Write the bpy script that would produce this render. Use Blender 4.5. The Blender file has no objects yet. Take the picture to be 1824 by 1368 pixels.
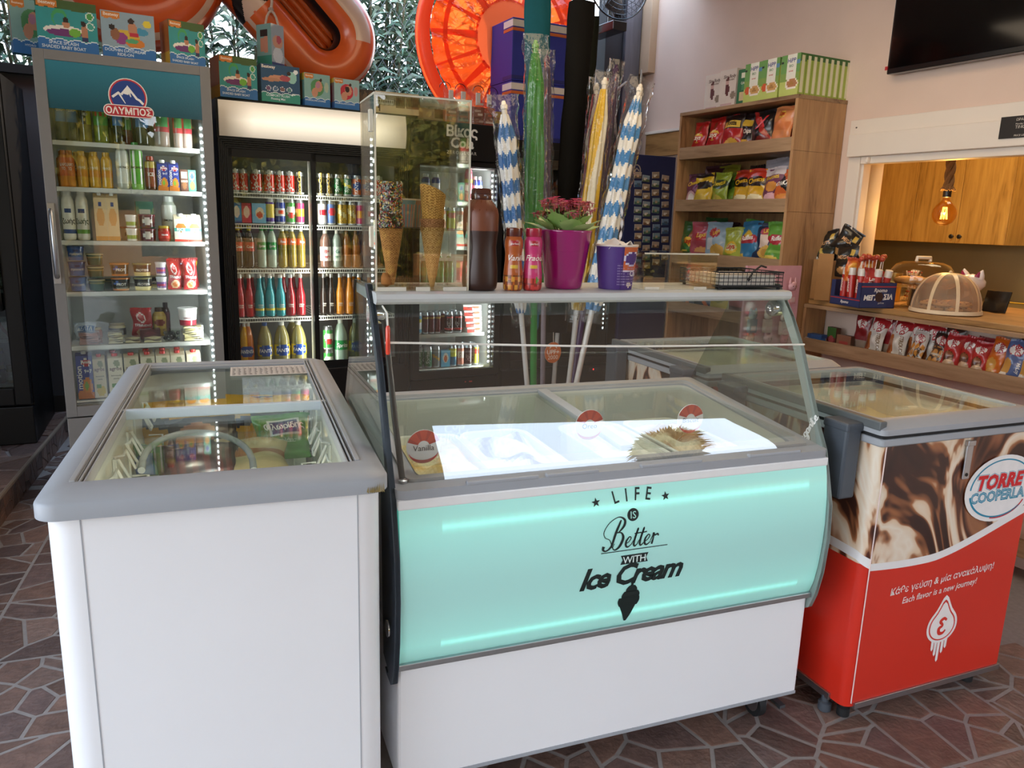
import bpy, math, random
from mathutils import Vector, Matrix
random.seed(11)
sc = bpy.context.scene
COL = sc.collection
PI = math.pi
sin, cos = math.sin, math.cos

# ------------------------------------------------------------------ camera
FPX, PITCH, ROLL, YAW, CAMH = 1357.0, .2133, .0304, .343, 1.472
_fw = Vector((sin(YAW)*cos(PITCH), cos(YAW)*cos(PITCH), -sin(PITCH)))
_rt = Vector((cos(YAW), -sin(YAW), 0)); _up = _rt.cross(_fw)
RT = cos(ROLL)*_rt + sin(ROLL)*_up
UP = -sin(ROLL)*_rt + cos(ROLL)*_up
EYE = Vector((0, 0, CAMH))
cd = bpy.data.cameras.new('camera'); cam = bpy.data.objects.new('camera', cd); COL.objects.link(cam)
cam.matrix_world = Matrix(((RT.x, UP.x, -_fw.x, 0), (RT.y, UP.y, -_fw.y, 0), (RT.z, UP.z, -_fw.z, CAMH), (0, 0, 0, 1)))
cd.sensor_fit = 'HORIZONTAL'; cd.sensor_width = 36; cd.lens = FPX/1824*36; cd.clip_start = .02
sc.camera = cam

# ------------------------------------------------------------------ light
w = bpy.data.worlds.new('sky'); sc.world = w; w.use_nodes = True
nt = w.node_tree; bg = nt.nodes['Background']
tc = nt.nodes.new('ShaderNodeTexCoord'); sx = nt.nodes.new('ShaderNodeSeparateXYZ'); nt.links.new(tc.outputs['Generated'], sx.inputs[0])
cr = nt.nodes.new('ShaderNodeValToRGB'); nt.links.new(sx.outputs['Z'], cr.inputs[0]); nt.links.new(cr.outputs[0], bg.inputs[0])
cr.color_ramp.elements[0].position = 0; cr.color_ramp.elements[0].color = (.93, .95, .97, 1)
cr.color_ramp.elements[1].position = .75; cr.color_ramp.elements[1].color = (.46, .66, .95, 1)
bg.inputs[1].default_value = 4.2
def lamp(name, kind, loc, energy, col, size=1, rot=None, sy=None):
    d = bpy.data.lights.new(name, kind); d.energy = energy; d.color = col
    if kind == 'AREA':
        d.size = size
        if sy: d.shape = 'RECTANGLE'; d.size_y = sy
    elif kind == 'SUN': d.angle = size
    else: d.shadow_soft_size = size
    o = bpy.data.objects.new(name, d); COL.objects.link(o); o.location = loc
    if rot: o.rotation_euler = rot
    return o
lamp('sun', 'SUN', (0, 0, 9), 5.0, (1, .76, .48), .01, (math.radians(63), 0, math.radians(114)))
lamp('ceiling_lamp_warm', 'AREA', (1.5, 2.5, 2.92), 15, (1, .74, .46), 1.2, (0, 0, 0))
lamp('ceiling_lamp_back', 'AREA', (.2, 3.3, 2.92), 6, (1, .80, .58), 1.0, (0, 0, 0))
vs = sc.view_settings
vs.view_transform = 'Standard'; vs.look = 'None'; vs.gamma = 1; vs.use_curve_mapping = False; vs.exposure = .45
cy = sc.cycles
cy.use_denoising = True; cy.max_bounces = 10; cy.transparent_max_bounces = 24; cy.glossy_bounces = 4; cy.diffuse_bounces = 4
cy.caustics_reflective = False; cy.caustics_refractive = False; cy.sample_clamp_indirect = 6

# ------------------------------------------------------------------ colours and materials
def Hx(h, a=1.0):
    if not isinstance(h, str): return tuple(h)[:3] + (1.0,)
    r = []
    for i in (0, 2, 4):
        c = int(h[i:i+2], 16)/255
        r.append(c/12.92 if c <= .04045 else ((c+.055)/1.055)**2.4)
    return (r[0], r[1], r[2], a)
MATS = {}
def _new(name):
    m = bpy.data.materials.new(name); m.use_nodes = True; MATS[name] = m
    n = m.node_tree.nodes; n.clear()
    out = n.new('ShaderNodeOutputMaterial')
    return m, m.node_tree, n, out
def pm(name, rough=.5, metal=0., coat=0., var=.08, scale=30., bump=0., col=None, spec=.5, emit=0, bscale=None, stretch=None, sheen=0):
    """principled material; base colour from the mesh's Col attribute (printed ink / pigment) or a fixed colour, with procedural grain"""
    m, t, n, out = _new(name)
    b = n.new('ShaderNodeBsdfPrincipled'); t.links.new(b.outputs[0], out.inputs[0])
    b.inputs['Roughness'].default_value = rough; b.inputs['Metallic'].default_value = metal
    b.inputs['Coat Weight'].default_value = coat; b.inputs['Coat Roughness'].default_value = .08
    b.inputs['Specular IOR Level'].default_value = spec
    tc = n.new('ShaderNodeTexCoord'); mp = n.new('ShaderNodeMapping'); t.links.new(tc.outputs['Object'], mp.inputs[0])
    if stretch: mp.inputs['Scale'].default_value = stretch
    nz = n.new('ShaderNodeTexNoise'); nz.inputs['Scale'].default_value = scale; nz.inputs['Detail'].default_value = 4
    t.links.new(mp.outputs[0], nz.inputs['Vector'])
    mr = n.new('ShaderNodeMapRange'); mr.inputs[1].default_value = .25; mr.inputs[2].default_value = .75
    mr.inputs[3].default_value = 1-var; mr.inputs[4].default_value = 1+var
    t.links.new(nz.outputs['Fac'], mr.inputs[0])
    mx = n.new('ShaderNodeVectorMath'); mx.operation = 'SCALE'
    if col is None:
        at = n.new('ShaderNodeAttribute'); at.attribute_name = 'Col'; t.links.new(at.outputs['Color'], mx.inputs[0])
    else: mx.inputs[0].default_value = Hx(col)[:3]
    t.links.new(mr.outputs[0], mx.inputs['Scale']); t.links.new(mx.outputs[0], b.inputs['Base Color'])
    if bump:
        bp = n.new('ShaderNodeBump'); bp.inputs['Strength'].default_value = bump; bp.inputs['Distance'].default_value = .01
        src = nz
        if bscale:
            src = n.new('ShaderNodeTexNoise'); src.inputs['Scale'].default_value = bscale; t.links.new(mp.outputs[0], src.inputs['Vector'])
        t.links.new(src.outputs['Fac'], bp.inputs['Height']); t.links.new(bp.outputs[0], b.inputs['Normal'])
    if emit:
        if col is None: t.links.new(mx.outputs[0], b.inputs['Emission Color'])
        else: b.inputs['Emission Color'].default_value = Hx(col)
        b.inputs['Emission Strength'].default_value = emit
    return m
def schlick(t, n, f0, k=1.0):
    lw = n.new('ShaderNodeLayerWeight'); lw.inputs[0].default_value = .5
    p = n.new('ShaderNodeMath'); p.operation = 'POWER'; p.inputs[1].default_value = 5.0; t.links.new(lw.outputs['Facing'], p.inputs[0])
    a = n.new('ShaderNodeMath'); a.operation = 'MULTIPLY_ADD'; a.inputs[1].default_value = (1-f0)*k; a.inputs[2].default_value = f0
    t.links.new(p.outputs[0], a.inputs[0]); return a.outputs[0]
def glass(name, tint='ffffff', f0=.05, rough=.0, haze=0., hazecol='ffffff', bump=0, bscale=20, k=1.0):
    """thin sheet: clear transmission with a mirror reflection that grows at grazing angles"""
    m, t, n, out = _new(name)
    tr = n.new('ShaderNodeBsdfTransparent'); tr.inputs[0].default_value = Hx(tint)
    base = tr.outputs[0]
    if haze:
        df = n.new('ShaderNodeBsdfDiffuse'); df.inputs[0].default_value = Hx(hazecol); mh = n.new('ShaderNodeMixShader')
        nz = n.new('ShaderNodeTexNoise'); nz.inputs['Scale'].default_value = 6; tc = n.new('ShaderNodeTexCoord'); t.links.new(tc.outputs['Object'], nz.inputs['Vector'])
        mm = n.new('ShaderNodeMath'); mm.operation = 'MULTIPLY'; mm.inputs[1].default_value = haze*2; t.links.new(nz.outputs['Fac'], mm.inputs[0])
        t.links.new(mm.outputs[0], mh.inputs[0]); t.links.new(base, mh.inputs[1]); t.links.new(df.outputs[0], mh.inputs[2]); base = mh.outputs[0]
    gl = n.new('ShaderNodeBsdfGlossy'); gl.inputs['Roughness'].default_value = rough; gl.inputs[0].default_value = (1, 1, 1, 1)
    if bump:
        bp = n.new('ShaderNodeBump'); bp.inputs['Strength'].default_value = bump; bp.inputs['Distance'].default_value = .01
        nb = n.new('ShaderNodeTexNoise'); nb.inputs['Scale'].default_value = bscale; tc2 = n.new('ShaderNodeTexCoord'); t.links.new(tc2.outputs['Object'], nb.inputs['Vector'])
        t.links.new(nb.outputs['Fac'], bp.inputs['Height']); t.links.new(bp.outputs[0], gl.inputs['Normal'])
    mx = n.new('ShaderNodeMixShader'); t.links.new(schlick(t, n, f0, k), mx.inputs[0]); t.links.new(base, mx.inputs[1]); t.links.new(gl.outputs[0], mx.inputs[2])
    t.links.new(mx.outputs[0], out.inputs[0]); return m
def emis(name, col, s):
    m, t, n, out = _new(name); e = n.new('ShaderNodeEmission'); e.inputs[0].default_value = Hx(col); e.inputs[1].default_value = s
    t.links.new(e.outputs[0], out.inputs[0]); return m
def wood(name, c1, c2, c3, rough=.5, axis='Z'):
    """oak foil: long grain streaks, cathedral figure and a few knots"""
    m, t, n, out = _new(name); b = n.new('ShaderNodeBsdfPrincipled'); t.links.new(b.outputs[0], out.inputs[0]); b.inputs['Roughness'].default_value = rough
    tc = n.new('ShaderNodeTexCoord'); mp = n.new('ShaderNodeMapping'); t.links.new(tc.outputs['Object'], mp.inputs[0])
    s = {'Z': (7, 7, .7), 'Y': (7, .7, 7), 'X': (.7, 7, 7)}[axis]; mp.inputs['Scale'].default_value = s
    n1 = n.new('ShaderNodeTexNoise'); n1.inputs['Scale'].default_value = 2.2; n1.inputs['Detail'].default_value = 6; n1.inputs['Distortion'].default_value = 1.2; t.links.new(mp.outputs[0], n1.inputs['Vector'])
    n2 = n.new('ShaderNodeTexNoise'); n2.inputs['Scale'].default_value = 14; n2.inputs['Detail'].default_value = 3; t.links.new(mp.outputs[0], n2.inputs['Vector'])
    ad = n.new('ShaderNodeMath'); ad.operation = 'MULTIPLY_ADD'; ad.inputs[1].default_value = .35; t.links.new(n2.outputs['Fac'], ad.inputs[0]); t.links.new(n1.outputs['Fac'], ad.inputs[2])
    r = n.new('ShaderNodeValToRGB'); t.links.new(ad.outputs[0], r.inputs[0])
    e = r.color_ramp.elements; e[0].position = .42; e[0].color = Hx(c3); e[1].position = .9; e[1].color = Hx(c1)
    k = r.color_ramp.elements.new(.6); k.color = Hx(c2)
    t.links.new(r.outputs[0], b.inputs['Base Color']); return m

# ------------------------------------------------------------------ mesh builder
class B:
    def __init__(s): s.v = []; s.f = []; s.c = []; s.m = []; s.cur = Hx('ffffff'); s.mi = 0
    def col(s, c): s.cur = Hx(c); return s
    def face(s, idx, c=None): s.f.append(tuple(idx)); s.c.append(Hx(c) if c is not None else s.cur); s.m.append(s.mi)
    def poly(s, pts, c=None):
        i = len(s.v); s.v += [tuple(p) for p in pts]; s.face(range(i, i+len(pts)), c); return s
    def box(s, x0, x1, y0, y1, z0, z1, c=None, M=None):
        i = len(s.v); P = [(x, y, z) for z in (z0, z1) for y in (y0, y1) for x in (x0, x1)]
        if M is not None: P = [tuple(M @ Vector(p)) for p in P]
        s.v += P
        for q in ((0, 2, 3, 1), (4, 5, 7, 6), (0, 1, 5, 4), (2, 6, 7, 3), (0, 4, 6, 2), (1, 3, 7, 5)): s.face([i+k for k in q], c)
        return s
    def lathe(s, prof, n=18, cols=None, o=(0, 0, 0), cap=True, M=None, a0=0., colf=None):
        """prof: (r, z) from bottom to top; cols: colour per ring segment"""
        i = len(s.v)
        for r, z in prof:
            for k in range(n):
                a = a0+2*PI*k/n; p = (o[0]+r*cos(a), o[1]+r*sin(a), o[2]+z)
                s.v.append(tuple(M @ Vector(p)) if M is not None else p)
        for j in range(len(prof)-1):
            for k in range(n):
                c = cols[j] if cols else None
                if colf: c = colf(2*PI*(k+.5)/n, (prof[j][1]+prof[j+1][1])/2)
                s.face((i+j*n+k, i+j*n+(k+1) % n, i+(j+1)*n+(k+1) % n, i+(j+1)*n+k), c)
        if cap:
            if prof[0][0] > 1e-5: s.face([i+k for k in reversed(range(n))], cols[0] if cols else None)
            if prof[-1][0] > 1e-5: s.face([i+(len(prof)-1)*n+k for k in range(n)], cols[-1] if cols else None)
        return s
    def tube(s, pts, r, n=6, c=None, closed=False, cap=True):
        pts = [Vector(p) for p in pts]; i = len(s.v); L = len(pts); prev = None
        for j, p in enumerate(pts):
            if closed: d = pts[(j+1) % L]-pts[j-1]
            else: d = pts[min(j+1, L-1)]-pts[max(j-1, 0)]
            d.normalize()
            if prev is None:
                a = Vector((0, 0, 1)) if abs(d.z) < .9 else Vector((1, 0, 0)); u = d.cross(a).normalized()
            else: u = (prev-d*prev.dot(d)).normalized()
            prev = u; vv = d.cross(u); rr = r[j] if isinstance(r, (list, tuple)) else r
            for k in range(n):
                an = 2*PI*k/n; s.v.append(tuple(p+u*(rr*cos(an))+vv*(rr*sin(an))))
        for j in range(L if closed else L-1):
            for k in range(n):
                a, b = i+j*n, i+((j+1) % L)*n
                s.face((a+k, a+(k+1) % n, b+(k+1) % n, b+k), c)
        if cap and not closed:
            s.face([i+k for k in reversed(range(n))], c); s.face([i+(L-1)*n+k for k in range(n)], c)
        return s
    def grid(s, fn, nu, nv, cf=None, c=None, wrap=False, flip=False):
        """fn(u,v)->point with u,v in 0..1; cf(u,v)->colour (print)"""
        i = len(s.v)
        for b in range(nv+1):
            for a in range(nu+1): s.v.append(tuple(fn(a/nu, b/nv)))
        for b in range(nv):
            for a in range(nu):
                q = (i+b*(nu+1)+a, i+b*(nu+1)+a+1, i+(b+1)*(nu+1)+a+1, i+(b+1)*(nu+1)+a)
                s.face(q[::-1] if flip else q, cf((a+.5)/nu, (b+.5)/nv) if cf else c)
        return s
    def prism(s, pts, h0, h1, fn, c=None, side=None):
        """extrude 2D polygon between heights; fn(x,y,h)->3D"""
        i = len(s.v); n = len(pts)
        s.v += [tuple(fn(x, y, h0)) for x, y in pts]+[tuple(fn(x, y, h1)) for x, y in pts]
        s.face([i+k for k in reversed(range(n))], c); s.face([i+n+k for k in range(n)], c)
        for k in range(n): s.face((i+k, i+(k+1) % n, i+n+(k+1) % n, i+n+k), side if side is not None else c)
        return s
    def text(s, st, size, fn, c, it=0., bold=0., al='CENTER', sp=1.0, sq=1.0):
        vs_, fs = text_geo(st, it, bold, al, sp); i = len(s.v)
        s.v += [tuple(fn(x*size*sq, y*size)) for x, y in vs_]
        for f in fs: s.face([i+k for k in f], c)
        return s
    def stroke(s, pts, wd, fn, c):
        """flat brush stroke: pts (x,y[,w]) as ribbon"""
        P = [Vector(p[:2]) for p in pts]; n = len(P); i = len(s.v)
        for j in range(n):
            d = (P[min(j+1, n-1)]-P[max(j-1, 0)])
            if d.length < 1e-9: d = Vector((1, 0))
            d.normalize(); q = Vector((-d.y, d.x)); ww = (pts[j][2] if len(pts[j]) > 2 else 1)*wd/2
            for k in (-1, 1): p = P[j]+q*k*ww; s.v.append(tuple(fn(p.x, p.y)))
        for j in range(n-1): s.face((i+2*j, i+2*j+2, i+2*j+3, i+2*j+1), c)
        return s
    def mesh(s, name, mats, smooth=None):
        me = bpy.data.meshes.new(name); me.from_pydata(s.v, [], s.f)
        if not isinstance(mats, (list, tuple)): mats = [mats]
        for m in mats: me.materials.append(MATS[m])
        if len(mats) > 1: me.polygons.foreach_set('material_index', s.m)
        at = me.color_attributes.new('Col', 'FLOAT_COLOR', 'CORNER')
        buf = []
        for f, c in zip(s.f, s.c): buf += list(c)*len(f)
        at.data.foreach_set('color', buf)
        if smooth is not None:
            me.shade_smooth(); me.set_sharp_from_angle(angle=math.radians(smooth))
        me.update(); return me
    def obj(s, name, mats, parent=None, smooth=None, bevel=0, **kw):
        o = bpy.data.objects.new(name, s.mesh(name, mats, smooth)); COL.objects.link(o)
        if parent is not None: o.parent = parent
        if bevel:
            md = o.modifiers.new('edge', 'BEVEL'); md.width = bevel; md.segments = 2; md.limit_method = 'ANGLE'; md.angle_limit = .7
        for k, v in kw.items(): o[k] = v
        return o
_TG = {}
def text_geo(st, it, bold, al, sp):
    k = (st, it, bold, al, sp)
    if k in _TG: return _TG[k]
    cu = bpy.data.curves.new('lettering', 'FONT'); cu.body = st; cu.size = 1; cu.shear = it; cu.offset = bold; cu.align_x = al; cu.space_character = sp
    cu.resolution_u = 2; cu.fill_mode = 'FRONT' if 'FRONT' in [e.identifier for e in cu.bl_rna.properties['fill_mode'].enum_items] else cu.fill_mode
    o = bpy.data.objects.new('lettering', cu); me = o.to_mesh()
    vs_ = [(v.co.x, v.co.y) for v in me.vertices]; fs = [tuple(p.vertices) for p in me.polygons]
    o.to_mesh_clear(); bpy.data.objects.remove(o); bpy.data.curves.remove(cu)
    _TG[k] = (vs_, fs); return _TG[k]
def T(name, label, cat, loc=(0, 0, 0), rz=0., group=None):
    o = bpy.data.objects.new(name, None); COL.objects.link(o); o.empty_display_size = .05
    o.location = loc; o.rotation_euler = (0, 0, rz); return tag(o, label, cat, group)
def tag(o, label, cat, group=None):
    o['label'] = label; o['category'] = cat
    if group: o['group'] = group
    return o
def ST(o): o['kind'] = 'structure'; return o
def place(spec, name, label, cat, loc, rz=0., group=None, tilt=None, sc_=None):
    """spec = [(part name, mesh, [(sub-part, mesh)])]: a new thing made of objects that share these meshes"""
    if len(spec) == 1:
        o = bpy.data.objects.new(name, spec[0][1]); COL.objects.link(o); tag(o, label, cat, group)
    else:
        o = T(name, label, cat, (0, 0, 0), 0, group)
        for s in spec:
            p = bpy.data.objects.new(s[0], s[1]); COL.objects.link(p); p.parent = o
            for q in (s[2] if len(s) > 2 else ()):
                r = bpy.data.objects.new(q[0], q[1]); COL.objects.link(r); r.parent = p
    o.location = loc; o.rotation_euler = (tilt[0] if tilt else 0, tilt[1] if tilt else 0, rz)
    if sc_: o.scale = sc_
    return o
ORD = ['zeroth', 'first', 'second', 'third', 'fourth', 'fifth', 'sixth', 'seventh', 'eighth', 'ninth', 'tenth', 'eleventh', 'twelfth', 'thirteenth', 'fourteenth', 'fifteenth', 'sixteenth']

# ------------------------------------------------------------------ frames: a local floor frame (u right, v away, z up) and where a photo point meets its planes
def ray(x, y): return _fw + RT*((x-912)/FPX) - UP*((y-684)/FPX)
class Fr:
    def __init__(s, x, y, a): s.o = Vector((x, y, 0)); s.a = a; s.U = Vector((cos(a), sin(a), 0)); s.V = Vector((-sin(a), cos(a), 0))
    def w(s, u, v, z): return s.o+s.U*u+s.V*v+Vector((0, 0, z))
    def loc(s, P): q = P-s.o; return (q.dot(s.U), q.dot(s.V), P.z)
    def atv(s, x, y, v): d = ray(x, y); P = EYE+d*((s.o+s.V*v-EYE).dot(s.V)/d.dot(s.V)); return s.loc(P)
    def atu(s, x, y, u): d = ray(x, y); P = EYE+d*((s.o+s.U*u-EYE).dot(s.U)/d.dot(s.U)); return s.loc(P)
    def atz(s, x, y, z): d = ray(x, y); P = EYE+d*((z-CAMH)/d.z); return s.loc(P)
    def T(s, name, label, cat, group=None): return T(name, label, cat, s.o, s.a, group)
F1 = Fr(-.381, 1.499, 0); IC = Fr(.3105, 1.6037, .0223); TO = Fr(1.6512, 1.5788, .0489)
RM = Fr(2.7233, 3.4067, .1405); OL = Fr(-.813, 4.0, .1555)

pm('print', .55, var=.04); pm('film', .28, coat=.3, var=.06, bump=.12, scale=25, bscale=45); pm('gloss', .22, coat=.4, var=.04)
pm('matte', .75, var=.08); pm('satin', .4, var=.05); pm('metal', .28, metal=1, var=.06, scale=60); pm('paint', .45, var=.03, scale=8)
pm('rough', .9, var=.15, scale=60, bump=.3); pm('lacquer', .3, coat=.2, var=.02)
glass('clear_glass', 'f4faf7', .05); glass('dark_glass', 'b9c2c0', .07); glass('acrylic', 'fcfcf8', .045); glass('lid_glass', 'f6faf8', .02, haze=.012, k=.55)
glass('wrap', 'f7f7f7', .06, rough=.08, haze=.03, bump=.9, bscale=30); glass('pet', 'eef4f0', .06, rough=.03)
pm('liquid', .12, coat=.6, var=.03); emis('led', 'f6fbff', 14); emis('led_dim', 'eaf2ff', 5)
# ------------------------------------------------------------------ setting
def at(o, fr, z=0): o.location = (fr.o.x, fr.o.y, z); o.rotation_euler = (0, 0, fr.a); return o
pm('plaster', .85, col='dcc4b4', var=.03, scale=5, bump=.05, bscale=90); pm('plaster_grey', .85, col='4c4a4a', var=.06, scale=5, bump=.05, bscale=90)
pm('ceiling_paint', .9, col='b9ab9c', var=.03); pm('grout', .9, col='978d87', var=.1, scale=50); pm('ground', .9, col='8d8a86', var=.1, scale=4)
pm('kitchen_wall', .8, col='d6b06a', var=.04, scale=3); pm('backsplash', .4, col='8f8362', var=.12, scale=3); pm('white_trim', .5, col='e3d8cb', var=.02, scale=6)
wood('oak', 'c39a6c', 'a9815a', '75553a', .5, 'Z'); wood('oak_h', 'b09070', '957758', '6c523c', .5, 'Y'); wood('cabinet_oak', 'd8ab58', 'c29446', '946c2c', .45, 'Z')
wood('counter_oak', 'b98f5c', '9f7848', '7c5832', .4, 'Y')

o = B().box(-7, 8, -14, 13, -.2, 0).obj('floor', 'grout'); ST(o); FLOOR = o
pm('asphalt', .95, col='46423f', var=.15, scale=30)
ST(B().box(-14, 16, -14, -1.6, -.02, .006).obj('street', 'asphalt'))
# crazy-paving stones: Voronoi cells clipped to the tiles that carry them, every stone a prism with a rounded-off edge
def clip(poly, n, d):
    out = []
    for i in range(len(poly)):
        a, b = poly[i], poly[(i+1) % len(poly)]; da, db = a[0]*n[0]+a[1]*n[1]-d, b[0]*n[0]+b[1]*n[1]-d
        if da <= 0: out.append(a)
        if da*db < 0: t = da/(da-db); out.append((a[0]+(b[0]-a[0])*t, a[1]+(b[1]-a[1])*t))
    return out
def inset(poly, g):
    n = len(poly); res = poly
    for i in range(n):
        a, b = poly[i], poly[(i+1) % n]; ex, ey = b[0]-a[0], b[1]-a[1]; L = math.hypot(ex, ey)
        if L < 1e-6: continue
        nn = (ey/L, -ex/L); res = clip(res, nn, a[0]*nn[0]+a[1]*nn[1]-g)
        if len(res) < 3: return None
    return res
def stones(x0, y0, x1, y1, tile, per, rnd, gap=.0085):
    nx, ny = int(round((x1-x0)/tile)), int(round((y1-y0)/tile))
    for i in range(nx):
        for j in range(ny):
            tx, ty = x0+i*tile, y0+j*tile
            S = [(tx+rnd.random()*tile, ty+rnd.random()*tile) for _ in range(per)]
            for a in S:
                p = [(tx, ty), (tx+tile, ty), (tx+tile, ty+tile), (tx, ty+tile)]
                for b in S:
                    if b is a: continue
                    n = (b[0]-a[0], b[1]-a[1]); p = clip(p, n, ((b[0]**2+b[1]**2)-(a[0]**2+a[1]**2))/2)
                    if len(p) < 3: break
                if len(p) < 3: continue
                q = inset(p, gap)
                if q and len(q) >= 3: yield q
pm('stone', .42, col=None, var=.28, scale=22, bump=.35, bscale=60)
rnd = random.Random(4)
def stone_obj(q, fn, h, parent):
    cx, cy_ = sum(p[0] for p in q)/len(q), sum(p[1] for p in q)/len(q)
    k = rnd.uniform(.75, 1.2); c = Hx(rnd.choice(['74594d', '7d6053', '68524a', '83695d', '715a53'])); c = (c[0]*k, c[1]*k, c[2]*k, 1)
    b = B(); n = len(q); b.v = [tuple(fn(x, y, 0)) for x, y in q]+[tuple(fn(x, y, h*.6)) for x, y in q]+[tuple(fn(cx+(x-cx)*.96, cy_+(y-cy_)*.96, h)) for x, y in q]
    for k in range(n):
        for s in (0, n): b.face((s+k, s+(k+1) % n, s+n+(k+1) % n, s+n+k), c)
    b.face(range(2*n, 3*n), c)
    return b.obj('stone', 'stone', parent)
def px(P):
    d = Vector(P)-EYE; z = d.dot(_fw)
    return (912+FPX*d.dot(RT)/z, 684-FPX*d.dot(UP)/z) if z > .05 else (-9e3, 0)
for q in stones(-2.2, .9, 3.52, 6.1, .44, 16, rnd, .0065):
    cx, cy_ = sum(p[0] for p in q)/len(q), sum(p[1] for p in q)/len(q); X, Y = px((cx, cy_, 0))
    if (780 < X < 1930 and 1150 < Y < 1480) or (-90 < X < 160 and 740 < Y < 1480 and cx > -1.10 and cx < -.3):
        stone_obj(q, lambda x, y, h: (x, y, h), .002, FLOOR)
# raised platform on the left with a paved top and riser
STEPX, STEPH = -1.11, .13
st = ST(B().col('6b6058').box(-4, STEPX-.008, 1.2, 6.4, 0, STEPH-.012).obj('floor_step', 'grout'))
for q in stones(-2.67, 3.6, STEPX, 6.2, .52, 11, rnd):
    X, Y = px((sum(p[0] for p in q)/len(q), sum(p[1] for p in q)/len(q), STEPH))
    if -60 < X < 140 and 700 < Y < 1000: stone_obj(q, lambda x, y, h: (x, y, STEPH-.012+h), .012, st)
for q in stones(2.4, -.005, 6.12, .119, .124, 3, rnd, .0025):
    stone_obj([(a, b) for a, b in q], lambda x, y, h: (STEPX-.008+h, x, max(0, y)), .008, st)
B().tube([(STEPX-.004, 1.2, STEPH-.004), (STEPX-.004, 6.2, STEPH-.004)], .011, 8, '8d7a68').obj('step_edge', 'satin', st)

wb = ST(at(B().box(-5.5, .9, 2.75, 2.9, 0, 2.24).obj('wall_back', 'plaster_grey'), RM))
B().col('2a2522').box(-5.5, .35, 2.735, 2.752, .13, .24).obj('baseboard', 'print', wb)
B().col('151515').box(-5.5, .36, 2.70, 2.93, 2.24, 2.29).obj('coping', 'paint', wb)
wl = ST(B().box(-2.7, -2.55, 2.6, 6.4, 0, 3.05).obj('light_block_left', 'plaster_grey'))  # unseen wall, added on the open left side to contain the light
b = B()
b.box(.365, .52, -3.2, 2.75, 0, 1.05); b.box(.365, .52, -3.2, 2.75, 1.83, 3.05); b.box(.365, .52, -.15, 2.75, 1.05, 1.83); b.box(.365, .52, -3.2, -2.2, 1.05, 1.83)
wr = ST(at(b.obj('wall_right', 'plaster'), RM))
flat = lambda x, y, h: (x, y, h)
cl = ST(B().prism([(-2.7, -1.25), (4.9, -1.84), (4.9, 4.75), (-2.7, 4.75)], 3.05, 3.2, flat).obj('ceiling', 'ceiling_paint'))
# canopy that carries on over the pavement on the left, and the eave that runs out on the right
ST(B().prism([(-5.5, -6), (2.85, -6), (1.47, -1.575), (-2.7, -1.25), (-5.5, -1.25)], 3.05, 3.2, flat).obj('ceiling_canopy', 'ceiling_paint'))
ST(B().prism([(4.28, -1.79), (5.47, -2.67), (6.85, -3.9), (9, -5.6), (9, 2), (4.9, 2), (4.9, -1.84)], 3.05, 3.2, flat).obj('ceiling_eave', 'ceiling_paint'))
b = B(); b.box(.325, .365, .95, 1.72, 2.095, 2.115); ST(at(b.obj('trim_7', 'white_trim', bevel=.004), RM)); ST(at(B().box(.34, .365, .95, 1.72, 1.94, 2.094).obj('trim_8', 'counter_oak'), RM))
# serving window: trim boards, shutter housing, jamb
b = B(); b.box(.335, .365, -2.4, -.06, 1.955, 2.03); tr = ST(at(b.obj('trim_1', 'white_trim', bevel=.003), RM))
b = B(); b.box(.30, .365, -2.4, -.085, 1.842, 1.955); tr2 = ST(at(b.obj('trim_2', 'white_trim', bevel=.004), RM))
B().box(.325, .40, -2.4, -.155, 1.805, 1.842).obj('shutter_slat', 'white_trim', tr2, bevel=.004)
B().col('efe6da').lathe([(0, -.008), (.014, -.006), (.016, 0), (.014, .006), (0, .008)], 12, M=Matrix.Translation((.315, -.21, 1.822)) @ Matrix.Rotation(PI/2, 4, 'X')).obj('shutter_pull', 'paint', tr2, 40)
B().col('7a7068').lathe([(.004, 0), (.004, .003)], 8, M=Matrix.Translation((.334, -.10, 1.992)) @ Matrix.Rotation(-PI/2, 4, 'Y')).obj('screw', 'metal', tr)
b = B(); b.box(.33, .52, -.15, -.075, 1.09, 1.842); b.box(.345, .40, -.165, -.15, 1.09, 1.81); ST(at(b.obj('trim_3', 'white_trim', bevel=.003), RM))
# black notice on the shutter housing
nb = at(T('notice_board', 'black notice with white print on the white shutter housing at top right', 'sign'), RM)
B().col('1b1512').box(.294, .30, -1.25, -.875, 1.875, 1.965).obj('panel', 'print', nb)
b = B()
for i, (t, s) in enumerate((('ΩΡΑΡΙΟ', .012), ('Monday 08:00 - 22:00', .008), ('ΤΙΜΟΚΑΤΑΛΟΓΟΣ', .014), ('', .01), ('PRICE LIST', .009))):
    b.text(t, s*1.2, lambda x, y, i=i: (.2935, -.90-x-.04, 1.945-i*.016+y), 'd8d0c4', al='LEFT')
b.obj('lettering', 'print', nb)
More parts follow.
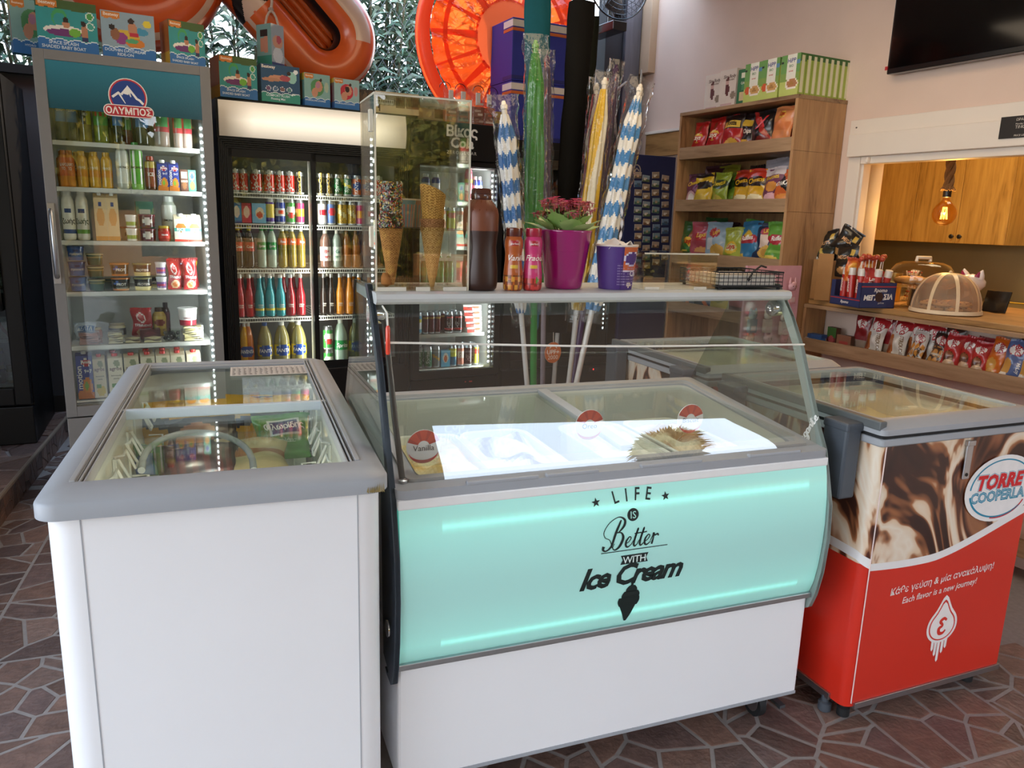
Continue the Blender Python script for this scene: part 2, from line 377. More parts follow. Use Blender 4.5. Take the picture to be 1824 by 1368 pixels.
# kitchen behind the window
k = B(); k.box(2.3, 2.42, -3.2, 2.2, 0, 3.0); ST(at(k.obj('wall_kitchen', 'kitchen_wall'), RM))
ST(at(B().box(2.285, 2.3, -.25, 2.2, 1.02, 1.52).box(2.285, 2.3, -3.2, -.25, 1.02, 1.48).obj('trim_4', 'backsplash'), RM))
ST(at(B().box(.52, 2.3, 1.35, 1.5, 0, 3.0).box(.52, 2.3, -3.3, -3.2, 0, 3).obj('wall_kitchen_side', 'kitchen_wall'), RM))
ST(at(B().box(.52, 2.42, -3.3, 1.5, 2.9, 3.0).obj('ceiling_kitchen', 'kitchen_wall'), RM))
kc = at(T('kitchen_cabinet', 'oak wall cabinet with black knobs seen through the serving window', 'cabinet'), RM)
B().box(1.92, 2.285, -.04, 1.34, 1.40, 2.35).obj('carcass', 'cabinet_oak', kc)
vv = [-.04, .29, .62, .98, 1.34]
for i in range(4):
    B().box(1.90, 1.92, vv[i]+.002, vv[i+1]-.002, 1.40, 2.35).obj('door', 'cabinet_oak', kc, bevel=.002)
for v in (.318, .262, .952, 1.008):
    B().col('1a1715').lathe([(.006, 0), (.006, .012), (.014, .018), (.015, .026), (.010, .03)], 10, M=Matrix.Translation((1.90, v-.01, 1.445)) @ Matrix.Rotation(-PI/2, 4, 'Y')).obj('knob', 'satin', kc, 40)
kw = at(T('kitchen_worktop', 'pale kitchen worktop behind the serving counter', 'worktop'), RM)
B().col('8a7448').box(1.65, 2.285, -3, 1.3, .98, 1.02).obj('slab', 'satin', kw); B().col('6b5530').box(1.7, 2.285, -3, 1.3, 0, .98).obj('base', 'satin', kw)
kt = at(T('cooking_hood_frame', 'hanging rope shelf with wooden bar at far right of kitchen wall', 'shelf'), RM)
b = B()
for v in (-.36, -.62): b.tube([(2.1, v+.02, 1.9), (2.12, v, 1.52)], .004, 6, '4a3420')
b.obj('rope', 'rough', kt); B().box(2.05, 2.28, -.66, -.32, 1.50, 1.52).obj('board', 'cabinet_oak', kt)
# pendant lamp
BP = RM.atu(1682, 381, .8)
pl = at(T('pendant_lamp', 'glowing round amber filament bulb hanging from thick jute rope', 'lamp'), RM)
u0, v0, z0 = BP
glass('amber_glass', 'f8dca6', .06); emis('filament', 'ffb347', 14)
prof = [(.001, -.0615), (.024, -.057), (.044, -.044), (.057, -.022), (.0615, .001), (.057, .023), (.045, .044), (.030, .060), (.019, .072), (.0165, .088)]
B().lathe(prof, 24, o=(u0, v0, z0), cap=False).obj('bulb', 'amber_glass', pl, 60)
b = B()
for k in range(8):
    a = k*PI/4; b.tube([(u0+.010*cos(a), v0+.010*sin(a), z0+.035), (u0+.017*cos(a+.5), v0+.017*sin(a+.5), z0-.028)], .0012, 5)
b.obj('filament', 'filament', pl)
B().col('1a1613').lathe([(.018, .085), (.021, .088), (.021, .120), (.012, .124)], 16, o=(u0, v0, z0)).obj('socket', 'satin', pl, 40)
b = B(); ztop = z0+.62
for k in range(3):
    pts = []
    for i in range(34):
        t = i/33; a = t*16+k*2*PI/3; r = .013; pts.append((u0+r*cos(a)+.01*sin(t*3), v0+.03*t+r*sin(a), z0+.135+t*.5))
    b.tube(pts, .014, 7, '6d4f2c')
for k in range(26):
    a = k*2.4; b.tube([(u0+.014*cos(a), v0+.014*sin(a), z0+.155), (u0+.035*cos(a), v0+.035*sin(a), z0+.118+.01*random.random())], .0035, 4, '7d5c36')
kn = [(u0+.035*cos(t*.7), v0+.03+.035*sin(t*.7), z0+.335+.012*sin(t*1.6)) for t in range(10)]
b.tube(kn, .016, 7, '6d4f2c'); b.tube([(p[0], p[1]+.005, p[2]+.024) for p in kn], .016, 7, '63472a')
b.obj('rope', 'rough', pl, 50)
at(pl, RM)
lp = lamp('pendant_lamp_light', 'POINT', RM.w(u0, v0, z0), 9, (1, .66, .28), .004)
kl = lamp('kitchen_light', 'AREA', RM.w(1.35, -.4, 2.85), 17, (1, .80, .50), .9)
# ------------------------------------------------------------------ freezers
def rr(x0, x1, y0, y1, r, n=5):
    p = []
    for cx, cy_, a in ((x1-r, y0+r, -PI/2), (x1-r, y1-r, 0), (x0+r, y1-r, PI/2), (x0+r, y0+r, PI)):
        for k in range(n+1): t = a+k*PI/2/n; p.append((cx+r*cos(t), cy_+r*sin(t)))
    return p
def ring(b, po, pi, zf0, zf1, c=None):
    """frame between two loops of equal point count; z given as functions of (x,y)"""
    n = len(po); i = len(b.v)
    b.v += [(x, y, zf0(x, y)) for x, y in po]+[(x, y, zf1(x, y)) for x, y in po]+[(x, y, zf1(x, y)) for x, y in pi]+[(x, y, zf0(x, y)) for x, y in pi]
    for k in range(n):
        m = (k+1) % n
        for s in range(4): e = (s+1) % 4; b.face((i+s*n+k, i+s*n+m, i+e*n+m, i+e*n+k), c)
    return b
def wall(b, p, z0, z1, c=None, flip=False, bottom=False, zf=None):
    n = len(p); i = len(b.v); b.v += [(x, y, z0) for x, y in p]+[(x, y, zf(x, y) if zf else z1) for x, y in p]
    for k in range(n):
        q = (i+k, i+(k+1) % n, i+n+(k+1) % n, i+n+k); b.face(q[::-1] if flip else q, c)
    if bottom: b.face([i+k for k in range(n)] if flip else [i+k for k in reversed(range(n))], c)
    return b
pm('enamel', .38, col='f4f4f6', var=.012, scale=4, coat=.1); pm('frame_grey', .45, col='a3a7ad', var=.03, scale=12); pm('rail', .4, col='a9a9a9', var=.03)
pm('liner', .5, col='d5d3c8', var=.05, scale=8); pm('slate', .5, col='4b525b', var=.04); pm('alu', .32, metal=1, col='b9bcc0', var=.05, scale=40)
pm('rubber', .7, col='17181a', var=.05); pm('chrome', .12, metal=1, col='d8d8d8', var=.02); pm('wire_white', .4, col='e8e8e2', var=.02)
pm('bar_blue', .3, col='c3cfda', var=.02)
def caster(par, u, v, zt, r=.042):
    q = B(); c0 = (u, v, r)
    M = Matrix.Translation(c0) @ Matrix.Rotation(PI/2, 4, 'Y')
    q.lathe([(r*.55, -.012), (r, -.011), (r, .011), (r*.55, .012)], 20, M=M)
    wobj = q.obj('wheel', 'rubber', par, 40)
    h = B(); h.lathe([(r*.62, -.0135), (r*.62, .0135)], 16, M=M); h.obj('hub', 'alu', wobj, 40)
    f = B()
    for s in (-1, 1): f.prism([(-.022, r+.02), (.03, zt), (-.035, zt), (-.032, r+.0), (-.012, r-.016), (.012, r-.016), (.016, r)], s*.016, s*.019, lambda x, y, hh: (u+hh, v+x, y))
    f.box(u-.03, u+.03, v-.04, v+.035, zt-.004, zt); f.obj('fork', 'alu', wobj)

# ---- chest freezer in front on the left
t = F1.T('chest_freezer', 'white chest freezer with grey rim and two sliding glass lids in the left foreground', 'freezer')
W_, L_, Z_ = .655, 1.373, .942
b = B(); wall(b, rr(.014, W_-.014, .018, L_-.014, .055, 8), .06, Z_-.02, bottom=True); b.obj('body', 'enamel', t, 35)
for u in (.078, W_-.066): B().box(u-.0012, u+.0012, .0172, .0185, .065, Z_-.028, 'a9abb0').obj('panel_seam', 'print', t)
b = B(); wall(b, rr(.075, W_-.075, .105, L_-.085, .05, 4), .30, Z_-.02, flip=True, bottom=True); b.obj('liner', 'liner', t, 35)
po, pm_, pi = rr(0, W_, 0, L_, .045, 6), rr(.03, W_-.03, .03, L_-.03, .03, 6), rr(.062, W_-.062, .102, L_-.07, .006, 6)
b = B(); n = len(po); i0 = len(b.v)
lay = [(po, Z_-.034), (po, Z_-.008), (rr(.004, W_-.004, .005, L_-.004, .043, 6), Z_-.001), (pm_, Z_+.008), (rr(.05, W_-.05, .09, L_-.055, .012, 6), Z_+.010), (pi, Z_+.006), (pi, Z_-.045)]
for p, z in lay: b.v += [(x, y, z) for x, y in p]
for s in range(len(lay)-1):
    for k in range(n): b.face((s*n+k, s*n+(k+1) % n, (s+1)*n+(k+1) % n, (s+1)*n+k))
wall(b, rr(.02, W_-.02, .02, L_-.02, .05, 6), Z_-.034, Z_-.03, bottom=False); rim = b.obj('rim', 'frame_grey', t, 45)
b = B()
for s in (0, 1):
    for d, wd, h in ((.050, .010, .013), (.066, .004, .011), (.074, .004, .009)):
        u = d if s == 0 else W_-d-wd; b.box(u, u+wd, .092, L_-.06, Z_-.02, Z_+h)
b.obj('slide_rail', 'rail', rim, bevel=.0015)
for nm, y0, y1, z, bar in (('front_lid', .105, .70, Z_-.016, None), ('rear_lid', .675, L_-.072, Z_-.004, .675)):
    g = B().box(.07, W_-.07, y0, y1, z-.002, z+.002).obj(nm, 'lid_glass', t)
    if bar:
        B().box(.062, W_-.062, bar-.012, bar+.006, z-.014, z+.012).obj('edge_bar', 'bar_blue', g, bevel=.002)
        B().col('9a9ea2').box(.07, W_-.07, L_-.10, L_-.07, z-.004, z+.008).obj('rear_bar', 'paint', g, bevel=.002)
    else: B().col('bfc4c6').box(.07, W_-.07, y0, y0+.004, z-.004, z+.004).obj('edge_strip', 'paint', g)
for u0, y0, y1 in ((.078, .13, .42), (.078, .44, .66), (W_-.078, .13, .42), (W_-.078, .44, .66), (.078, .80, 1.0), (W_-.078, .80, 1.0)):
    s = 1 if u0 < .3 else -1; b = B(); zt = Z_-.05; st_ = (y1-y0)/4
    pts = [(u0, y0, zt-.30), (u0, y0, zt)]
    for q in range(2):
        a = y0+q*2*st_
        pts += [(u0+s*.018, a+.01, zt), (u0+s*.018, a+st_*.9, zt), (u0+s*.035, a+st_*1.1, zt-.05), (u0+s*.035, a+st_*1.9, zt-.05), (u0+s*.01, a+st_*2, zt)]
    pts += [(u0, y1, zt), (u0, y1, zt-.30)]
    b.tube(pts, .0035, 6)
    b.tube([(u0+s*.035, y0, zt-.05), (u0+s*.07, y0, zt-.05), (u0+s*.07, y0, zt-.3)], .003, 5)
    b.obj('basket_wire', 'wire_white', t, 40)
b = B().box(.075, W_-.075, .66, .668, .32, Z_-.07)
b.obj('basket_divider', 'lid_glass', t)
pr = F1.T('price_list', 'printed white price list lying on the rear lid of the white chest freezer', 'paper')
u0, v0, _ = F1.atz(410, 668, Z_); u1, v1, _ = F1.atz(553, 651, Z_)
b = B().box(u0, u1, v0-.02, v1+.01, Z_+.0005, Z_+.0012, 'ded8d2')
for k in range(14): b.box(u0+.006, u1-.02, v0-.012+k*.0095, v0-.0115+k*.0095+.0012, Z_+.0012, Z_+.0014, '7c7672')
for k in range(15): x = u0+.006+k*(u1-u0-.026)/14; b.box(x, x+.001, v0-.012, v0+.1215, Z_+.0012, Z_+.0014, '8a8480')
for k in range(14):
    for j in range(12): b.box(u0+.009+k*(u1-u0-.026)/14, u0+.012+k*(u1-u0-.026)/14+rnd.random()*.006, v0-.008+j*.0095, v0-.005+j*.0095, Z_+.0012, Z_+.0014, '4a4644')
b.box(u1-.016, u1-.006, v0-.01, v1+.005, Z_+.0012, Z_+.0014, '9a9490'); b.obj('sheet', 'print', pr)
stn = B()
for k in range(9): stn.poly([(W_-.05+.004*k+.002*rnd.random(), -.0005, Z_-.03+.001*rnd.random()), (W_-.045+.004*k, -.0005, Z_-.033), (W_-.046+.004*k, -.0005, Z_-.018+.012*rnd.random()*(k/9))], '8c7a4a')
stn.obj('stain', 'print', rim)

lamp('unseen_freezer_light', 'AREA', F1.w(W_/2, .125, Z_-.06), 8, (1, .95, .85), .5, (math.radians(-55), 0, 0), .02)  # unseen lamp below the front rim, added to brighten the frozen goods
# ---- ice cream display freezer
t = IC.T('ice_cream_display_freezer', 'white scooping display freezer with curved glass and lit mint front panel', 'freezer')
U_ = 1.2166
b = B().box(0, U_, .012, .69, .095, .43); wall(b, rr(.01, U_-.01, .05, .69, .01, 2), .43, .86); base = b.obj('body', 'enamel', t, bevel=.008)
B().box(.002, U_-.002, .0105, .0125, .097, .107).obj('kick_seam', 'frame_grey', base)
for u in (.09, U_-.09):
    for v in (.08, .6): caster(t, u, v, .096, .042)
# bulging mint panel
prof = [(.008, .432), (-.006, .47), (-.016, .53), (-.0215, .60), (-.022, .66), (-.017, .73), (-.006, .80), (.0, .822)]
def pan(z):
    for (a, b_), (c, d) in zip(prof, prof[1:]):
        if b_ <= z <= d: return a+(c-a)*(z-b_)/(d-b_)
    return prof[0][0] if z < prof[0][1] else prof[-1][0]
m, t_, n_, out = _new('mint_lit')
bs = n_.new('ShaderNodeBsdfPrincipled'); t_.links.new(bs.outputs[0], out.inputs[0]); bs.inputs['Base Color'].default_value = Hx('b8f0e8'); bs.inputs['Roughness'].default_value = .25; bs.inputs['Coat Weight'].default_value = .3
tc = n_.new('ShaderNodeTexCoord'); sp_ = n_.new('ShaderNodeSeparateXYZ'); t_.links.new(tc.outputs['Object'], sp_.inputs[0])
def mth(op, a, b=None, c=None):
    q = n_.new('ShaderNodeMath'); q.operation = op
    for i, x in enumerate((a, b, c)):
        if x is None: continue
        if isinstance(x, (int, float)): q.inputs[i].default_value = x
        else: t_.links.new(x, q.inputs[i])
    return q.outputs[0]
def led_line(zc, wd):
    d = mth('ABSOLUTE', mth('SUBTRACT', sp_.outputs['Z'], zc)); g = mth('MAXIMUM', mth('SUBTRACT', 1, mth('DIVIDE', d, wd)), 0); return mth('POWER', g, 2.0)
endf = mth('MULTIPLY', mth('GREATER_THAN', sp_.outputs['X'], .10), mth('LESS_THAN', sp_.outputs['X'], 1.155))
ripple = mth('MULTIPLY_ADD', mth('SINE', mth('MULTIPLY', sp_.outputs['X'], 260)), .12, .88)
core = mth('MULTIPLY', mth('ADD', led_line(.775, .022), led_line(.478, .018)), mth('MULTIPLY', endf, ripple))
glow = mth('ADD', led_line(.77, .20), led_line(.48, .16))
em = mth('ADD', mth('MULTIPLY', core, .38), mth('MULTIPLY', glow, .15))
bs.inputs['Emission Color'].default_value = Hx('80f2de'); t_.links.new(em, bs.inputs['Emission Strength'])
b = B(); b.grid(lambda u, v: (u*U_, pan(.432+v*.39), .432+v*.39), 2, 26)
b.grid(lambda u, v: (u*U_, .05, .432+v*.39), 2, 2, flip=True); front = b.obj('front_panel', 'mint_lit', t, 60)
B().box(-.002, U_+.004, -.002, .04, .418, .434).obj('lower_strip', 'alu', t, bevel=.002)
B().col('f2f2f2').box(-.002, U_+.002, -.004, .05, .822, .846).obj('upper_strip', 'lacquer', t, bevel=.003)
# lettering on the panel
K = '10211f'
def onp(u0, z0): return lambda x, y: (u0+x, pan(z0+y)-.0012, z0+y)
b = B()
def star(cx, cz, r):
    pts = []
    for k in range(10): a = PI/2+k*PI/5+.1; q = r if k % 2 == 0 else r*.42; pts.append((cx+q*cos(a), cz+q*sin(a)))
    c_ = (cx, cz)
    for k in range(10):
        b.poly([(p[0], pan(p[1])-.0012, p[1]) for p in (c_, pts[k], pts[(k+1) % 10])], K)
star(.493, .792, .0125); star(.692, .789, .0125)
for ch, dx, a in (('L', -.045, .25), ('I', -.016, .08), ('F', .012, -.07), ('E', .043, -.2)):
    x0 = .596+dx; z0 = .787-.10*dx*dx*10
    b.text(ch, .046, lambda x, y, x0=x0, z0=z0, a=a: (x0+x*.72*cos(a)-y*sin(a), pan(z0+x*sin(a)*.7+y*cos(a))-.0012, z0+x*sin(a)*.7+y*cos(a)), K, bold=.012)
cx, cz = .597, .751
for k in range(20): b.poly([(cx, pan(cz)-.001, cz)]+[(cx+.0165*cos(k_*PI/10), pan(cz+.0165*sin(k_*PI/10))-.001, cz+.0165*sin(k_*PI/10)) for k_ in (k, k+1)], K)
b.text('IS', .026, lambda x, y: (cx+x, pan(cz-.009+y)-.002, cz-.009+y), 'b8f2e6', bold=.005)
# script word: pen strokes
def pen(pts, wd=.0048, close=False):
    P = [Vector((p[0], p[1], p[2] if len(p) > 2 else 1)) for p in pts]; o = []
    for j in range(len(P)-1):
        p0, p1, p2, p3 = P[max(j-1, 0)], P[j], P[j+1], P[min(j+2, len(P)-1)]
        for s in range(6):
            q = s/6; o.append(tuple(.5*((2*p1)+(-p0+p2)*q+(2*p0-5*p1+4*p2-p3)*q*q+(-p0+3*p1-3*p2+p3)*q**3)))
    o.append(tuple(P[-1])); return o
def script(strokes, u0, z0, s, wd, sl=0., fn=None):
    for st_ in strokes: b.stroke([(p[0]*s+sl*p[1]*s, p[1]*s, max(.25, p[2])) for p in pen(st_)], wd, fn or onp(u0, z0), K)
e_ = lambda x: [(x, .35, .6), (x+.35, .5, .6), (x+.55, .85, .8), (x+.35, 1.0, .8), (x+.08, .6, 1.4), (x+.12, .15, 1.5), (x+.38, .02, 1), (x+.75, .3, .5)]
t2 = lambda x: [(x, .3, .5), (x+.3, .9, .7), (x+.48, 1.75, 1.3), (x+.30, .9, 1.5), (x+.25, .25, 1.5), (x+.42, .02, 1), (x+.72, .3, .5)]
bw = [[(-1.95, .35, 2.2), (-1.98, .05, 1.6), (-1.6, -.12, 1), (-1.05, .3, 1.5), (-.75, 1.6, 1.8), (-.45, 2.5, 1.4), (-.35, 2.75, .8)],
      [(-.9, .1, .7), (-1.35, .9, .5), (-1.95, 1.2, .5), (-2.2, 1.8, .6), (-1.7, 2.6, .6), (-.7, 3.05, .7), (.05, 2.75, 1.6), (.1, 2.2, 1.8), (-.35, 1.65, 1), (-.62, 1.55, .6), (-.1, 1.5, 1), (.22, 1.0, 1.9), (.0, .25, 1.8), (-.5, -.12, 1), (-.85, .1, .6), (-.72, .5, .5)],
      e_(.55), t2(1.25), t2(1.9), e_(2.6), [(3.3, .35, .5), (3.5, .85, 1), (3.55, 1.05, 1.5), (3.72, .85, 1), (4.0, .95, 1.2), (4.12, .75, 1)], [(3.62, .85, .8), (3.55, .3, 1.4), (3.5, .0, 1.4)],
      [(1.4, 1.25, .8), (2.1, 1.3, .8)], [(2.1, 1.25, .8), (2.75, 1.32, .8)]]
bw = [[(x*.9 if x < .3 else x-.02, y, w_) for x, y, w_ in s] for s in bw]
script(bw, .560, .668, .0265, .0038, .16)
b.stroke([(-.082, -.012), (.11, -.012)], .0022, onp(.590, .672), K)
# ribbon with WITH
zz = .634; poly = [(-.040, -.0125), (.040, -.0125), (.034, 0), (.040, .0125), (-.040, .0125), (-.034, 0)]
for tri in ((0, 1, 2), (0, 2, 5), (5, 2, 3), (5, 3, 4)): b.poly([(.605+poly[k][0], pan(zz+poly[k][1])-.001, zz+poly[k][1]) for k in tri], K)
b.text('WITH', .0265, lambda x, y: (.605+x, pan(zz-.0095+y)-.002, zz-.0095+y), 'e8fbf6', bold=.008, sp=.95)
b.text('Ice Cream', .080, lambda x, y: (.600+x, pan(.566+y)-.0012, .566+y), K, it=.34, bold=.032, sp=.88, sq=.99)
for prt, z0, z1, f0, f1 in (('cone', -.064, -.012, (.000, .003), (-.002, .024)), ('tier', -.014, .012, (-.001, .026), (-.001, .030)), ('tier', .010, .030, (.002, .025), (.003, .020)), ('tier', .028, .046, (.003, .016), (.004, .008)), ('tip', .045, .060, (.003, .005), (.006, .001))):
    for k in range(6):
        qa, qb = k/6, (k+1)/6; wob = lambda q: (.0035*abs(sin(q*PI)) if prt == 'tier' else 0)
        r0, r1 = [f0[1]+(f1[1]-f0[1])*q+wob(q) for q in (qa, qb)]; m0, m1 = [f0[0]+(f1[0]-f0[0])*q for q in (qa, qb)]; h0, h1 = z0+(z1-z0)*qa, z0+(z1-z0)*qb
        b.poly([(.602+m0-r0, pan(.512+h0)-.0012, .512+h0), (.602+m0+r0, pan(.512+h0)-.0012, .512+h0), (.602+m1+r1, pan(.512+h1)-.0012, .512+h1), (.602+m1-r1, pan(.512+h1)-.0012, .512+h1)], K)
b.obj('lettering', 'print', front)
# tray rim, sloping from the front sill to the back
zs = lambda x, y: .868+(.932-.868)*max(0, (y-.03))/.66
po, pi = rr(-.004, U_+.004, -.002, .70, .02, 3), rr(.06, U_-.06, .075, .635, .02, 3)
b = B(); ring(b, po, pi, lambda x, y: .846, zs)
rim = b.obj('rim', 'frame_grey', t, 35)
po, pi = rr(.03, U_-.03, .045, .665, .015, 3), rr(.05, U_-.05, .066, .645, .015, 3)
b = B(); ring(b, po, pi, lambda x, y: zs(x, y)-.002, lambda x, y: zs(x, y)+.008); b.obj('slide_rail', 'rail', rim, 35)
for (a0, a1) in ((.16, .34), (.36, .50), (.62, .80), (.95, 1.12)): B().box(a0, a1, -.004, .012, .866, .876).obj('sill_clip', 'frame_grey', rim, bevel=.003)
b = B(); wall(b, rr(.065, U_-.065, .08, .63, .03, 3), .50, .87, flip=True, bottom=True, zf=lambda x, y: zs(x, y)-.004); b.obj('liner', 'liner', t, 35)
for nm, a0, a1, dz in (('left_lid', .055, .63, .010), ('right_lid', .585, U_-.055, .004)):
    b = B(); z = lambda y: .886+.024*(y-.07)/.57+dz
    b.v = [(a, y, z(y)+h) for h in (0, .004) for y in (.075, .638) for a in (a0, a1)]
    for q in ((0, 2, 3, 1), (4, 5, 7, 6), (0, 1, 5, 4), (2, 6, 7, 3), (0, 4, 6, 2), (1, 3, 7, 5)): b.face(q)
    g = b.obj(nm, 'lid_glass', t)
    if nm == 'left_lid':
        b = B(); b.v = [(a, y, z(y)+h) for h in (-.004, .012) for y in (.07, .642) for a in (.598, .632)]
        for q in ((0, 2, 3, 1), (4, 5, 7, 6), (0, 1, 5, 4), (2, 6, 7, 3), (0, 4, 6, 2), (1, 3, 7, 5)): b.face(q)
        b.obj('edge_bar', 'frame_grey', g, bevel=.002)
# curved front glass and side cheeks
gp = [(.25, 1.262), (.203, 1.215), (.153, 1.13), (.107, 1.03), (.067, .94), (.038, .872)]
b = B(); b.grid(lambda u, v: (.004+u*(U_-.008), *gp_at(v)), 6, 20) if False else None
def gp_at(q):
    q *= len(gp)-1; j = min(int(q), len(gp)-2); f = q-j
    p0, p1, p2, p3 = [Vector(gp[max(0, min(len(gp)-1, j+k))]) for k in (-1, 0, 1, 2)]
    r = .5*((2*p1)+(-p0+p2)*f+(2*p0-5*p1+4*p2-p3)*f*f+(-p0+3*p1-3*p2+p3)*f**3); return (r.x, r.y)
b = B(); b.grid(lambda u, v: (.004+u*(U_-.008), *gp_at(v)), 4, 24)
glass('curved_glass', 'f6f9f8', .165); o = b.obj('curved_glass', 'curved_glass', t, 60)
cheek = [(.285, 1.305), (.258, 1.275), (.208, 1.215), (.153, 1.13), (.102, 1.023), (.052, .92), (.018, .86), (-.008, .773), (-.026, .711), (-.033, .613), (-.026, .505), (-.012, .43), (.004, .385), (.022, .372), (.04, .38)]
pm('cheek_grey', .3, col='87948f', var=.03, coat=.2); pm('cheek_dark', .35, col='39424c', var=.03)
glass('side_glass', 'dfe8e4', .06)
for nm, u0 in (('left_cheek', -.013), ('right_cheek', U_+.004)):
    b = B(); pts = [p for p in cheek if p[1] > .85]+[(.02, .84), (.70, .925), (.52, 1.21), (.50, 1.300)]
    b.prism(pts, u0, u0+.009, lambda x, y, h: (h, x, y)); g = b.obj(nm, 'side_glass', t)
    top = [p for p in cheek]; inn = [(y_[0]+.034 if y_[1] > .86 else y_[0]+.05, y_[1]) for y_ in top]
    b = B()
    i = 0
    for j in range(len(top)-1):
        for h0, h1 in ((u0-.002, u0+.011),):
            q = [top[j], top[j+1], inn[j+1], inn[j]]; b.prism(q, h0, h1, lambda x, y, h: (h, x, y))
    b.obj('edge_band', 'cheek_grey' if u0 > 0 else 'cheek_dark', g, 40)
    lo = [p for p in cheek if p[1] <= .86]
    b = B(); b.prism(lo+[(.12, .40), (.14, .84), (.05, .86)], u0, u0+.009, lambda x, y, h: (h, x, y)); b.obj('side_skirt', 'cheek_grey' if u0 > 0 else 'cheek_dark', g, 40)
    for (bv, bz) in ((.275, 1.232), (.06, .50)):
        M = Matrix.Translation((u0+(.009 if u0 < 0 else 0), bv, bz)) @ Matrix.Rotation(PI/2 if u0 < 0 else -PI/2, 4, 'Y')
        B().lathe([(.021, -.012), (.024, .0), (.024, .022), (.019, .028), (.010, .028), (.009, .022)], 18, M=M).obj('glass_bolt', 'chrome', g, 40)
# cursive word on the right cheek
b = B(); K2 = 'f2f4f2'
el = {'E': [(.7, 1.9), (.35, 2.1), (.15, 1.7), (.45, 1.25), (.2, 1.15), (-.05, .5), (.3, .0), (.8, .3)], 'l': [(.0, .2), (.35, 1.0), (.45, 1.9), (.25, 2.0), (.2, 1.0), (.3, .1), (.55, .25)],
      'e': [(.0, .3), (.4, .6), (.35, .95), (.1, .75), (.1, .15), (.35, .0), (.6, .25)], 'g': [(.5, .9), (.15, .8), (.1, .2), (.45, .15), (.55, .9), (.5, -.4), (.25, -.9), (.05, -.6), (.7, .25)],
      'a': [(.5, .85), (.15, .85), (.05, .2), (.35, .05), (.5, .85), (.48, .1), (.75, .25)], 'n': [(.0, .85), (.1, .1), (.12, .6), (.4, .9), (.48, .3), (.55, .05), (.8, .3)], 't': [(.0, .25), (.3, 1.6), (.25, .2), (.4, .0), (.65, .25)]}
x = 0; ang = 1.0
for ch in 'Elegante':
    b.stroke([(p[0], p[1], 1) for p in pen([(a+x, c) for a, c in el[ch]])], .24, lambda a, c: (U_+.0008, .118-.0125*a+.012*c, .832+.0215*a+.007*c), K2); x += .68
b.stroke([(3.9, 1.15), (4.7, 1.25)], .14, lambda a, c: (U_+.0008, .118-.0125*a+.012*c, .832+.0215*a+.007*c), K2)
b.obj('lettering', 'print', g)
# gas strut, cord, thermometer
B().tube([(.022, .275, 1.235), (.022, .225, 1.16), (.022, .14, 1.0), (.022, .055, .868)], .0075, 8, '2a2d2f').obj('strut', 'satin', t, 50)
B().lathe([(.009, 0), (.011, .004), (.011, .02), (.006, .022)], 12, o=(.022, .05, .856)).obj('strut_foot', 'alu', t, 40)
cordp = [(.0+U_*k/14, .14+.004*sin(k*.7), 1.183-.040*(k/14)-.022*sin(PI*k/14)*.3) for k in range(15)]
B().tube(cordp, .0028, 6, 'f3f1ea').obj('glow_cord', 'gloss', t, 50)
th = IC.T('thermometer', 'small red tipped thermometer hanging inside the curved glass', 'thermometer')
B().lathe([(.004, .0), (.0055, .004), (.0055, .062), (.003, .068)], 10, o=(.006, .138, 1.155), cols=['d8432c', 'd8432c', 'd8432c']).obj('tip', 'gloss', th, 40)
B().tube([(.006, .138, 1.222), (.007, .15, 1.25), (.004, .19, 1.262)], .0022, 6, 'e0e0d8').obj('string', 'gloss', th, 40)
# serving shelf
b = B(); sp2 = [(.212, 1.268), (.208, 1.276), (.212, 1.287), (.224, 1.290), (.50, 1.290), (.50, 1.266), (.222, 1.262)]
b.prism(sp2, -.006, U_-.002, lambda x, y, h: (h, x, y)); pm('shelf_grey', .35, col='c9cdcd', var=.02, coat=.15); b.obj('top_shelf', 'shelf_grey', t, 30)
lamp('display_fill_light', 'AREA', IC.w(U_/2, .30, 1.258), 1.8, (1, .95, .86), 1.1, (math.radians(-12), 0, IC.a), .02)  # unseen fill lamp beneath the top shelf, added to lighten the tubs and liner
# ---- tubs and flavour tags inside
def ice_tub(u, v, z, w, l, col1, col2, label, tagc):
    o = IC.T('ice_cream_tub', label, 'tub', 'ice cream tubs in the display freezer')
    p = rr(u-w/2, u+w/2, v-l/2, v+l/2, .05, 5); q = rr(u-w/2+.006, u+w/2-.006, v-l/2+.006, v+l/2-.006, .046, 5)
    b = B(); ring(b, p, q, lambda x, y: z-.13, lambda x, y: z); wall(b, q, z-.13, z-.129, bottom=True); ring(b, rr(u-w/2-.008, u+w/2+.008, v-l/2-.008, v+l/2+.008, .055, 5), p, lambda x, y: z-.004, lambda x, y: z+.001); b.col('f0efe8')
    b.obj('tray', 'wire_white', o, 40)
    R = random.Random(int(u*100)); ph = [R.random()*6 for _ in range(4)]
    def h(a, c):
        x, y = (a-.5)*2, (c-.5)*2; r = max(abs(x), abs(y)); e = max(0, 1-r**4)
        return z-.03+e*(.035+.012*sin(5*x+ph[0]+2*sin(3*y+ph[1]))+.008*sin(9*y+ph[2]+3*x))
    def cc(a, c):
        k = .5+.5*sin(7*a+ph[0]+3*sin(5*c+ph[1])+2*sin(9*a*c)); A, D = Hx(col1), Hx(col2); k = k**2; return tuple(A[i]*(1-k)+D[i]*k for i in range(3))+(1,)
    b = B(); b.grid(lambda a, c: (u+(a-.5)*(w-.014), v+(c-.5)*(l-.014), h(a, c)), 22, 22, cf=cc); b.obj('ice_cream', 'rough', o, 60)
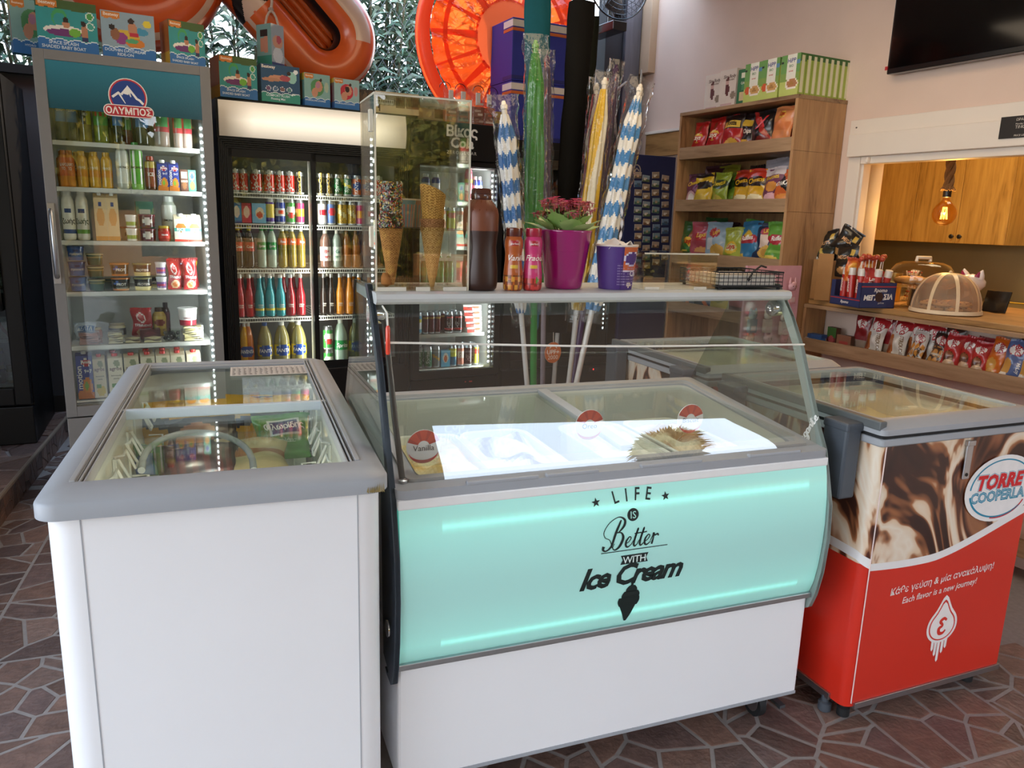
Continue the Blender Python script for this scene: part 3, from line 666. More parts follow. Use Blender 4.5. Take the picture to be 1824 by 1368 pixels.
TUBS = [(.185, .33, 'f0dfae', 'd9b060', 'yellow vanilla ice cream in the leftmost tub of the display freezer'), (.40, .33, 'eee8dc', '7a6a78', 'pale ice cream with dark berry ripple in the second tub from left'),
        (.72, .33, 'f2eee2', 'e5dcc4', 'white ice cream in the tub right of the lid divider'), (.95, .33, 'e8d6b6', '9a6b3a', 'biscuit ice cream with caramel ripple in the rightmost tub')]
for u, v, a, c, lb in TUBS: ice_tub(u, v, .835, .20, .40, a, c, lb, None)
for u, v, word, lb in ((.085, .11, 'Vanilla', 'round vanilla flavour tag with red smile inside left end of display glass'), (.555, .17, 'Oreo', 'round flavour tag behind the lid divider of the display freezer'), (.865, .16, 'Biscuit', 'round biscuit flavour tag behind the right half of the curved glass')):
    z0 = zs(u, v)+.016; o = IC.T('flavour_tag', lb, 'tag', 'flavour tags in the display freezer')
    b = B(); r = .042; b.prism([(r*cos(k*PI/14), r*sin(k*PI/14)) for k in range(28)], 0, .0015, lambda x, y, h: (u+x, v+h, z0+r+y), 'f6f2ec', side='ffffff')
    for k in range(10):
        a0, a1 = PI*.1+k*PI*.08, PI*.1+(k+1)*PI*.08
        b.poly([(u+r*q*cos(a), v-.0008, z0+r+r*q*sin(a)) for q, a in ((.35, a0), (.98, a0), (.98, a1), (.35, a1))], 'd8573f' if k % 3 else 'c24a3a')
        b.poly([(u+r*.9*cos(a)*1.0, v-.0008, z0+r-.008+r*q*sin(a)) for q, a in ((-.6, a0), (-.8, a0), (-.8, a1), (-.6, a1))], 'd2433c')
    b.text(word, .02, lambda x, y: (u+x, v-.0012, z0+r-.010+y), '3a3030'); b.obj('disc', 'print', o)

# ---- wrapped lift-lid freezers
mm, t_, n_, out = _new('ripple_print')
bs = n_.new('ShaderNodeBsdfPrincipled'); t_.links.new(bs.outputs[0], out.inputs[0]); bs.inputs['Roughness'].default_value = .3; bs.inputs['Coat Weight'].default_value = .15
tc = n_.new('ShaderNodeTexCoord'); nz = n_.new('ShaderNodeTexNoise'); nz.inputs['Scale'].default_value = 2.5; nz.inputs['Detail'].default_value = 3.0; nz.inputs['Distortion'].default_value = 2.0
mp = n_.new('ShaderNodeMapping'); mp.inputs['Location'].default_value = (3.1, 1.7, .6); mp.inputs['Scale'].default_value = (1.25, 1.25, .75); t_.links.new(tc.outputs['Object'], mp.inputs[0]); t_.links.new(mp.outputs[0], nz.inputs['Vector'])
wv = n_.new('ShaderNodeMath'); wv.operation = 'MULTIPLY_ADD'; wv.inputs[1].default_value = 1.9; wv.inputs[2].default_value = -.45; t_.links.new(nz.outputs['Fac'], wv.inputs[0])
r = n_.new('ShaderNodeValToRGB'); t_.links.new(wv.outputs[0], r.inputs[0]); e = r.color_ramp.elements
e[0].position = .16; e[0].color = Hx('2c1410'); e[1].position = .92; e[1].color = Hx('a8714c')
for p, c in ((.30, '3a1c14'), (.36, 'a86a42'), (.39, 'e4c8a8'), (.50, 'efe2cf'), (.585, 'e6ccb0'), (.62, 'b07a56'), (.655, '5a2c1c'), (.74, '33160f'), (.83, '8a5236')): k = e.new(p); k.color = Hx(c)
t_.links.new(r.outputs[0], bs.inputs['Base Color'])
pm('wrap_red', .3, col='d8301f', var=.03, coat=.15, scale=3); pm('wrap_white', .35, col='f1efee', var=.01)
pm('frost', .85, col='e9dfc0', var=.12, scale=14, bump=.5, bscale=9)
def wave(u):  # lower edge of the ripple print along the front
    return .515+.0-.012*sin(u*7)+.34*max(0, u-.28)**1.45
def lift_freezer(v0, label, detail):
    t = TO.T('chest_freezer', label, 'freezer'); w, l, zb, zt = .694, .70, .055, .882
    b = B(); wall(b, rr(.012, w-.012, v0+.004, v0+l, .03, 4), zb, zt, bottom=True); b.obj('body', 'wrap_red', t, 35)
    if detail:
        S = [(-1, k) for k in range(0)]
        def strip(name, mat, f0, f1, n=24, y=-.0005):
            b = B(); b.grid(lambda a, c: (.034+a*(w-.052), v0+y, f0(.034+a*(w-.052))*(1-c)+f1(.034+a*(w-.052))*c), n, 4); return b.obj(name, mat, t)
        fr_ = strip('red_wrap', 'wrap_red', lambda u: zb+.014, lambda u: wave(u)-.0, y=.002)
        strip('wave_band', 'wrap_white', lambda u: wave(u)-.010, lambda u: wave(u)+.012+.010*u, y=.001)
        strip('ripple_wrap', 'ripple_print', lambda u: wave(u)+.010, lambda u: zt, y=.0015)
        B().box(.0335, .0350, v0-.0003, v0+.003, zb+.014, zt, 'f0dcd6').obj('wrap_seam', 'print', t)
    # side and corner wrap
    def side(name, mat, z0, z1, off):
        c_ = rr(.012-off, w, v0+.004-off, v0+l, .03+off, 6); i0 = [k for k, p in enumerate(c_)]
        pth = [p for p in c_ if p[0] < .045]; pth = sorted(pth, key=lambda p: (p[1] > v0+l/2, 0))
        pth = [(.012-off, v0+l*q) for q in (.96, .7, .4, .15)]+[(.012-off+.03-.03*cos(a), v0+.004-off+.03-.03*sin(a)) for a in [k*PI/12 for k in range(7)]]
        b = B(); n = len(pth); b.v = [(x, y, z0(k/(n-1))) for k, (x, y) in enumerate(pth)]+[(x, y, z1(k/(n-1))) for k, (x, y) in enumerate(pth)]
        for k in range(n-1): b.face((k, k+1, n+k+1, n+k))
        b.obj(name, mat, t, 50)
    side('side_ripple_wrap', 'ripple_print', lambda q: .52, lambda q: zt, .0012); side('side_wave_band', 'wrap_white', lambda q: .545-.04*q, lambda q: .572-.036*q, .002)
    # rims, lid
    po, pi = rr(0, w, v0-.012, v0+l+.01, .012, 3), rr(.05, w-.05, v0+.05, v0+l-.05, .02, 3)
    b = B(); ring(b, po, pi, lambda x, y: zt, lambda x, y: zt+.022); b.obj('rim', 'frame_grey', t, 35, bevel=.004)
    po, pi = rr(.006, w-.01, v0-.006, v0+l+.004, .012, 3), rr(.05, w-.05, v0+.05, v0+l-.05, .02, 3)
    b = B(); ring(b, po, pi, lambda x, y: zt+.022, lambda x, y: zt+.034); b.obj('gasket', 'rubber', t, 35)
    n0 = rr(-.004, w-.04, v0-.016, v0+l+.012, .02, 4); n1 = rr(.022, w-.06, v0+.012, v0+l-.012, .02, 4); n2 = rr(.034, w-.075, v0+.04, v0+l-.04, .02, 4)
    b = B(); lay = [(n0, zt+.034), (n0, zt+.050), (n1, zt+.070), (n2, zt+.070), (n2, zt+.04)]; n = len(n0)
    for p, z in lay: b.v += [(x, y, z) for x, y in p]
    for s in range(4):
        for k in range(n): b.face((s*n+k, s*n+(k+1) % n, (s+1)*n+(k+1) % n, (s+1)*n+k))
    ld = b.obj('lid', 'frame_grey', t, 40)
    B().box(.034, w-.075, v0+.038, v0+l-.038, zt+.060, zt+.065).obj('lid_glass', 'lid_glass', ld); B().col('5f6466').box(-.006, .020, v0-.004, v0+l, zt+.046, zt+.0725).obj('hinge_rail', 'satin', ld, bevel=.004)
    b = B(); wall(b, rr(.05, w-.05, v0+.05, v0+l-.05, .03, 4), .6, zt+.02, flip=True); b.obj('liner', 'liner', t, 35)
    R = random.Random(3)
    b = B(); b.grid(lambda a, c: (.05+a*(w-.1), v0+.05+c*(l-.1), .80+.006*sin(9*a+4*c)+.006*sin(17*c+3*a)), 16, 16); b.obj('frosted_bed', 'frost', t, 60)
    for hv in (v0+.10, v0+l-.10):
        b = B(); b.box(-.062, -.004, hv-.045, hv+.045, zt-.17, zt+.05); h = b.obj('hinge', 'slate', t, bevel=.008)
        B().box(-.064, .03, hv-.047, hv+.047, zt+.03, zt+.056).obj('hinge_cap', 'slate', h, bevel=.006)
    lamp('unseen_freezer_light', 'AREA', TO.w(w/2, v0+.075, zt-.005), 1.6, (1, .9, .7), .5, (math.radians(-60), 0, TO.a), .02)  # lamp hidden under the rim, put in to light the frosted bed
    # foot rail and feet
    b = B(); b.box(-.003+.05, w-.012, v0-.004, v0+.02, zb-.006, zb+.014); b.box(.004, .02, v0+.06, v0+l, zb-.006, zb+.016); b.obj('foot_rail', 'alu', t, bevel=.001)
    for fu in (.05, w-.10):
        for fv in (v0+.04, v0+l-.06):
            B().lathe([(.014, .0), (.019, .004), (.019, .03), (.012, .034), (.012, zb)], 14, o=(fu, fv, 0)).obj('foot', 'rubber', t, 40)
            if fv < v0+.1: B().lathe([(.016, .0), (.02, .004), (.02, .03), (.012, .034), (.012, zb)], 14, o=(fu-.035, fv+.04, 0)).obj('foot', 'slate', t, 40)
    return t
TF = lift_freezer(0, 'red wrapped chest freezer with chocolate ripple print and glass lid in right foreground', True)
lift_freezer(.80, 'chest freezer with glass lid and chocolate ripple side, behind the red one', False)
vf = -.0015
b = B(); b.box(.352, .379, vf-.006, vf, .752, .868); b.box(.350, .381, vf-.010, vf+.01, .856, .872); br = b.obj('clasp_bracket', 'alu', TF, bevel=.002)
B().col('1d1a18').lathe([(.0055, 0), (.0055, .0015)], 12, M=Matrix.Translation((.3655, vf-.006, .766)) @ Matrix.Rotation(PI/2, 4, 'X')).obj('hole', 'print', br)
b = B(); cx, cz, rx, rz = .538, .703, .158, .108; y0 = -.002
def ell(r1, c, dy, a0=0, a1=2*PI, r0=0., dx=0, dz=0, n=40):
    for k in range(n):
        p, q = a0+(a1-a0)*k/n, a0+(a1-a0)*(k+1)/n
        pts = [(cx+dx+rx*r1*cos(p), y0-dy, cz+dz+rz*r1*sin(p)), (cx+dx+rx*r1*cos(q), y0-dy, cz+dz+rz*r1*sin(q))]
        pts += [(cx+dx+rx*r0*cos(q), y0-dy, cz+dz+rz*r0*sin(q)), (cx+dx+rx*r0*cos(p), y0-dy, cz+dz+rz*r0*sin(p))] if r0 else [(cx+dx, y0-dy, cz+dz)]
        b.poly(pts, c)
ell(1, 'f4f2f1', 0)
ell(.88, '2a8fb0', .0004, PI*.12, PI*.98, .84); ell(.88, '2a8fb0', .0004, PI*1.06, PI*1.75, .83); ell(.80, 'c8202f', .0004, PI*1.42, PI*1.86, .76, 0, -.012)
pl_ = lambda x0, z0, dy: (lambda x, y: (x0+x, y0-dy, z0+y))
b.text('TORRE', .062, pl_(cx-.012, cz+.004, .0008), 'f4f2f1', it=.18, bold=.075, sp=1.06); b.text('TORRE', .062, pl_(cx-.012, cz+.004, .0006), '2a8fb0', it=.18, bold=.10, sp=1.06)
b.text('TORRE', .062, pl_(cx-.012, cz+.004, .0011), 'd6202a', it=.18, bold=.055, sp=1.06)
b.text('COOPERLAT', .047, pl_(cx+.004, cz-.038, .0008), '2a8fb0', bold=.045, sp=1.0); b.text('COOPERLAT', .047, pl_(cx+.0035, cz-.0375, .0012), 'dfeaf0', bold=-.032, sp=1.0)
b.obj('round_logo', 'print', TF)
b = B(); y0 = .0008
def cur(x0, z0, a=.035): return lambda x, y: (x0+x, y0, z0+a*x+y)
b.text('Κάθε γεύση & μία ανακάλυψη!', .0315, cur(.352, .418, .05), 'f3e9e4', it=.12, bold=.010, sq=.97); b.text('Each flavor is a new journey!', .0295, cur(.345, .380, .05), 'f3e9e4', it=.16, bold=.008, sq=.93)
ex, ez = .378, .262
def blob(fn, c, dy, n=36):
    for k in range(n): b.poly([(ex, y0-dy, ez)]+[(ex+fn(2*PI*q/n)[0], y0-dy, ez+fn(2*PI*q/n)[1]) for q in (k, k+1)], c)
drop = lambda s: (lambda a: (s*.066*cos(a), s*(.056*sin(a) if a > PI else .062*sin(a)+.045*max(0, sin(a))**14)))
blob(drop(1.0), 'f3ece8', .0002); blob(drop(.86), 'd8301f', .0004); blob(drop(.78), 'f3ece8', .0006)
for k, (dx, ln) in enumerate(((-.030, .03), (-.016, .05), (-.002, .072), (.014, .045), (.028, .03))):
    b.poly([(ex+dx-.006, y0-.0003, ez-.045), (ex+dx-.005, y0-.0003, ez-.045-ln), (ex+dx, y0-.0003, ez-.052-ln), (ex+dx+.005, y0-.0003, ez-.045-ln), (ex+dx+.006, y0-.0003, ez-.045)], 'f3ece8')
b.stroke([(p[0]*.021, p[1]*.021, p[2]) for p in pen([(.9, 1.1, 1), (.3, 1.45, 1.3), (-.35, 1.0, 1.5), (.2, .35, 1), (-.5, -.1, 1.6), (-.35, -.85, 1.6), (.4, -.95, 1.2), (.9, -.5, .8)])], .008, lambda x, y: (ex+x-.002, y0-.0008, ez-.004+y), 'd8301f')
b.obj('slogan_print', 'print', TF)
# paper cup hanging between the freezers
o = T('napkin_cup', 'white rimmed cone shaped bin between display freezer and red freezer', 'bin', IC.w(1.24, .12, .0))
b = B().lathe([(.012, .12), (.035, .22), (.043, .242), (.043, .25), (.04, .25), (.02, .14)], 16, cols=['b98d5a', 'b98d5a', 'e9e4dc', 'e9e4dc', 'e9e4dc']); b.obj('cone', 'print', o, 40)
B().col('4a4d50').box(-.012, .012, .0, .03, .10, .13).box(-.02, .0, -.05, .05, 0, .012).box(-.012, -.004, -.005, .005, 0, .13).obj('stand', 'satin', o)
# ------------------------------------------------------------------ packaged goods
def design(base, *layers):
    L = []
    for l in layers: L.append((l[0], l[1:-1], Hx(l[-1])))
    b0 = Hx(base)
    def f(u, v):
        c = b0
        for k, a, q in L:
            if k == 'band' and a[0] <= v <= a[1]: c = q
            elif k == 'rect' and a[0] <= u <= a[1] and a[2] <= v <= a[3]: c = q
            elif k == 'ell' and ((u-a[0])/a[2])**2+((v-a[1])/a[3])**2 <= 1: c = q
            elif k == 'diag' and a[0] <= v+a[2]*(u-.5) <= a[1]: c = q
            elif k == 'wave' and v <= a[0]+a[1]*sin(a[2]*u*2*PI+a[3]): c = q
            elif k == 'dots' and ((u*a[0]+.5*(int(v*a[1]) % 2)) % 1-.5)**2+((v*a[1]) % 1-.5)**2 < a[2]**2 and a[3] <= v <= a[4]: c = q
            elif k == 'vstr' and (u*a[0]) % 1 < a[1] and a[2] <= v <= a[3]: c = q
        return c
    return f
def cyl(r, z0, a=0.): return lambda x, y: ((r+.0008)*sin(x/r+a), -(r+.0008)*cos(x/r+a), z0+y)
def vert(fn): return lambda x, y: fn(-y, x)
def can(body, dz=None, txt=None, tc='ffffff', slim=False, big=False, top='c8cacc', ts=.03):
    r, h = (.0285, .134) if slim else ((.033, .163) if big else (.033, .117))
    f = design(body, *(dz or ()))
    b = B(); n = 20; ring_ = [(r*.80, 0), (r*.98, .006), (r, .012)]
    b.lathe([(r*.80, .002), (r*.86, 0), (r, .010)], n, ['b5b8ba']*2)
    zz_ = [.010+(h-.030)*k/10 for k in range(11)]
    b.lathe([(r, z) for z in zz_], n, cap=False, colf=lambda a, z: f(((a+PI/2)/(2*PI)+.5) % 1, (z-.01)/(h-.03)))
    if txt: b.text(txt, ts, vert(cyl(r, h*.47)) if len(txt) > 2 else cyl(r, h*.5), tc, bold=.01, it=.1, sp=.9)
    l = B().lathe([(r, h-.020), (r*.84, h-.006), (r*.86, h), (r*.80, h-.001), (r*.78, h-.006)], n, cap=True)
    l.col(top)
    return [('body', b.mesh('can_body', 'gloss', 50)), ('lid', l.mesh('can_lid', 'alu', 40))]
def bottle(R, H, liquid, label=None, cap='e8e8e8', lz=(.35, .62), txt=None, tc='ffffff', ts=.02, shape='pet', dz=(), mat='liquid', neck=None, it=.15, capm='gloss'):
    n = 18
    if shape == 'pet': P = [(.72, .0), (.96, .02), (1, .06), (1, .30), (.96, .36), (1, .42), (1, .64), (.93, .72), (.72, .80), (.42, .88), (.34, .91), (.34, .945)]
    elif shape == 'big': P = [(.75, .0), (.97, .02), (1, .06), (.97, .16), (1, .26), (1, .52), (.96, .58), (.97, .64), (.85, .74), (.62, .83), (.36, .905), (.28, .925), (.28, .95)]
    elif shape == 'glass': P = [(.8, .0), (1, .015), (1, .08), (1, .42), (.97, .50), (.80, .58), (.56, .68), (.44, .78), (.40, .92), (.46, .925), (.46, .955)]
    elif shape == 'straight': P = [(.85, .0), (1, .02), (1, .06), (1, .72), (.97, .78), (.75, .86), (.58, .89), (.56, .93)]
    elif shape == 'squeeze': P = [(.86, .0), (1, .02), (1, .12), (.92, .32), (.98, .5), (1, .62), (.96, .74), (.74, .82), (.5, .87), (.5, .90)]
    prof = [(max(.0005, a*R), z*H) for a, z in P]
    top = prof[-1][1]
    body = B().lathe(prof, n, [liquid]*(len(prof)-1)); out = [('body', body.mesh('bottle_body', mat, 60))]
    cr_ = prof[-1][0]*1.18
    c = B().lathe([(cr_, top-.012), (cr_, H-.002), (cr_*.9, H)], 14, [cap]*2); out.append(('cap', c.mesh('bottle_cap', capm, 40)))
    if label:
        z0, z1 = lz[0]*H, lz[1]*H
        def rad(z):
            for (r0, a), (r1, d) in zip(prof, prof[1:]):
                if a <= z <= d: return r0+(r1-r0)*(z-a)/(d-a)
            return R
        f = design(label, *dz); zs_ = [z0+(z1-z0)*k/8 for k in range(9)]
        rm = max(rad(z) for z in zs_)
        l = B().lathe([(max(rad(z), rm*.95)+.0008, z) for z in zs_], n, cap=False, colf=lambda a, z: f(((a+PI/2)/(2*PI)+.5) % 1, (z-z0)/(z1-z0)))
        if txt:
            for k, s in enumerate(txt.split('|')): l.text(s, ts, cyl(rm+.0008, (z0+z1)/2-ts*.35-k*ts*1.0+(ts*.5*(txt.count('|')))), tc, bold=.012, it=it, sp=.92)
        out.append(('label', l.mesh('bottle_label', 'gloss', 60)))
    return out
def cbox(w, d, h, front, side='cccccc', txts=(), topc=None, nu=16, nv=20, mat='print', cap=None, top_slope=0, sidef=None):
    """carton or card box: printed front (-y), plain sides; txts = (string, size, x, z, colour, italic, vertical)"""
    b = B(); f = front
    b.grid(lambda u, v: ((u-.5)*w, -d/2, v*h), nu, nv, cf=f)
    s = sidef or (lambda u, v: Hx(side))
    b.grid(lambda u, v: (w/2, (u-.5)*d, v*h), 4, nv, cf=s); b.grid(lambda u, v: (-w/2, (.5-u)*d, v*h), 4, nv, cf=s)
    b.grid(lambda u, v: ((.5-u)*w, d/2, v*h), 1, 1, c=side)
    tc_ = topc or side
    if top_slope: 
        hh = h+top_slope; b.poly([(-w/2, -d/2, h), (w/2, -d/2, h), (w/2, 0, hh), (-w/2, 0, hh)], tc_); b.poly([(w/2, d/2, h), (-w/2, d/2, h), (-w/2, 0, hh), (w/2, 0, hh)], tc_)
        b.poly([(w/2, -d/2, h), (w/2, d/2, h), (w/2, 0, hh)], tc_); b.poly([(-w/2, d/2, h), (-w/2, -d/2, h), (-w/2, 0, hh)], tc_)
    else: b.poly([(-w/2, -d/2, h), (w/2, -d/2, h), (w/2, d/2, h), (-w/2, d/2, h)], tc_)
    b.poly([(-w/2, d/2, 0), (w/2, d/2, 0), (w/2, -d/2, 0), (-w/2, -d/2, 0)], side)
    for t in txts:
        fn = lambda x, y, t=t: (t[2]+x, -d/2-.0008, t[3]+y)
        b.text(t[0], t[1], vert(fn) if len(t) > 6 and t[6] else fn, t[4], it=t[5] if len(t) > 5 else 0, bold=.012, sp=.95)
        if len(t) > 6 and t[6]: pass
    out = [('carton', b.mesh('carton', mat, 30))]
    if cap:
        zc = h+top_slope*.5
        c = B().lathe([(.014, 0), (.014, .012), (.0125, .015)], 14, [cap]*2, o=(0, -d*.12, zc)); out.append(('cap', c.mesh('carton_cap', 'gloss', 40)))
    return out
def vtxt(s, size, x, z, c): return (s, size, x, z, c, 0, True)
def bag(w, h, d, f, txts=(), seed=0, nu=18, nv=22, sealc=None, mat='film', lean=0, logo=None):
    R = random.Random(seed); ph = [R.random()*6.28 for _ in range(6)]
    def P(u, v, s):
        e = max(0, sin(PI*u))**.55*max(0, sin(PI*min(1, max(0, (v-.02)/.92))))**.5
        wr = .0035*sin(9*u+ph[0]+6*v)*(1-.5*e)+.003*sin(14*v+ph[1]+4*u)+.004*sin(7*u-11*v+ph[2])
        x = (u-.5)*w*(1-.07*sin(PI*v)+.02*sin(3*v+ph[3]))+.004*sin(8*v+ph[4])
        z = v*h+.004*sin(6*u+ph[5])*v
        return (x, s*(d/2*e+wr*(.3+e)), z)
    b = B(); b.grid(lambda u, v: P(u, v, -1), nu, nv, cf=f); bc = f(.02, .5)
    b.grid(lambda u, v: P(1-u, v, 1), 8, 10, c=bc)
    for t in txts:
        cx, cz = t[2], t[3]; an = t[6] if len(t) > 6 else 0
        def fn(x, y, t=t):
            X, Y = t[2]+x*cos(an)-y*sin(an), t[3]+x*sin(an)+y*cos(an); p = P(min(1, max(0, .5+X/w)), min(1, max(0, Y/h)), -1); return (p[0], p[1]-.0022, p[2])
        b.text(t[0], t[1], fn, t[4], it=t[5] if len(t) > 5 else .1, bold=.02, sp=.9)
    s = B(); sc2 = sealc if sealc else f(.5, .97); 
    s.grid(lambda u, v: ((u-.5)*w*(.99), .002*sin(u*40)+.003*sin(5*u+ph[0]), h*(.965+v*.045)+.003*sin(6*u+ph[5])), 24, 2, c=sc2); s.grid(lambda u, v: ((.5-u)*w*.99, .0035+.002*sin(u*40), h*(.965+v*.045)), 12, 1, c=sc2)
    return [('bag', b.mesh('pouch', mat, 60)), ('crimp_seal', s.mesh('pouch_seal', mat, 60))]
def tub(r, h, c1, lidc, dz=(), txt=None, tc='ffffff', ts=.016, taper=.86, lidh=.008):
    f = design(c1, *dz); n = 20; zs_ = [h*k/6 for k in range(7)]
    b = B().lathe([(r*taper*.95, 0)]+[(r*(taper+(1-taper)*k/6), z) for k, z in enumerate(zs_)], n, cap=False, colf=lambda a, z: f(((a+PI/2)/(2*PI)+.5) % 1, z/h))
    b.col(c1).lathe([(.0005, 0), (r*taper, .0005)], n, cap=False)
    if txt: b.text(txt, ts, cyl(r*(taper+1)/2, h*.42), tc, bold=.015, sp=.92)
    l = B().lathe([(r*1.04, h-lidh*.4), (r*1.05, h+lidh*.4), (r*1.0, h+lidh*.6), (r*.9, h+lidh*.45)], n, [lidc]*3)
    return [('cup', b.mesh('tub_body', 'gloss', 50)), ('lid', l.mesh('tub_lid', 'gloss', 40))]
def jar(r, h, c1, lidc, label, txt=None):
    b = B().lathe([(r*.9, 0), (r, .006), (r, h*.76), (r*.85, h*.84), (r*.82, h*.86)], 18, [c1]*4)
    l = B().lathe([(r*.9, h*.84), (r*.92, h*.98), (r*.86, h)], 18, [lidc]*2); k = B().lathe([(r*1.015, h*.18), (r*1.015, h*.66)], 18, [label], cap=False)
    if txt: k.text(txt, .014, cyl(r*1.02, h*.38), 'ffffff', bold=.015)
    return [('jar', b.mesh('jar', 'liquid', 50)), ('lid', l.mesh('jar_lid', 'gloss', 40)), ('label', k.mesh('jar_label', 'print', 60))]
# key: (spec, object name, short description, category, half-depth)
G = {}
def good(k, spec, name, desc, cat, hd=.035): G[k] = (spec, name, desc, cat, hd)
good('coke', can('c5231f', (('diag', .0, .30, 1.2, 'd9ccc6'), ('diag', .02, .22, 1.2, 'c5231f')), 'Coca-Cola', 'f4efe9', ts=.034), 'soda_can', 'red cola can', 'can')
good('cokez', can('191615', (), 'Coca-Cola', 'd8b25a', ts=.034), 'soda_can', 'black cola can with gold script', 'can')
good('spr', can('1b6a3c', (('diag', .45, .62, .8, 'e4d838'),), 'Sprite', 'f0f4ea', ts=.034), 'soda_can', 'green lemon-lime can', 'can')
good('sprz', can('1c5a36', (('diag', .3, .5, .8, '2d8b52'),), 'Sprite', 'e8efe8', ts=.034), 'soda_can', 'dark green lemon-lime can', 'can')
good('fan', can('d76b24', (('ell', .5, .55, .2, .25, '24418f'),), 'FANTA', 'ffffff', ts=.030), 'soda_can', 'orange and blue soda can', 'can')
good('ctb', cbox(.06, .05, .105, design('3f8fc0', ('ell', .5, .55, .32, .3, 'e7d9c8'), ('band', .0, .12, '2a5f98'), ('band', .86, 1, '2a5f98')), '2f7ab0'), 'juice_carton', 'small blue face print carton', 'carton')
good('ctr', cbox(.06, .05, .105, design('c33a45', ('ell', .5, .55, .32, .3, 'e5c2ae'), ('band', .86, 1, '9c2630')), 'ac2c36'), 'juice_carton', 'small red face print carton', 'carton')
good('ctl', cbox(.085, .05, .105, design('79b2d2', ('ell', .55, .5, .3, .3, 'd8c5a8'), ('ell', .55, .42, .22, .16, 'c4562e')), '5a9ac0'), 'juice_carton', 'wide pale blue badge carton', 'carton')
good('pug', can('5a3f8f', (('rect', .3, .7, .2, .9, 'd8c25a'),), None, slim=True), 'energy_can', 'slim purple and gold can', 'can')
good('rb', can('2b3f95', (('rect', .2, .8, .35, .65, 'c9ccd4'), ('ell', .5, .5, .12, .1, 'd23a2a')), None, slim=True), 'energy_can', 'slim blue and silver energy can', 'can')
good('grc', can('3f8f45', (('ell', .5, .6, .2, .2, 'e8e4d8'), ('ell', .5, .35, .16, .12, 'c03a3a')), None, slim=True), 'soda_can', 'green apple can', 'can')
good('pkc', can('c03a6b', (('ell', .5, .5, .22, .25, 'e8a23a'),), None, slim=True), 'soda_can', 'pink fruit can', 'can')
good('whr', can('e4ddd8', (('ell', .5, .55, .16, .17, 'c8283a'),), None, slim=True), 'soda_can', 'white can with red fruit', 'can')
good('blc', can('5b78b8', (('ell', .5, .6, .16, .17, 'c8384a'),), None, slim=True), 'soda_can', 'blue can with red fruit', 'can')
good('gold', can('d2a93b', (('diag', .35, .62, 1.0, 'f2e2a2'),), 'Schweppes', '3a2c18', slim=True, ts=.026), 'soda_can', 'gold tonic can', 'can')
good('cok5', bottle(.032, .225, '1c0d0b', 'b81f1c', 'd8c53a', (.40, .62), 'Coca', 'f1e8e2', .02), 'soda_bottle', 'dark cola bottle with red label', 'bottle')
good('spr5', bottle(.032, .225, 'a9bcae', '1f8a43', '2f9d50', (.44, .62), 'Sprite', 'ffffff', .02), 'soda_bottle', 'clear bottle with green label', 'bottle')
good('fan5', bottle(.032, .225, '87752f', 'd66a3a', 'cfd4cf', (.56, .72), 'Fanta', 'ffffff', .018), 'soda_bottle', 'olive soda bottle with orange label', 'bottle')
good('bpl', bottle(.031, .215, '7c5f56', 'e7dede', 'c8c4ba', (.18, .55), 'B+|zero', 'c22a35', .028, it=0), 'soda_bottle', 'white and red labelled water bottle', 'bottle')
good('gpl', bottle(.031, .215, '9aa8a0', 'd9e6dc', 'c8c4ba', (.18, .55), 'Ga|zero', '3f8a78', .028, it=0), 'soda_bottle', 'pale green labelled water bottle', 'bottle')
good('tea', bottle(.032, .215, '7c4a1e', 'a8642c', '6a4a2a', (.32, .6)), 'tea_bottle', 'amber iced tea bottle', 'bottle')
for k, l, d in (('gred', 'c8262c', 'red'), ('gblu', '3aa6b4', 'turquoise'), ('gdrd', '93202a', 'dark red'), ('gora', 'd98a24', 'orange'), ('gblk', '2a201c', 'black')):
    good(k, bottle(.030, .235, l, l, 'd5d5d2', (.14, .36), 'CRODO|SODA' if False else 'CREMA|SODA', 'f0e8e0', .011, 'glass', it=0, dz=(('band', 0, .22, 'e8d24a' if k == 'gblu' else l),), capm='metal'), 'soda_bottle', d+' glass soda bottle', 'bottle')
good('fo15', bottle(.044, .312, 'd97a1c', 'dd6a22', 'e8e4de', (.37, .56), 'FANTA', 'ffffff', .028, 'big', (('ell', .5, .5, .14, .55, '2a4a9a'),)), 'soda_bottle', 'large orange soda bottle', 'bottle', .045)
good('fy15', bottle(.044, .312, 'e2a51c', 'dd6a22', 'e8e4de', (.37, .56), 'FANTA', 'ffffff', .028, 'big', (('ell', .5, .5, .14, .55, '2a4a9a'),)), 'soda_bottle', 'large yellow soda bottle with orange label', 'bottle', .045)
good('fl15', bottle(.044, .312, '9b915a', 'e2c61f', 'eae8e2', (.37, .57), 'FANTA', 'ffffff', .028, 'big', (('ell', .5, .5, .15, .5, '23489c'),)), 'soda_bottle', 'large lemon soda bottle with yellow label', 'bottle', .045)
good('flb15', bottle(.044, .312, '9b915a', 'e2c61f', '2d55a0', (.37, .57), 'FANTA', 'ffffff', .028, 'big', (('ell', .5, .5, .15, .5, '23489c'),)), 'soda_bottle', 'large lemon soda bottle with blue cap', 'bottle', .045)
good('sp15', bottle(.044, .312, '9fb6a6', '1f8a48', 'd8e0d8', (.42, .6), 'Sprite', 'ffffff', .034, 'big'), 'soda_bottle', 'large clear bottle with green label', 'bottle', .045)
good('dk15', bottle(.044, .312, '241512', '8a1f20', 'b82a2a', (.3, .5), None, shape='big'), 'soda_bottle', 'large dark cola bottle', 'bottle', .045)
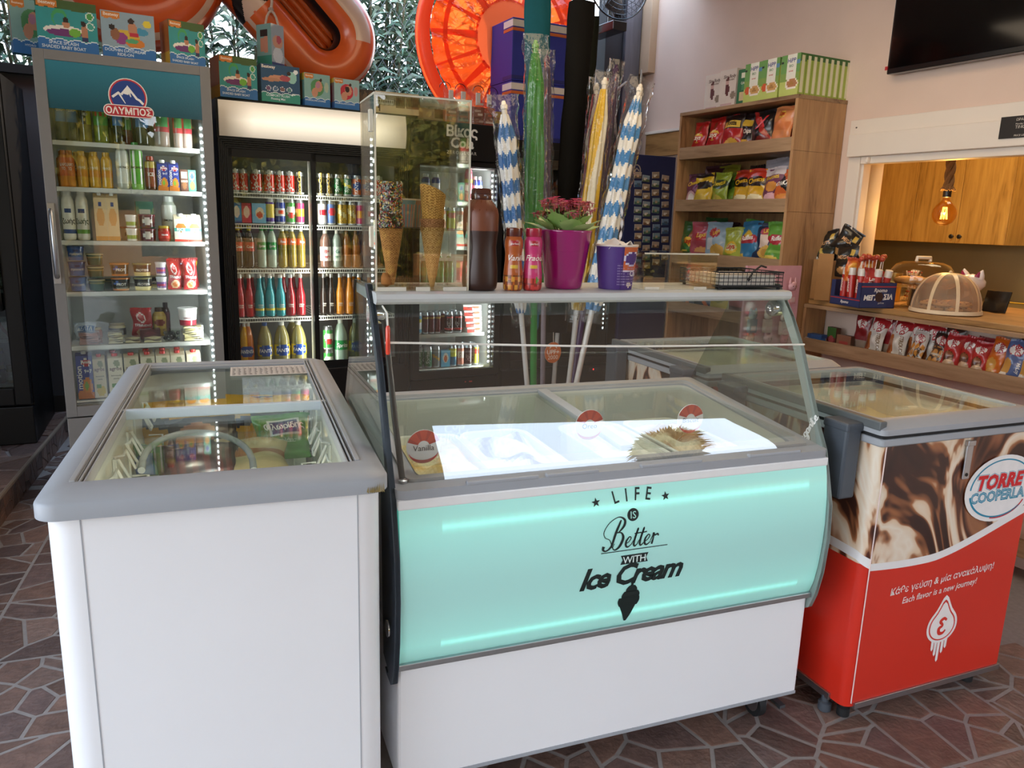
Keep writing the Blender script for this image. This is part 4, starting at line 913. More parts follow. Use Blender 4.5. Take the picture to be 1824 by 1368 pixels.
# dairy fridge goods
good('jz', bottle(.036, .235, '1b2417', '3f7fb8', 'b8c4cc', (.36, .80), 'ZERO', 'f0f0e4', .017, 'straight', (('ell', .52, .8, .2, .35, 'e8d23c'),)), 'juice_bottle', 'dark juice bottle with blue and yellow label', 'bottle')
good('jy', bottle(.036, .235, '8c7a22', '1c2020', '22241f', (.34, .80), 'στα|1821', 'e8e4d8', .018, 'straight', (('rect', .55, .72, 0, 1, 'd6cb2e'),)), 'juice_bottle', 'yellow juice bottle with black label', 'bottle')
good('jg', bottle(.036, .235, '7c8a2a', '58a03a', '4a8a34', (.34, .8), None, shape='straight', dz=(('dots', 8, 3, .35, .2, 1, 'c23a30'), ('band', .8, 1, 'e2cf3a'))), 'juice_bottle', 'green fruit print juice bottle', 'bottle')
good('jr', bottle(.036, .235, '5f1c20', '7d2430', '24211f', (.30, .84), 'στα|1821', 'e8e4d8', .018, 'straight', (('rect', .36, .62, .05, .62, '4a8f46'),)), 'juice_bottle', 'red juice bottle with green label', 'bottle')
good('jp', bottle(.036, .235, 'b9a49a', 'c8444f', '9c3a3a', (.3, .7), None, shape='straight', dz=(('ell', .5, .5, .15, .3, '4a9a58'),)), 'juice_bottle', 'pale juice bottle with red label', 'bottle')
good('kar', bottle(.032, .165, 'd08128', 'c9662c', 'c2702e', (.30, .80), 'ΚΑΡΟ|ΤΟ', 'f5e8d8', .018, 'straight', it=0), 'juice_bottle', 'short orange carrot juice bottle', 'bottle')
good('kay', bottle(.032, .165, 'd6a336', 'cfa03c', 'c9992e', (.30, .80), 'ΜΗΛΟ', 'f5eed0', .015, 'straight', (('band', 0, .4, 'd28c2c'),), it=0), 'juice_bottle', 'short yellow apple juice bottle', 'bottle')
good('lmw', bottle(.036, .22, 'b9bdb2', 'dcdcd0', 'd5d8d4', (.12, .80), 'LEMONADE', '2c3020', .014, 'straight', it=0), 'lemonade_bottle', 'pale lemonade bottle with grey cap', 'bottle')
good('lmg', bottle(.038, .22, '8cbf62', 'e5eadb', '3f9d46', (.12, .82), 'LEMONADE', '22301a', .015, 'straight', (('vstr', 8, .5, 0, 1, '5aab3e'),), it=0), 'lemonade_bottle', 'green striped lemonade bottle', 'bottle')
good('ice', bottle(.030, .16, '5a2c1c', '8a4430', 'b03a2c', (.1, .84), 'ICE', 'f1e6da', .024, 'straight', (('band', .78, 1, 'b9a04a'),), it=0), 'coffee_bottle', 'brown iced coffee bottle', 'bottle')
def motion(w, d, h, s): return cbox(w, d, h, design('2c3b92', ('ell', .62, .28, .30, .22, 'd88a2c'), ('ell', .55, .3, .12, .1, '7cae3a'), ('ell', .62, .84, .30, .09, 'e8e2dc'), ('ell', .62, .84, .27, .07, 'b9283a'), ('wave', .16, .03, 1, 0, 'c9762c')), '25327e', (vtxt('motion', s, -w*.18, h*.50, 'f2eee6'), ('9+7', s*.6, w*.2, h*.6, 'ffffff'), ('Amita', s*.55, w*.12, h*.82, 'ffffff', .2)), top_slope=.012, cap='eceae4')
good('mos', motion(.055, .05, .125, .026), 'juice_carton', 'small dark blue fruit juice carton', 'carton')
good('mob', motion(.085, .07, .215, .042), 'juice_carton', 'tall dark blue fruit juice carton', 'carton')
good('brc', cbox(.055, .05, .105, design('5a3426', ('rect', .15, .85, .62, .9, 'd8cfc8'), ('ell', .5, .3, .3, .2, '8a5a34')), '4a2a20', (('ΚΑΚΑΟ', .014, 0, .045, 'e8dccf'),)), 'milk_carton', 'small brown cocoa milk carton', 'carton')
good('gbc', cbox(.055, .05, .105, design('3f7a68', ('ell', .5, .72, .34, .2, 'e8e2d4'), ('ell', .5, .72, .24, .13, '2c4a8a'), ('ell', .5, .28, .3, .2, 'b07a3a')), '35655a'), 'milk_carton', 'small green milk carton', 'carton')
good('mlb', bottle(.0325, .235, 'e9e6da', 'eceadf', 'e6e4da', (.05, .70), 'ζωής', '2a2c30', .032, 'straight', (('band', 0, .22, '2d4a86'), ('band', 0, .12, 'eceadf'), ('ell', .5, .84, .07, .09, '26407a')), it=0), 'milk_bottle', 'white milk bottle with blue band', 'bottle', .042)
good('mlg', bottle(.0325, .235, 'e9e6da', 'eceadf', 'e6e4da', (.05, .70), 'ζωής', '2c4a2a', .032, 'straight', (('band', 0, .22, '6aa048'), ('band', 0, .12, 'eceadf'), ('ell', .5, .84, .07, .09, '26407a')), it=0), 'milk_bottle', 'white milk bottle with green band', 'bottle', .042)
good('mlc', cbox(.075, .07, .20, design('e6c79c', ('ell', .5, .55, .34, .2, 'e0a465'), ('ell', .5, .84, .14, .05, '3a4a86'), ('band', 0, .08, 'd79a52')), 'd9b888', top_slope=.02, cap='ecebe6'), 'milk_carton', 'tall cream coloured milk carton with white cap', 'carton', .04)
good('pro', tub(.034, .06, 'd8d2cc', '8a2d30', (('band', .2, .8, 'e4e0da'),), 'pro', '3a3030', .024), 'yogurt_tub', 'pale protein yogurt tub', 'tub')
good('ygr', tub(.030, .055, 'e8e8e0', 'f0f0ea', (('band', .1, .55, '86a84a'),)), 'yogurt_tub', 'white and green yogurt tub', 'tub')
good('mar', tub(.045, .055, '5c2a30', '7a4048', (('ell', .5, .5, .1, .3, 'd8cfc6'),), taper=.94), 'dessert_tub', 'maroon dessert tub', 'tub')
good('jrr', jar(.030, .075, 'a83226', 'c8a83c', 'c22a26', 'sauce'), 'sauce_jar', 'red sauce jar with gold lid', 'jar')
good('ric', cbox(.062, .06, .11, design('e6e2d2', ('ell', .5, .62, .38, .2, 'cf7a34'), ('band', .44, .58, '4aa59a'), ('band', .0, .1, 'd8483a')), 'dccfb0', (('RICE', .02, 0, .052, 'ffffff'),), top_slope=.022, cap='f2f0ea'), 'drink_carton', 'small rice drink carton with white cap', 'carton')
good('sup', cbox(.08, .06, .19, design('4a7a68', ('rect', .2, .8, .5, .8, 'd5cfba'), ('ell', .5, .25, .3, .15, 'b07a5a')), '7a3f34', (('SUPERIOR', .014, 0, .12, '2d4a3c'),)), 'drink_carton', 'tall green and brown carton', 'carton')
good('blu', tub(.046, .062, '2d5596', '20437e', (('wave', .35, .1, 2, 0, '3f6cae'), ('ell', .5, .75, .06, .12, '1c2f66')), 'στραγγιστό', 'e8ecf2', .015), 'yogurt_tub', 'blue strained yogurt tub', 'tub', .048)
good('grn', tub(.046, .05, '2f5a42', 'b9b38a', (('band', .6, .9, '8a8a5a'),), None), 'yogurt_tub', 'dark green yogurt tub', 'tub', .048)
good('pbk', tub(.042, .058, '1d1a1a', 'c0793c', (('band', 0, .22, 'c8763a'), ('ell', .42, .62, .07, .15, '3a5aa0')), 'PROT', 'efebe2', .018), 'yogurt_tub', 'black and orange protein yogurt tub', 'tub', .044)
good('pby', tub(.042, .058, '1d1a1a', '8a8458', (('band', 0, .25, 'd8c98a'),), 'PROTEIN', 'efebe2', .016), 'yogurt_tub', 'black and cream protein yogurt tub', 'tub', .044)
good('ppl', tub(.036, .06, 'e4e0e4', 'e9e7ea', (('rect', .3, .7, .2, .7, '7a58a0'), ('rect', .34, .66, .28, .5, 'c04a6a')), None), 'yogurt_tub', 'white yogurt tub with purple label', 'tub', .038)
good('chr', bag(.10, .15, .04, design('b3262c', ('ell', .45, .68, .22, .17, 'e8e2da'), ('ell', .45, .68, .17, .12, 'b3262c'), ('ell', .55, .18, .32, .14, 'e6c49a'), ('ell', .55, .18, .2, .08, 'cf7a3c')), (('ΤΡΙΜΜΕΝΟ', .017, 0, .056, 'ffffff', 0),), 3), 'cheese_bag', 'red grated cheese pouch', 'bag', .03)
good('chy', bag(.14, .15, .04, design('a8262c', ('rect', .1, .6, .8, .92, 'b8323a'), ('rect', .72, 1, .74, .9, 'dcc83a'), ('ell', .3, .84, .2, .05, '2c3f8a')), (), 4), 'cheese_bag', 'red and yellow cheese pouch', 'bag', .03)
good('agr', cbox(.066, .066, .195, design('d6cbb0', ('ell', .6, .86, .2, .09, '8a9070'), ('ell', .55, .18, .34, .14, 'cdb23c'), ('ell', .4, .30, .2, .07, '5f8a3c')), 'c9bd9f', (('agros', .026, 0, .135, '5a2f3f'), ('lemonade', .012, 0, .105, '5a5848', .2), ('stevia', .012, .0, .09, '5a5848', .2)), top_slope=.016, cap='d22f26'), 'drink_carton', 'beige lemonade carton with red cap', 'carton', .036)
good('dlt', bag(.11, .09, .02, design('c8d4e2', ('rect', .18, .95, .12, .82, '4a78b4')), (('ΔΕΛΤΑ', .026, 0, .052, 'e8eef4', 0), ('ΤΥΡΙ', .022, 0, .026, 'e8eef4', 0)), 6), 'cheese_packet', 'pale blue and white cheese packet', 'packet', .015)
good('jrs', jar(.034, .06, 'a0644c', 'c9b48a', '8a4a3c'), 'spread_jar', 'small brown spread jar', 'jar')
good('jry', jar(.040, .075, 'c8b888', 'a89a78', '4a4a4e'), 'spread_jar', 'pale spread jar', 'jar')
good('mus', bottle(.034, .15, 'b5923a', 'c9a84a', '3a2c24', (.25, .7), None, shape='squeeze', dz=(('ell', .5, .5, .12, .3, '8a3a2a'),)), 'mustard_bottle', 'mustard squeeze bottle', 'bottle')
good('sau', bottle(.034, .17, '3a1c20', '5a1f2c', '2c2024', (.2, .7), None, shape='squeeze'), 'sauce_bottle', 'dark sauce bottle', 'bottle')
good('cup', tub(.046, .085, 'e8e0da', 'f2f0ec', (('band', 0, .38, 'a83240'),), 'γιαούρτι', '7a3038', .014), 'yogurt_tub', 'tall white and maroon cup on cheese stack', 'tub')
def sliced(w, d, n, c1, c2, seed, folded=False):
    R = random.Random(seed); b = B()
    for k in range(n):
        ox, oy = R.uniform(-.006, .006), R.uniform(-.006, .006); z = k*.0105
        b.grid(lambda u, v: ((u-.5)*w+ox, (v-.5)*d+oy, z+.0075+.004*sin(6*u+k+3*v)*(1-.3*k/n)), 10, 8, c=c1 if k % 2 else c2)
        b.grid(lambda u, v: ((u-.5)*w+ox, -d/2+oy, z+(v)*(.0075+.004*sin(6*u+k))), 10, 1, c=c2 if k % 2 else c1)
        for s in (-1, 1): b.grid(lambda u, v: (s*w/2+ox, (u-.5)*d+oy, z+v*(.0075+.004*sin(3+3*s+k+3*u))), 6, 1, c=c2, flip=s < 0)
    f = B().box(-w/2-.008, w/2+.008, -d/2-.008, d/2+.008, 0, n*.0105+.006)
    return [('slices', b.mesh('slices', 'satin', 50)), ('film_wrap', f.mesh('film_wrap', 'wrap'))]
good('ham', sliced(.13, .10, 5, 'c78f86', 'b57d76', 1), 'ham_pack', 'pack of sliced pink ham', 'pack', .055)
good('ham2', sliced(.10, .09, 2, '9c6a66', 'b4837a', 2), 'ham_pack', 'thin pack of darker ham', 'pack', .05)
good('chs', sliced(.095, .09, 5, 'd8cfa0', 'a89868', 3), 'cheese_pack', 'folded pale cheese slices in film', 'pack', .05)
good('chs2', sliced(.10, .09, 2, 'd6cd9c', '6a5a48', 4), 'cheese_pack', 'thin pack of yellow cheese slices', 'pack', .05)
good('chk', sliced(.098, .09, 7, 'e4d9a2', 'b8aa70', 5), 'cheese_pack', 'tall stack of sliced cheese packs', 'pack', .05)
good('maro', cbox(.11, .08, .05, design('4a2026', ('ell', .5, .5, .3, .3, '6a3038')), '3a1a20', mat='gloss'), 'fruit_box', 'dark maroon plastic fruit box', 'box', .045)
def berries():
    b = B()
    R = random.Random(9)
    for k in range(24):
        x, y = R.uniform(-.042, .042), R.uniform(-.032, .032); z = .012+.014*int(k/9)
        b.lathe([(.0005, -.010), (.008, -.006), (.0105, 0), (.008, .006), (.003, .009)], 8, ['23242c']*4, o=(x, y, z), cap=False)
    f = B().lathe([(.062, 0), (.068, .05)], 4, a0=PI/4); f.box(-.05, .05, -.042, .042, .05, .056)
    return [('fruit', b.mesh('berries', 'gloss', 60)), ('clear_box', f.mesh('clear_box', 'pet'))]
good('ber', berries(), 'berry_box', 'clear box of dark blueberries', 'box', .045)
# cola fridge goods
good('pkb', bottle(.034, .22, 'c2697a', 'c85a6a', 'd8c83a', (.3, .7), None, shape='straight', dz=(('band', .5, .8, 'dcc24a'),)), 'juice_bottle', 'pink juice bottle with yellow cap', 'bottle')
good('prb', bottle(.026, .15, '4a3a86', '3a4a9a', 'e8e8ea', (.2, .8), None, shape='straight', dz=(('band', .4, .7, 'd8d4e4'),)), 'milk_drink', 'small purple bottle with white cap', 'bottle')
good('grb', bottle(.030, .20, '2c7a3a', '2f8a44', 'e4e8e2', (.25, .55), None), 'soda_bottle', 'green bottle with white cap', 'bottle')
good('vit', can('4aa6cc', (('band', .55, .8, 'e6d63a'), ('band', .2, .55, 'eceff0')), 'VITA', '2c4a6a', slim=True, top='d8c890', ts=.018), 'energy_can', 'slim blue, white and yellow can', 'can')
good('drg', can('5a1418', (('band', .75, .85, 'b8923a'),), None, slim=True, top='c8a852'), 'energy_can', 'slim dark red can with gold top', 'can')
good('hel', can('2a1214', (('band', .1, .16, 'b8262a'), ('ell', .5, .85, .15, .08, 'c03a34')), 'HELL', 'd8cfc8', slim=True, ts=.034), 'energy_can', 'slim black and red energy can', 'can')
good('hel2', can('351f1c', (), 'HELL', 'c8a8a0', big=False, slim=True, ts=.034), 'energy_can', 'slim brown energy can', 'can')
good('spg', can('2f7d52', (('band', .9, 1, 'b8c4bc'),), 'Sprite', 'eef4ee', slim=True, ts=.036), 'soda_can', 'tall green lemon-lime can', 'can')
good('slv', can('7a8486', (('diag', .4, .55, .8, 'd8a63a'),), None, slim=True), 'soda_can', 'silver and yellow can', 'can')
good('wht', can('d8dcda', (('vstr', 6, .4, 0, 1, 'a8b4b0'),), None, slim=True), 'soda_can', 'pale striped can', 'can')
good('blx', cbox(.07, .05, .105, design('58aacd', ('ell', .5, .55, .3, .32, 'e8e0cc'), ('ell', .5, .5, .2, .2, 'cf6a34')), '4a92b4'), 'juice_carton', 'pale blue round badge carton', 'carton')
good('ylb', can('ccc33a', (('band', 0, .5, '2d6a86'),), None, slim=True), 'soda_can', 'yellow and blue can', 'can')
good('pnk', can('d9886f', (('ell', .5, .6, .2, .2, 'e8d4c0'),), 'COOL', '7a3a3a', slim=True, ts=.022), 'soda_can', 'pink can', 'can')
good('ylg', can('c2c23f', (('ell', .5, .75, .18, .14, 'c8382c'),), None, slim=True), 'soda_can', 'yellow-green can', 'can')
good('ylr', can('cdbb4a', (('band', .6, .85, 'b8382c'),), None, slim=True), 'soda_can', 'yellow and red can', 'can')
good('knd', cbox(.12, .06, .032, design('e9e4e0', ('rect', 0, .5, 0, .6, 'd2402e'), ('ell', .7, .6, .2, .3, '9a5a3a')), 'd4cfca', (('kinder', .018, -.01, .012, '2a2624'),), nu=14, nv=6), 'chocolate_box', 'white and red chocolate bar box', 'box')

def half_w(spec): return max(abs(p.co.x) for m_ in spec for p in m_[1].vertices)
def half_d(spec): return max(abs(p.co.y) for m_ in spec for p in m_[1].vertices)
LIM = {'grey fridge': (.046, .656), 'black fridge left door': (-2.592, -2.188), 'black fridge right door': (-2.152, -1.69), 'cola fridge': (-1.574, -1.098), 'dark fridge behind umbrellas': (-.94, -.21), 'far left fridge': (-.70, -.048)}
def row(fr, v, z, py, items, fridge, shelf, group, depth2=()):
    """one shelf: front row left to right, then the row behind; goods slim down a touch where they would touch their neighbours"""
    lo, hi = LIM[fridge]; seen = {}; U_i, H_i = [], []
    for it in items:
        spec, opt = G[it[1]][0], (it[2] if len(it) > 2 else {})
        hw = half_w(spec); U_i.append(min(max(fr.atv(it[0], opt.get('py', py), v+opt.get('dv', 0))[0], lo+hw), hi-hw)); H_i.append(hw)
    front = []
    for n, it in enumerate(items):
        k, opt = it[1], (it[2] if len(it) > 2 else {}); spec, name, desc, cat, hd = G[k]; s_ = 1.0
        for m_ in (n-1, n+1):
            if 0 <= m_ < len(items): s_ = min(s_, .975*abs(U_i[n]-U_i[m_])/(H_i[n]+H_i[m_]))
        s_ = max(.62, s_); reps = opt.get('n', 1); hh = opt.get('h', .066); vv = v+max(hd, half_d(spec))*1.0+opt.get('dv', 0); front.append((U_i[n], vv, H_i[n]*s_))
        for q in range(reps):
            lv = '' if reps == 1 else (' under,' if q == 0 else (' on top,' if q == reps-1 else ' middle,'))
            lab = '%s,%s %s from left, %s of %s' % (desc, lv, ORD[n+1], shelf, fridge)
            P = fr.w(U_i[n], vv, z+.0045+opt.get('dz', 0)+q*(hh+.002))
            place(spec, name, lab, cat, P, fr.a+(rnd.uniform(-.12, .12) if cat in ('bottle', 'can', 'tub') else rnd.uniform(-.02, .02)), group, None, (s_, min(1, s_*1.05), 1))
    for it in depth2:
        p, k, dv = it; spec, name, desc, cat, hd = G[k]; hw = half_w(spec); u = min(max(fr.atv(p, py, v+dv)[0], lo+hw), hi-hw); vv = v+dv+max(hd, half_d(spec))
        n2 = seen.get(k, 0); seen[k] = n2+1; s_ = 1.0
        for (fu, fv, fw) in front:
            d = math.hypot(fu-u, fv-vv)
            if d < fw+hw: s_ = min(s_, max(.62, (d-fw)/hw)) if d > fw+.4*hw else s_
        front.append((u, vv, hw*s_))
        place(spec, name, '%s, %s at back, %s of %s' % (desc, ORD[n2+1], shelf, fridge), cat, fr.w(u, vv, z+.0045), fr.a, group, None, (s_, s_, 1))

# ------------------------------------------------------------------ upright fridges
pm('fridge_grey', .4, col='7c7a78', var=.03); pm('black_plastic', .38, col='0a0a0b', var=.05, spec=.35); pm('inner_white', .5, col='d5d6d2', var=.03); pm('inner_grey', .55, col='6f716f', var=.04)
glass('door_glass', 'f4f8f6', .05); pm('shelf_white', .45, col='dcdcd6', var=.02)
def cabinet(t, fr_mat, in_mat, u0, u1, v0, dp, z0, z1, wt=.035, iz0=None, iz1=None):
    """hollow upright case with an open front"""
    iz0 = z0+.05 if iz0 is None else iz0; iz1 = z1-.05 if iz1 is None else iz1
    b = B(); b.box(u0, u0+wt, v0, v0+dp, z0, z1); b.box(u1-wt, u1, v0, v0+dp, z0, z1); b.box(u0, u1, v0+dp-.03, v0+dp, z0, z1); b.box(u0+wt, u1-wt, v0, v0+dp-.03, z0, iz0); b.box(u0+wt, u1-wt, v0, v0+dp-.03, iz1, z1)
    o = b.obj('case', fr_mat, t)
    b = B(); e = .003; x0, x1, y1 = u0+wt+e, u1-wt-e, v0+dp-.034
    b.poly([(x0, v0+.02, iz0+e), (x0, y1, iz0+e), (x0, y1, iz1-e), (x0, v0+.02, iz1-e)]); b.poly([(x1, y1, iz0+e), (x1, v0+.02, iz0+e), (x1, v0+.02, iz1-e), (x1, y1, iz1-e)])
    b.poly([(x0, y1, iz0+e), (x1, y1, iz0+e), (x1, y1, iz1-e), (x0, y1, iz1-e)]); b.poly([(x0, v0+.02, iz0+e), (x1, v0+.02, iz0+e), (x1, y1, iz0+e), (x0, y1, iz0+e)]); b.poly([(x0, y1, iz1-e), (x1, y1, iz1-e), (x1, v0+.02, iz1-e), (x0, v0+.02, iz1-e)])
    b.obj('lining', in_mat, t); return o
def shelf_board(t, u0, u1, v0, v1, z, wire=False):
    if not wire:
        s = B().box(u0, u1, v0, v1, z-.006, z).box(u0, u1, v0-.004, v0+.002, z-.016, z+.004).obj('shelf', 'shelf_white', t)
    else:
        b = B()
        for zz in (z-.002, z-.022): b.tube([(u0, v0, zz), (u1, v0, zz)], .0035, 6)
        for k in range(int((u1-u0)/.013)+1): u = u0+k*.013; b.box(u-.0012, u+.0012, v0-.002, v0+.002, z-.022, z-.002)
        for k in range(int((u1-u0)/.026)+1): u = u0+k*.026; b.box(u-.0018, u+.0018, v0, v1, z-.004, z-.0005)
        b.tube([(u0, v1, z-.003), (u1, v1, z-.003)], .003, 5)
        s = b.obj('shelf', 'wire_white', t)
    return s
def led_strip(t, u, v, z0, z1, par=None, step=.032, dim=False):
    s = B().col('dfe3e6').box(u-.009, u+.009, v, v+.004, z0, z1).obj('led_strip', 'print', t)
    b = B(); k = z0+.01
    while k < z1: b.box(u-.004, u+.004, v-.002, v, k, k+.010); k += step
    b.obj('diode_row', 'led_dim' if dim else 'led', s, kind='stuff')
def mesh_cut(): pass

# ---- grey dairy fridge
t = OL.T('display_fridge', 'grey framed dairy fridge with teal mountain header on the left', 'fridge')
cabinet(t, 'fridge_grey', 'inner_white', 0, .72, .05, .66, .0, 2.13, .035, .535, 2.06)
b = B(); b.box(.0, .72, .0, .05, .02, .478); g = b.obj('grille_panel', 'fridge_grey', t, bevel=.004)
b = B()
for i in range(14):
    for j in range(8): b.lathe([(.008, -.0012), (.008, .0012)], 8, M=Matrix.Translation((.12+i*.024, -.0005, .27+j*.024)) @ Matrix.Rotation(PI/2, 4, 'X'))
b.col('1a1a1c'); b.c = [Hx('151517')]*len(b.c); b.obj('vent_hole', 'print', g, kind='stuff')
# door
b = B()
for (a, c, d, e) in ((0, .045, .485, 2.132), (.675, .72, .485, 2.132), (.045, .675, .485, .535), (.045, .675, 2.09, 2.132)): b.box(a, c, .0, .045, d, e)
dr = b.obj('door', 'fridge_grey', t, bevel=.002)
B().box(.045, .675, .012, .018, .535, 1.90).obj('door_glass', 'door_glass', dr)
h = B(); h.tube([(.016, -.004, 1.45), (.016, -.03, 1.43), (.016, -.033, 1.3), (.016, -.03, 1.17), (.016, -.004, 1.15)], .011, 8); h.box(.002, .030, -.006, .002, 1.12, 1.48); h.obj('handle', 'alu', dr, 50)
# teal header with mountain badge
mm, t_, n_, out = _new('teal_header')
bs = n_.new('ShaderNodeBsdfPrincipled'); t_.links.new(bs.outputs[0], out.inputs[0]); bs.inputs['Base Color'].default_value = Hx('1a4f5c'); bs.inputs['Roughness'].default_value = .2
tc = n_.new('ShaderNodeTexCoord'); nz = n_.new('ShaderNodeTexNoise'); nz.inputs['Scale'].default_value = 120; t_.links.new(tc.outputs['Object'], nz.inputs['Vector']); bp = n_.new('ShaderNodeBump'); bp.inputs['Strength'].default_value = .25; t_.links.new(nz.outputs['Fac'], bp.inputs['Height']); t_.links.new(bp.outputs[0], bs.inputs['Normal'])
sp_ = n_.new('ShaderNodeSeparateXYZ'); t_.links.new(tc.outputs['Object'], sp_.inputs[0]); mr = n_.new('ShaderNodeMapRange'); mr.inputs[1].default_value = 1.90; mr.inputs[2].default_value = 2.09; mr.inputs[3].default_value = .0; mr.inputs[4].default_value = .13; t_.links.new(sp_.outputs['Z'], mr.inputs[0])
bs.inputs['Emission Color'].default_value = Hx('4fa3ae'); t_.links.new(mr.outputs[0], bs.inputs['Emission Strength'])
hd = B().box(.045, .675, .006, .016, 1.89, 2.09).obj('header_sign', 'teal_header', t)
b = B(); y0 = .0045
def disc(cx, cz, rx, rz, c, dy, a0=0, a1=2*PI, n=32):
    for k in range(n): p, q = a0+(a1-a0)*k/n, a0+(a1-a0)*(k+1)/n; b.poly([(cx, y0-dy, cz), (cx+rx*cos(p), y0-dy, cz+rz*sin(p)), (cx+rx*cos(q), y0-dy, cz+rz*sin(q))], c)
cx, cz = .362, 1.965
disc(cx, cz, .080, .080, 'e8e2da', 0); disc(cx, cz, .076, .076, 'c22a35', .0003); disc(cx, cz, .070, .070, '1d3f86', .0006)
def rrpoly(x0, x1, z0, z1, r, c, dy):
    p = rr(x0, x1, z0, z1, r, 6); m_ = ((x0+x1)/2, (z0+z1)/2)
    for k in range(len(p)): q = p[(k+1) % len(p)]; b.poly([(m_[0], y0-dy, m_[1]), (p[k][0], y0-dy, p[k][1]), (q[0], y0-dy, q[1])], c)
mtn = [(-.064, -.012), (-.036, .010), (-.026, .002), (.0, .038), (.036, -.012), (.048, -.018), (.062, -.034)]
b.stroke([(x, z+.006, 1) for x, z in mtn], .010, lambda x, y: (cx+x, y0-.0009, cz+y), 'f0ede6')
b.poly([(cx-.018, y0-.001, cz+.012), (cx, y0-.001, cz+.05), (cx+.03, y0-.001, cz+.004), (cx+.008, y0-.001, cz+.02), (cx+.002, y0-.001, cz+.008)], 'f0ede6')
b.stroke([(-.036, .012, 1), (-.012, -.03, .4)], .008, lambda x, y: (cx+x, y0-.0009, cz+y), 'f0ede6'); b.stroke([(.004, .03, 1), (.012, .0, .4)], .010, lambda x, y: (cx+x, y0-.0009, cz+y), 'f0ede6')
rrpoly(cx-.104, cx+.104, 1.876, 1.928, .025, 'e8e2da', .001); rrpoly(cx-.100, cx+.100, 1.880, 1.924, .021, 'b3222e', .0013)
b.text('ΟΛΥΜΠΟΣ', .040, lambda x, y: (cx+x, y0-.0018, 1.888+y), 'f2ece4', bold=.03, sp=1.0, sq=.92); b.obj('badge', 'print', hd)
OLZ = [1.757, 1.552, 1.308, 1.067, .806, .54]
for z in OLZ[:-1]: shelf_board(t, .042, .678, .095, .60, z)
led_strip(t, .672, .05, .56, 1.88)
lamp('fridge_led_dairy', 'AREA', OL.w(.64, .07, 1.2), 2.8, (.93, .97, 1), .03, (PI/2+.0, 0, OL.a+.5), 1.25)
F_ = 'grey fridge'
gp_ = 'goods in the grey dairy fridge'
row(OL, .11, OLZ[0], 250, [(101, 'jz'), (130, 'jz'), (154, 'jy'), (182, 'jg'), (212, 'jz'), (229.5, 'jr', {'dv': .02}), (256, 'jz'), (290, 'jp'), (319, 'jp'), (344, 'jp')], F_, 'top shelf', gp_, [(197, 'jy', .10), (140, 'jz', .1), (245, 'jz', .1)])
row(OL, .11, OLZ[1], 336, [(107, 'kar'), (128, 'kar'), (149.5, 'kay'), (171.5, 'kay'), (193, 'kay'), (222, 'lmw'), (247, 'lmg'), (271, 'ice'), (292, 'mos'), (311.5, 'mos'), (330, 'brc'), (349, 'gbc')], F_, 'second shelf', gp_, [(118, 'kar', .08), (140, 'kar', .08), (162, 'kay', .08)])
row(OL, .11, OLZ[2], 432, [(122, 'mlb'), (150.6, 'mlg'), (183, 'mlc'), (205, 'mlc'), (237, 'ygr', {'n': 2, 'h': .062}), (265, 'mar', {'n': 2, 'h': .066}), (295, 'jrr'), (324, 'ric'), (350, 'ric')], F_, 'third shelf', gp_, [(262, 'sup', .12), (230, 'pro', .1), (305, 'lmw', .12), (335, 'brc', .1)])
row(OL, .11, OLZ[3], 524, [(134, 'blu', {'n': 3, 'h': .071}), (174, 'grn', {'n': 3, 'h': .060}), (217, 'pbk', {'n': 2, 'h': .069}), (257, 'pby', {'n': 2, 'h': .068}), (290, 'ppl', {'n': 2, 'h': .07}), (314, 'chr', {'dv': .02}), (342, 'chr')], F_, 'fourth shelf', gp_, [(330, 'chy', .12), (195, 'grn', .12), (275, 'pby', .12)])
row(OL, .11, OLZ[4], 620, [(148, 'ham'), (170, 'ham2', {'dv': .03, 'dz': .0}), (208, 'chs'), (238, 'chs2', {'dv': .01}), (274, 'chs2'), (309, 'ber'), (346, 'chk')], F_, 'fifth shelf', gp_, [(143, 'dlt', .14), (171, 'jrs', .16), (212, 'jry', .2), (257, 'chr', .18), (270, 'maro', .10), (288, 'mus', .2), (300, 'sau', .24)])
G['cup'] = G['cup']; place(G['cup'][0], 'yogurt_tub', 'tall white and maroon cup on the sliced cheese stack in grey fridge', 'tub', OL.w(OL.atv(340, 620, .11)[0], .17, OLZ[4]+.08), OL.a, gp_)
row(OL, .11, OLZ[5], 722, [(150, 'mob'), (182.6, 'agr'), (211, 'agr'), (240, 'agr'), (269, 'agr'), (296, 'agr'), (322, 'agr'), (350, 'agr')], F_, 'bottom floor', gp_, [(208, 'agr', .09), (267, 'agr', .09), (296, 'agr', .09), (322, 'agr', .09)])

# ---- black double-door fridge
RU0, RU1, RV = -2.652, -1.632, 1.33
t = RM.T('display_fridge', 'black double sliding door drinks fridge with white lit header', 'fridge')
cabinet(t, 'black_plastic', 'inner_grey', RU0, RU1, RV, .66, .10, 2.03, .05, .525, 1.80)
emis('header_back', 'fff6e6', 1.0)
mm, t_, n_, out = _new('lit_header')
bs = n_.new('ShaderNodeBsdfPrincipled'); t_.links.new(bs.outputs[0], out.inputs[0]); bs.inputs['Base Color'].default_value = Hx('d8d2c8'); bs.inputs['Roughness'].default_value = .25
tc = n_.new('ShaderNodeTexCoord'); sp_ = n_.new('ShaderNodeSeparateXYZ'); t_.links.new(tc.outputs['Object'], sp_.inputs[0])
fz = mth('POWER', mth('MAXIMUM', mth('SUBTRACT', 1, mth('DIVIDE', mth('ABSOLUTE', mth('SUBTRACT', sp_.outputs['Z'], 1.925)), .11)), 0), .8)
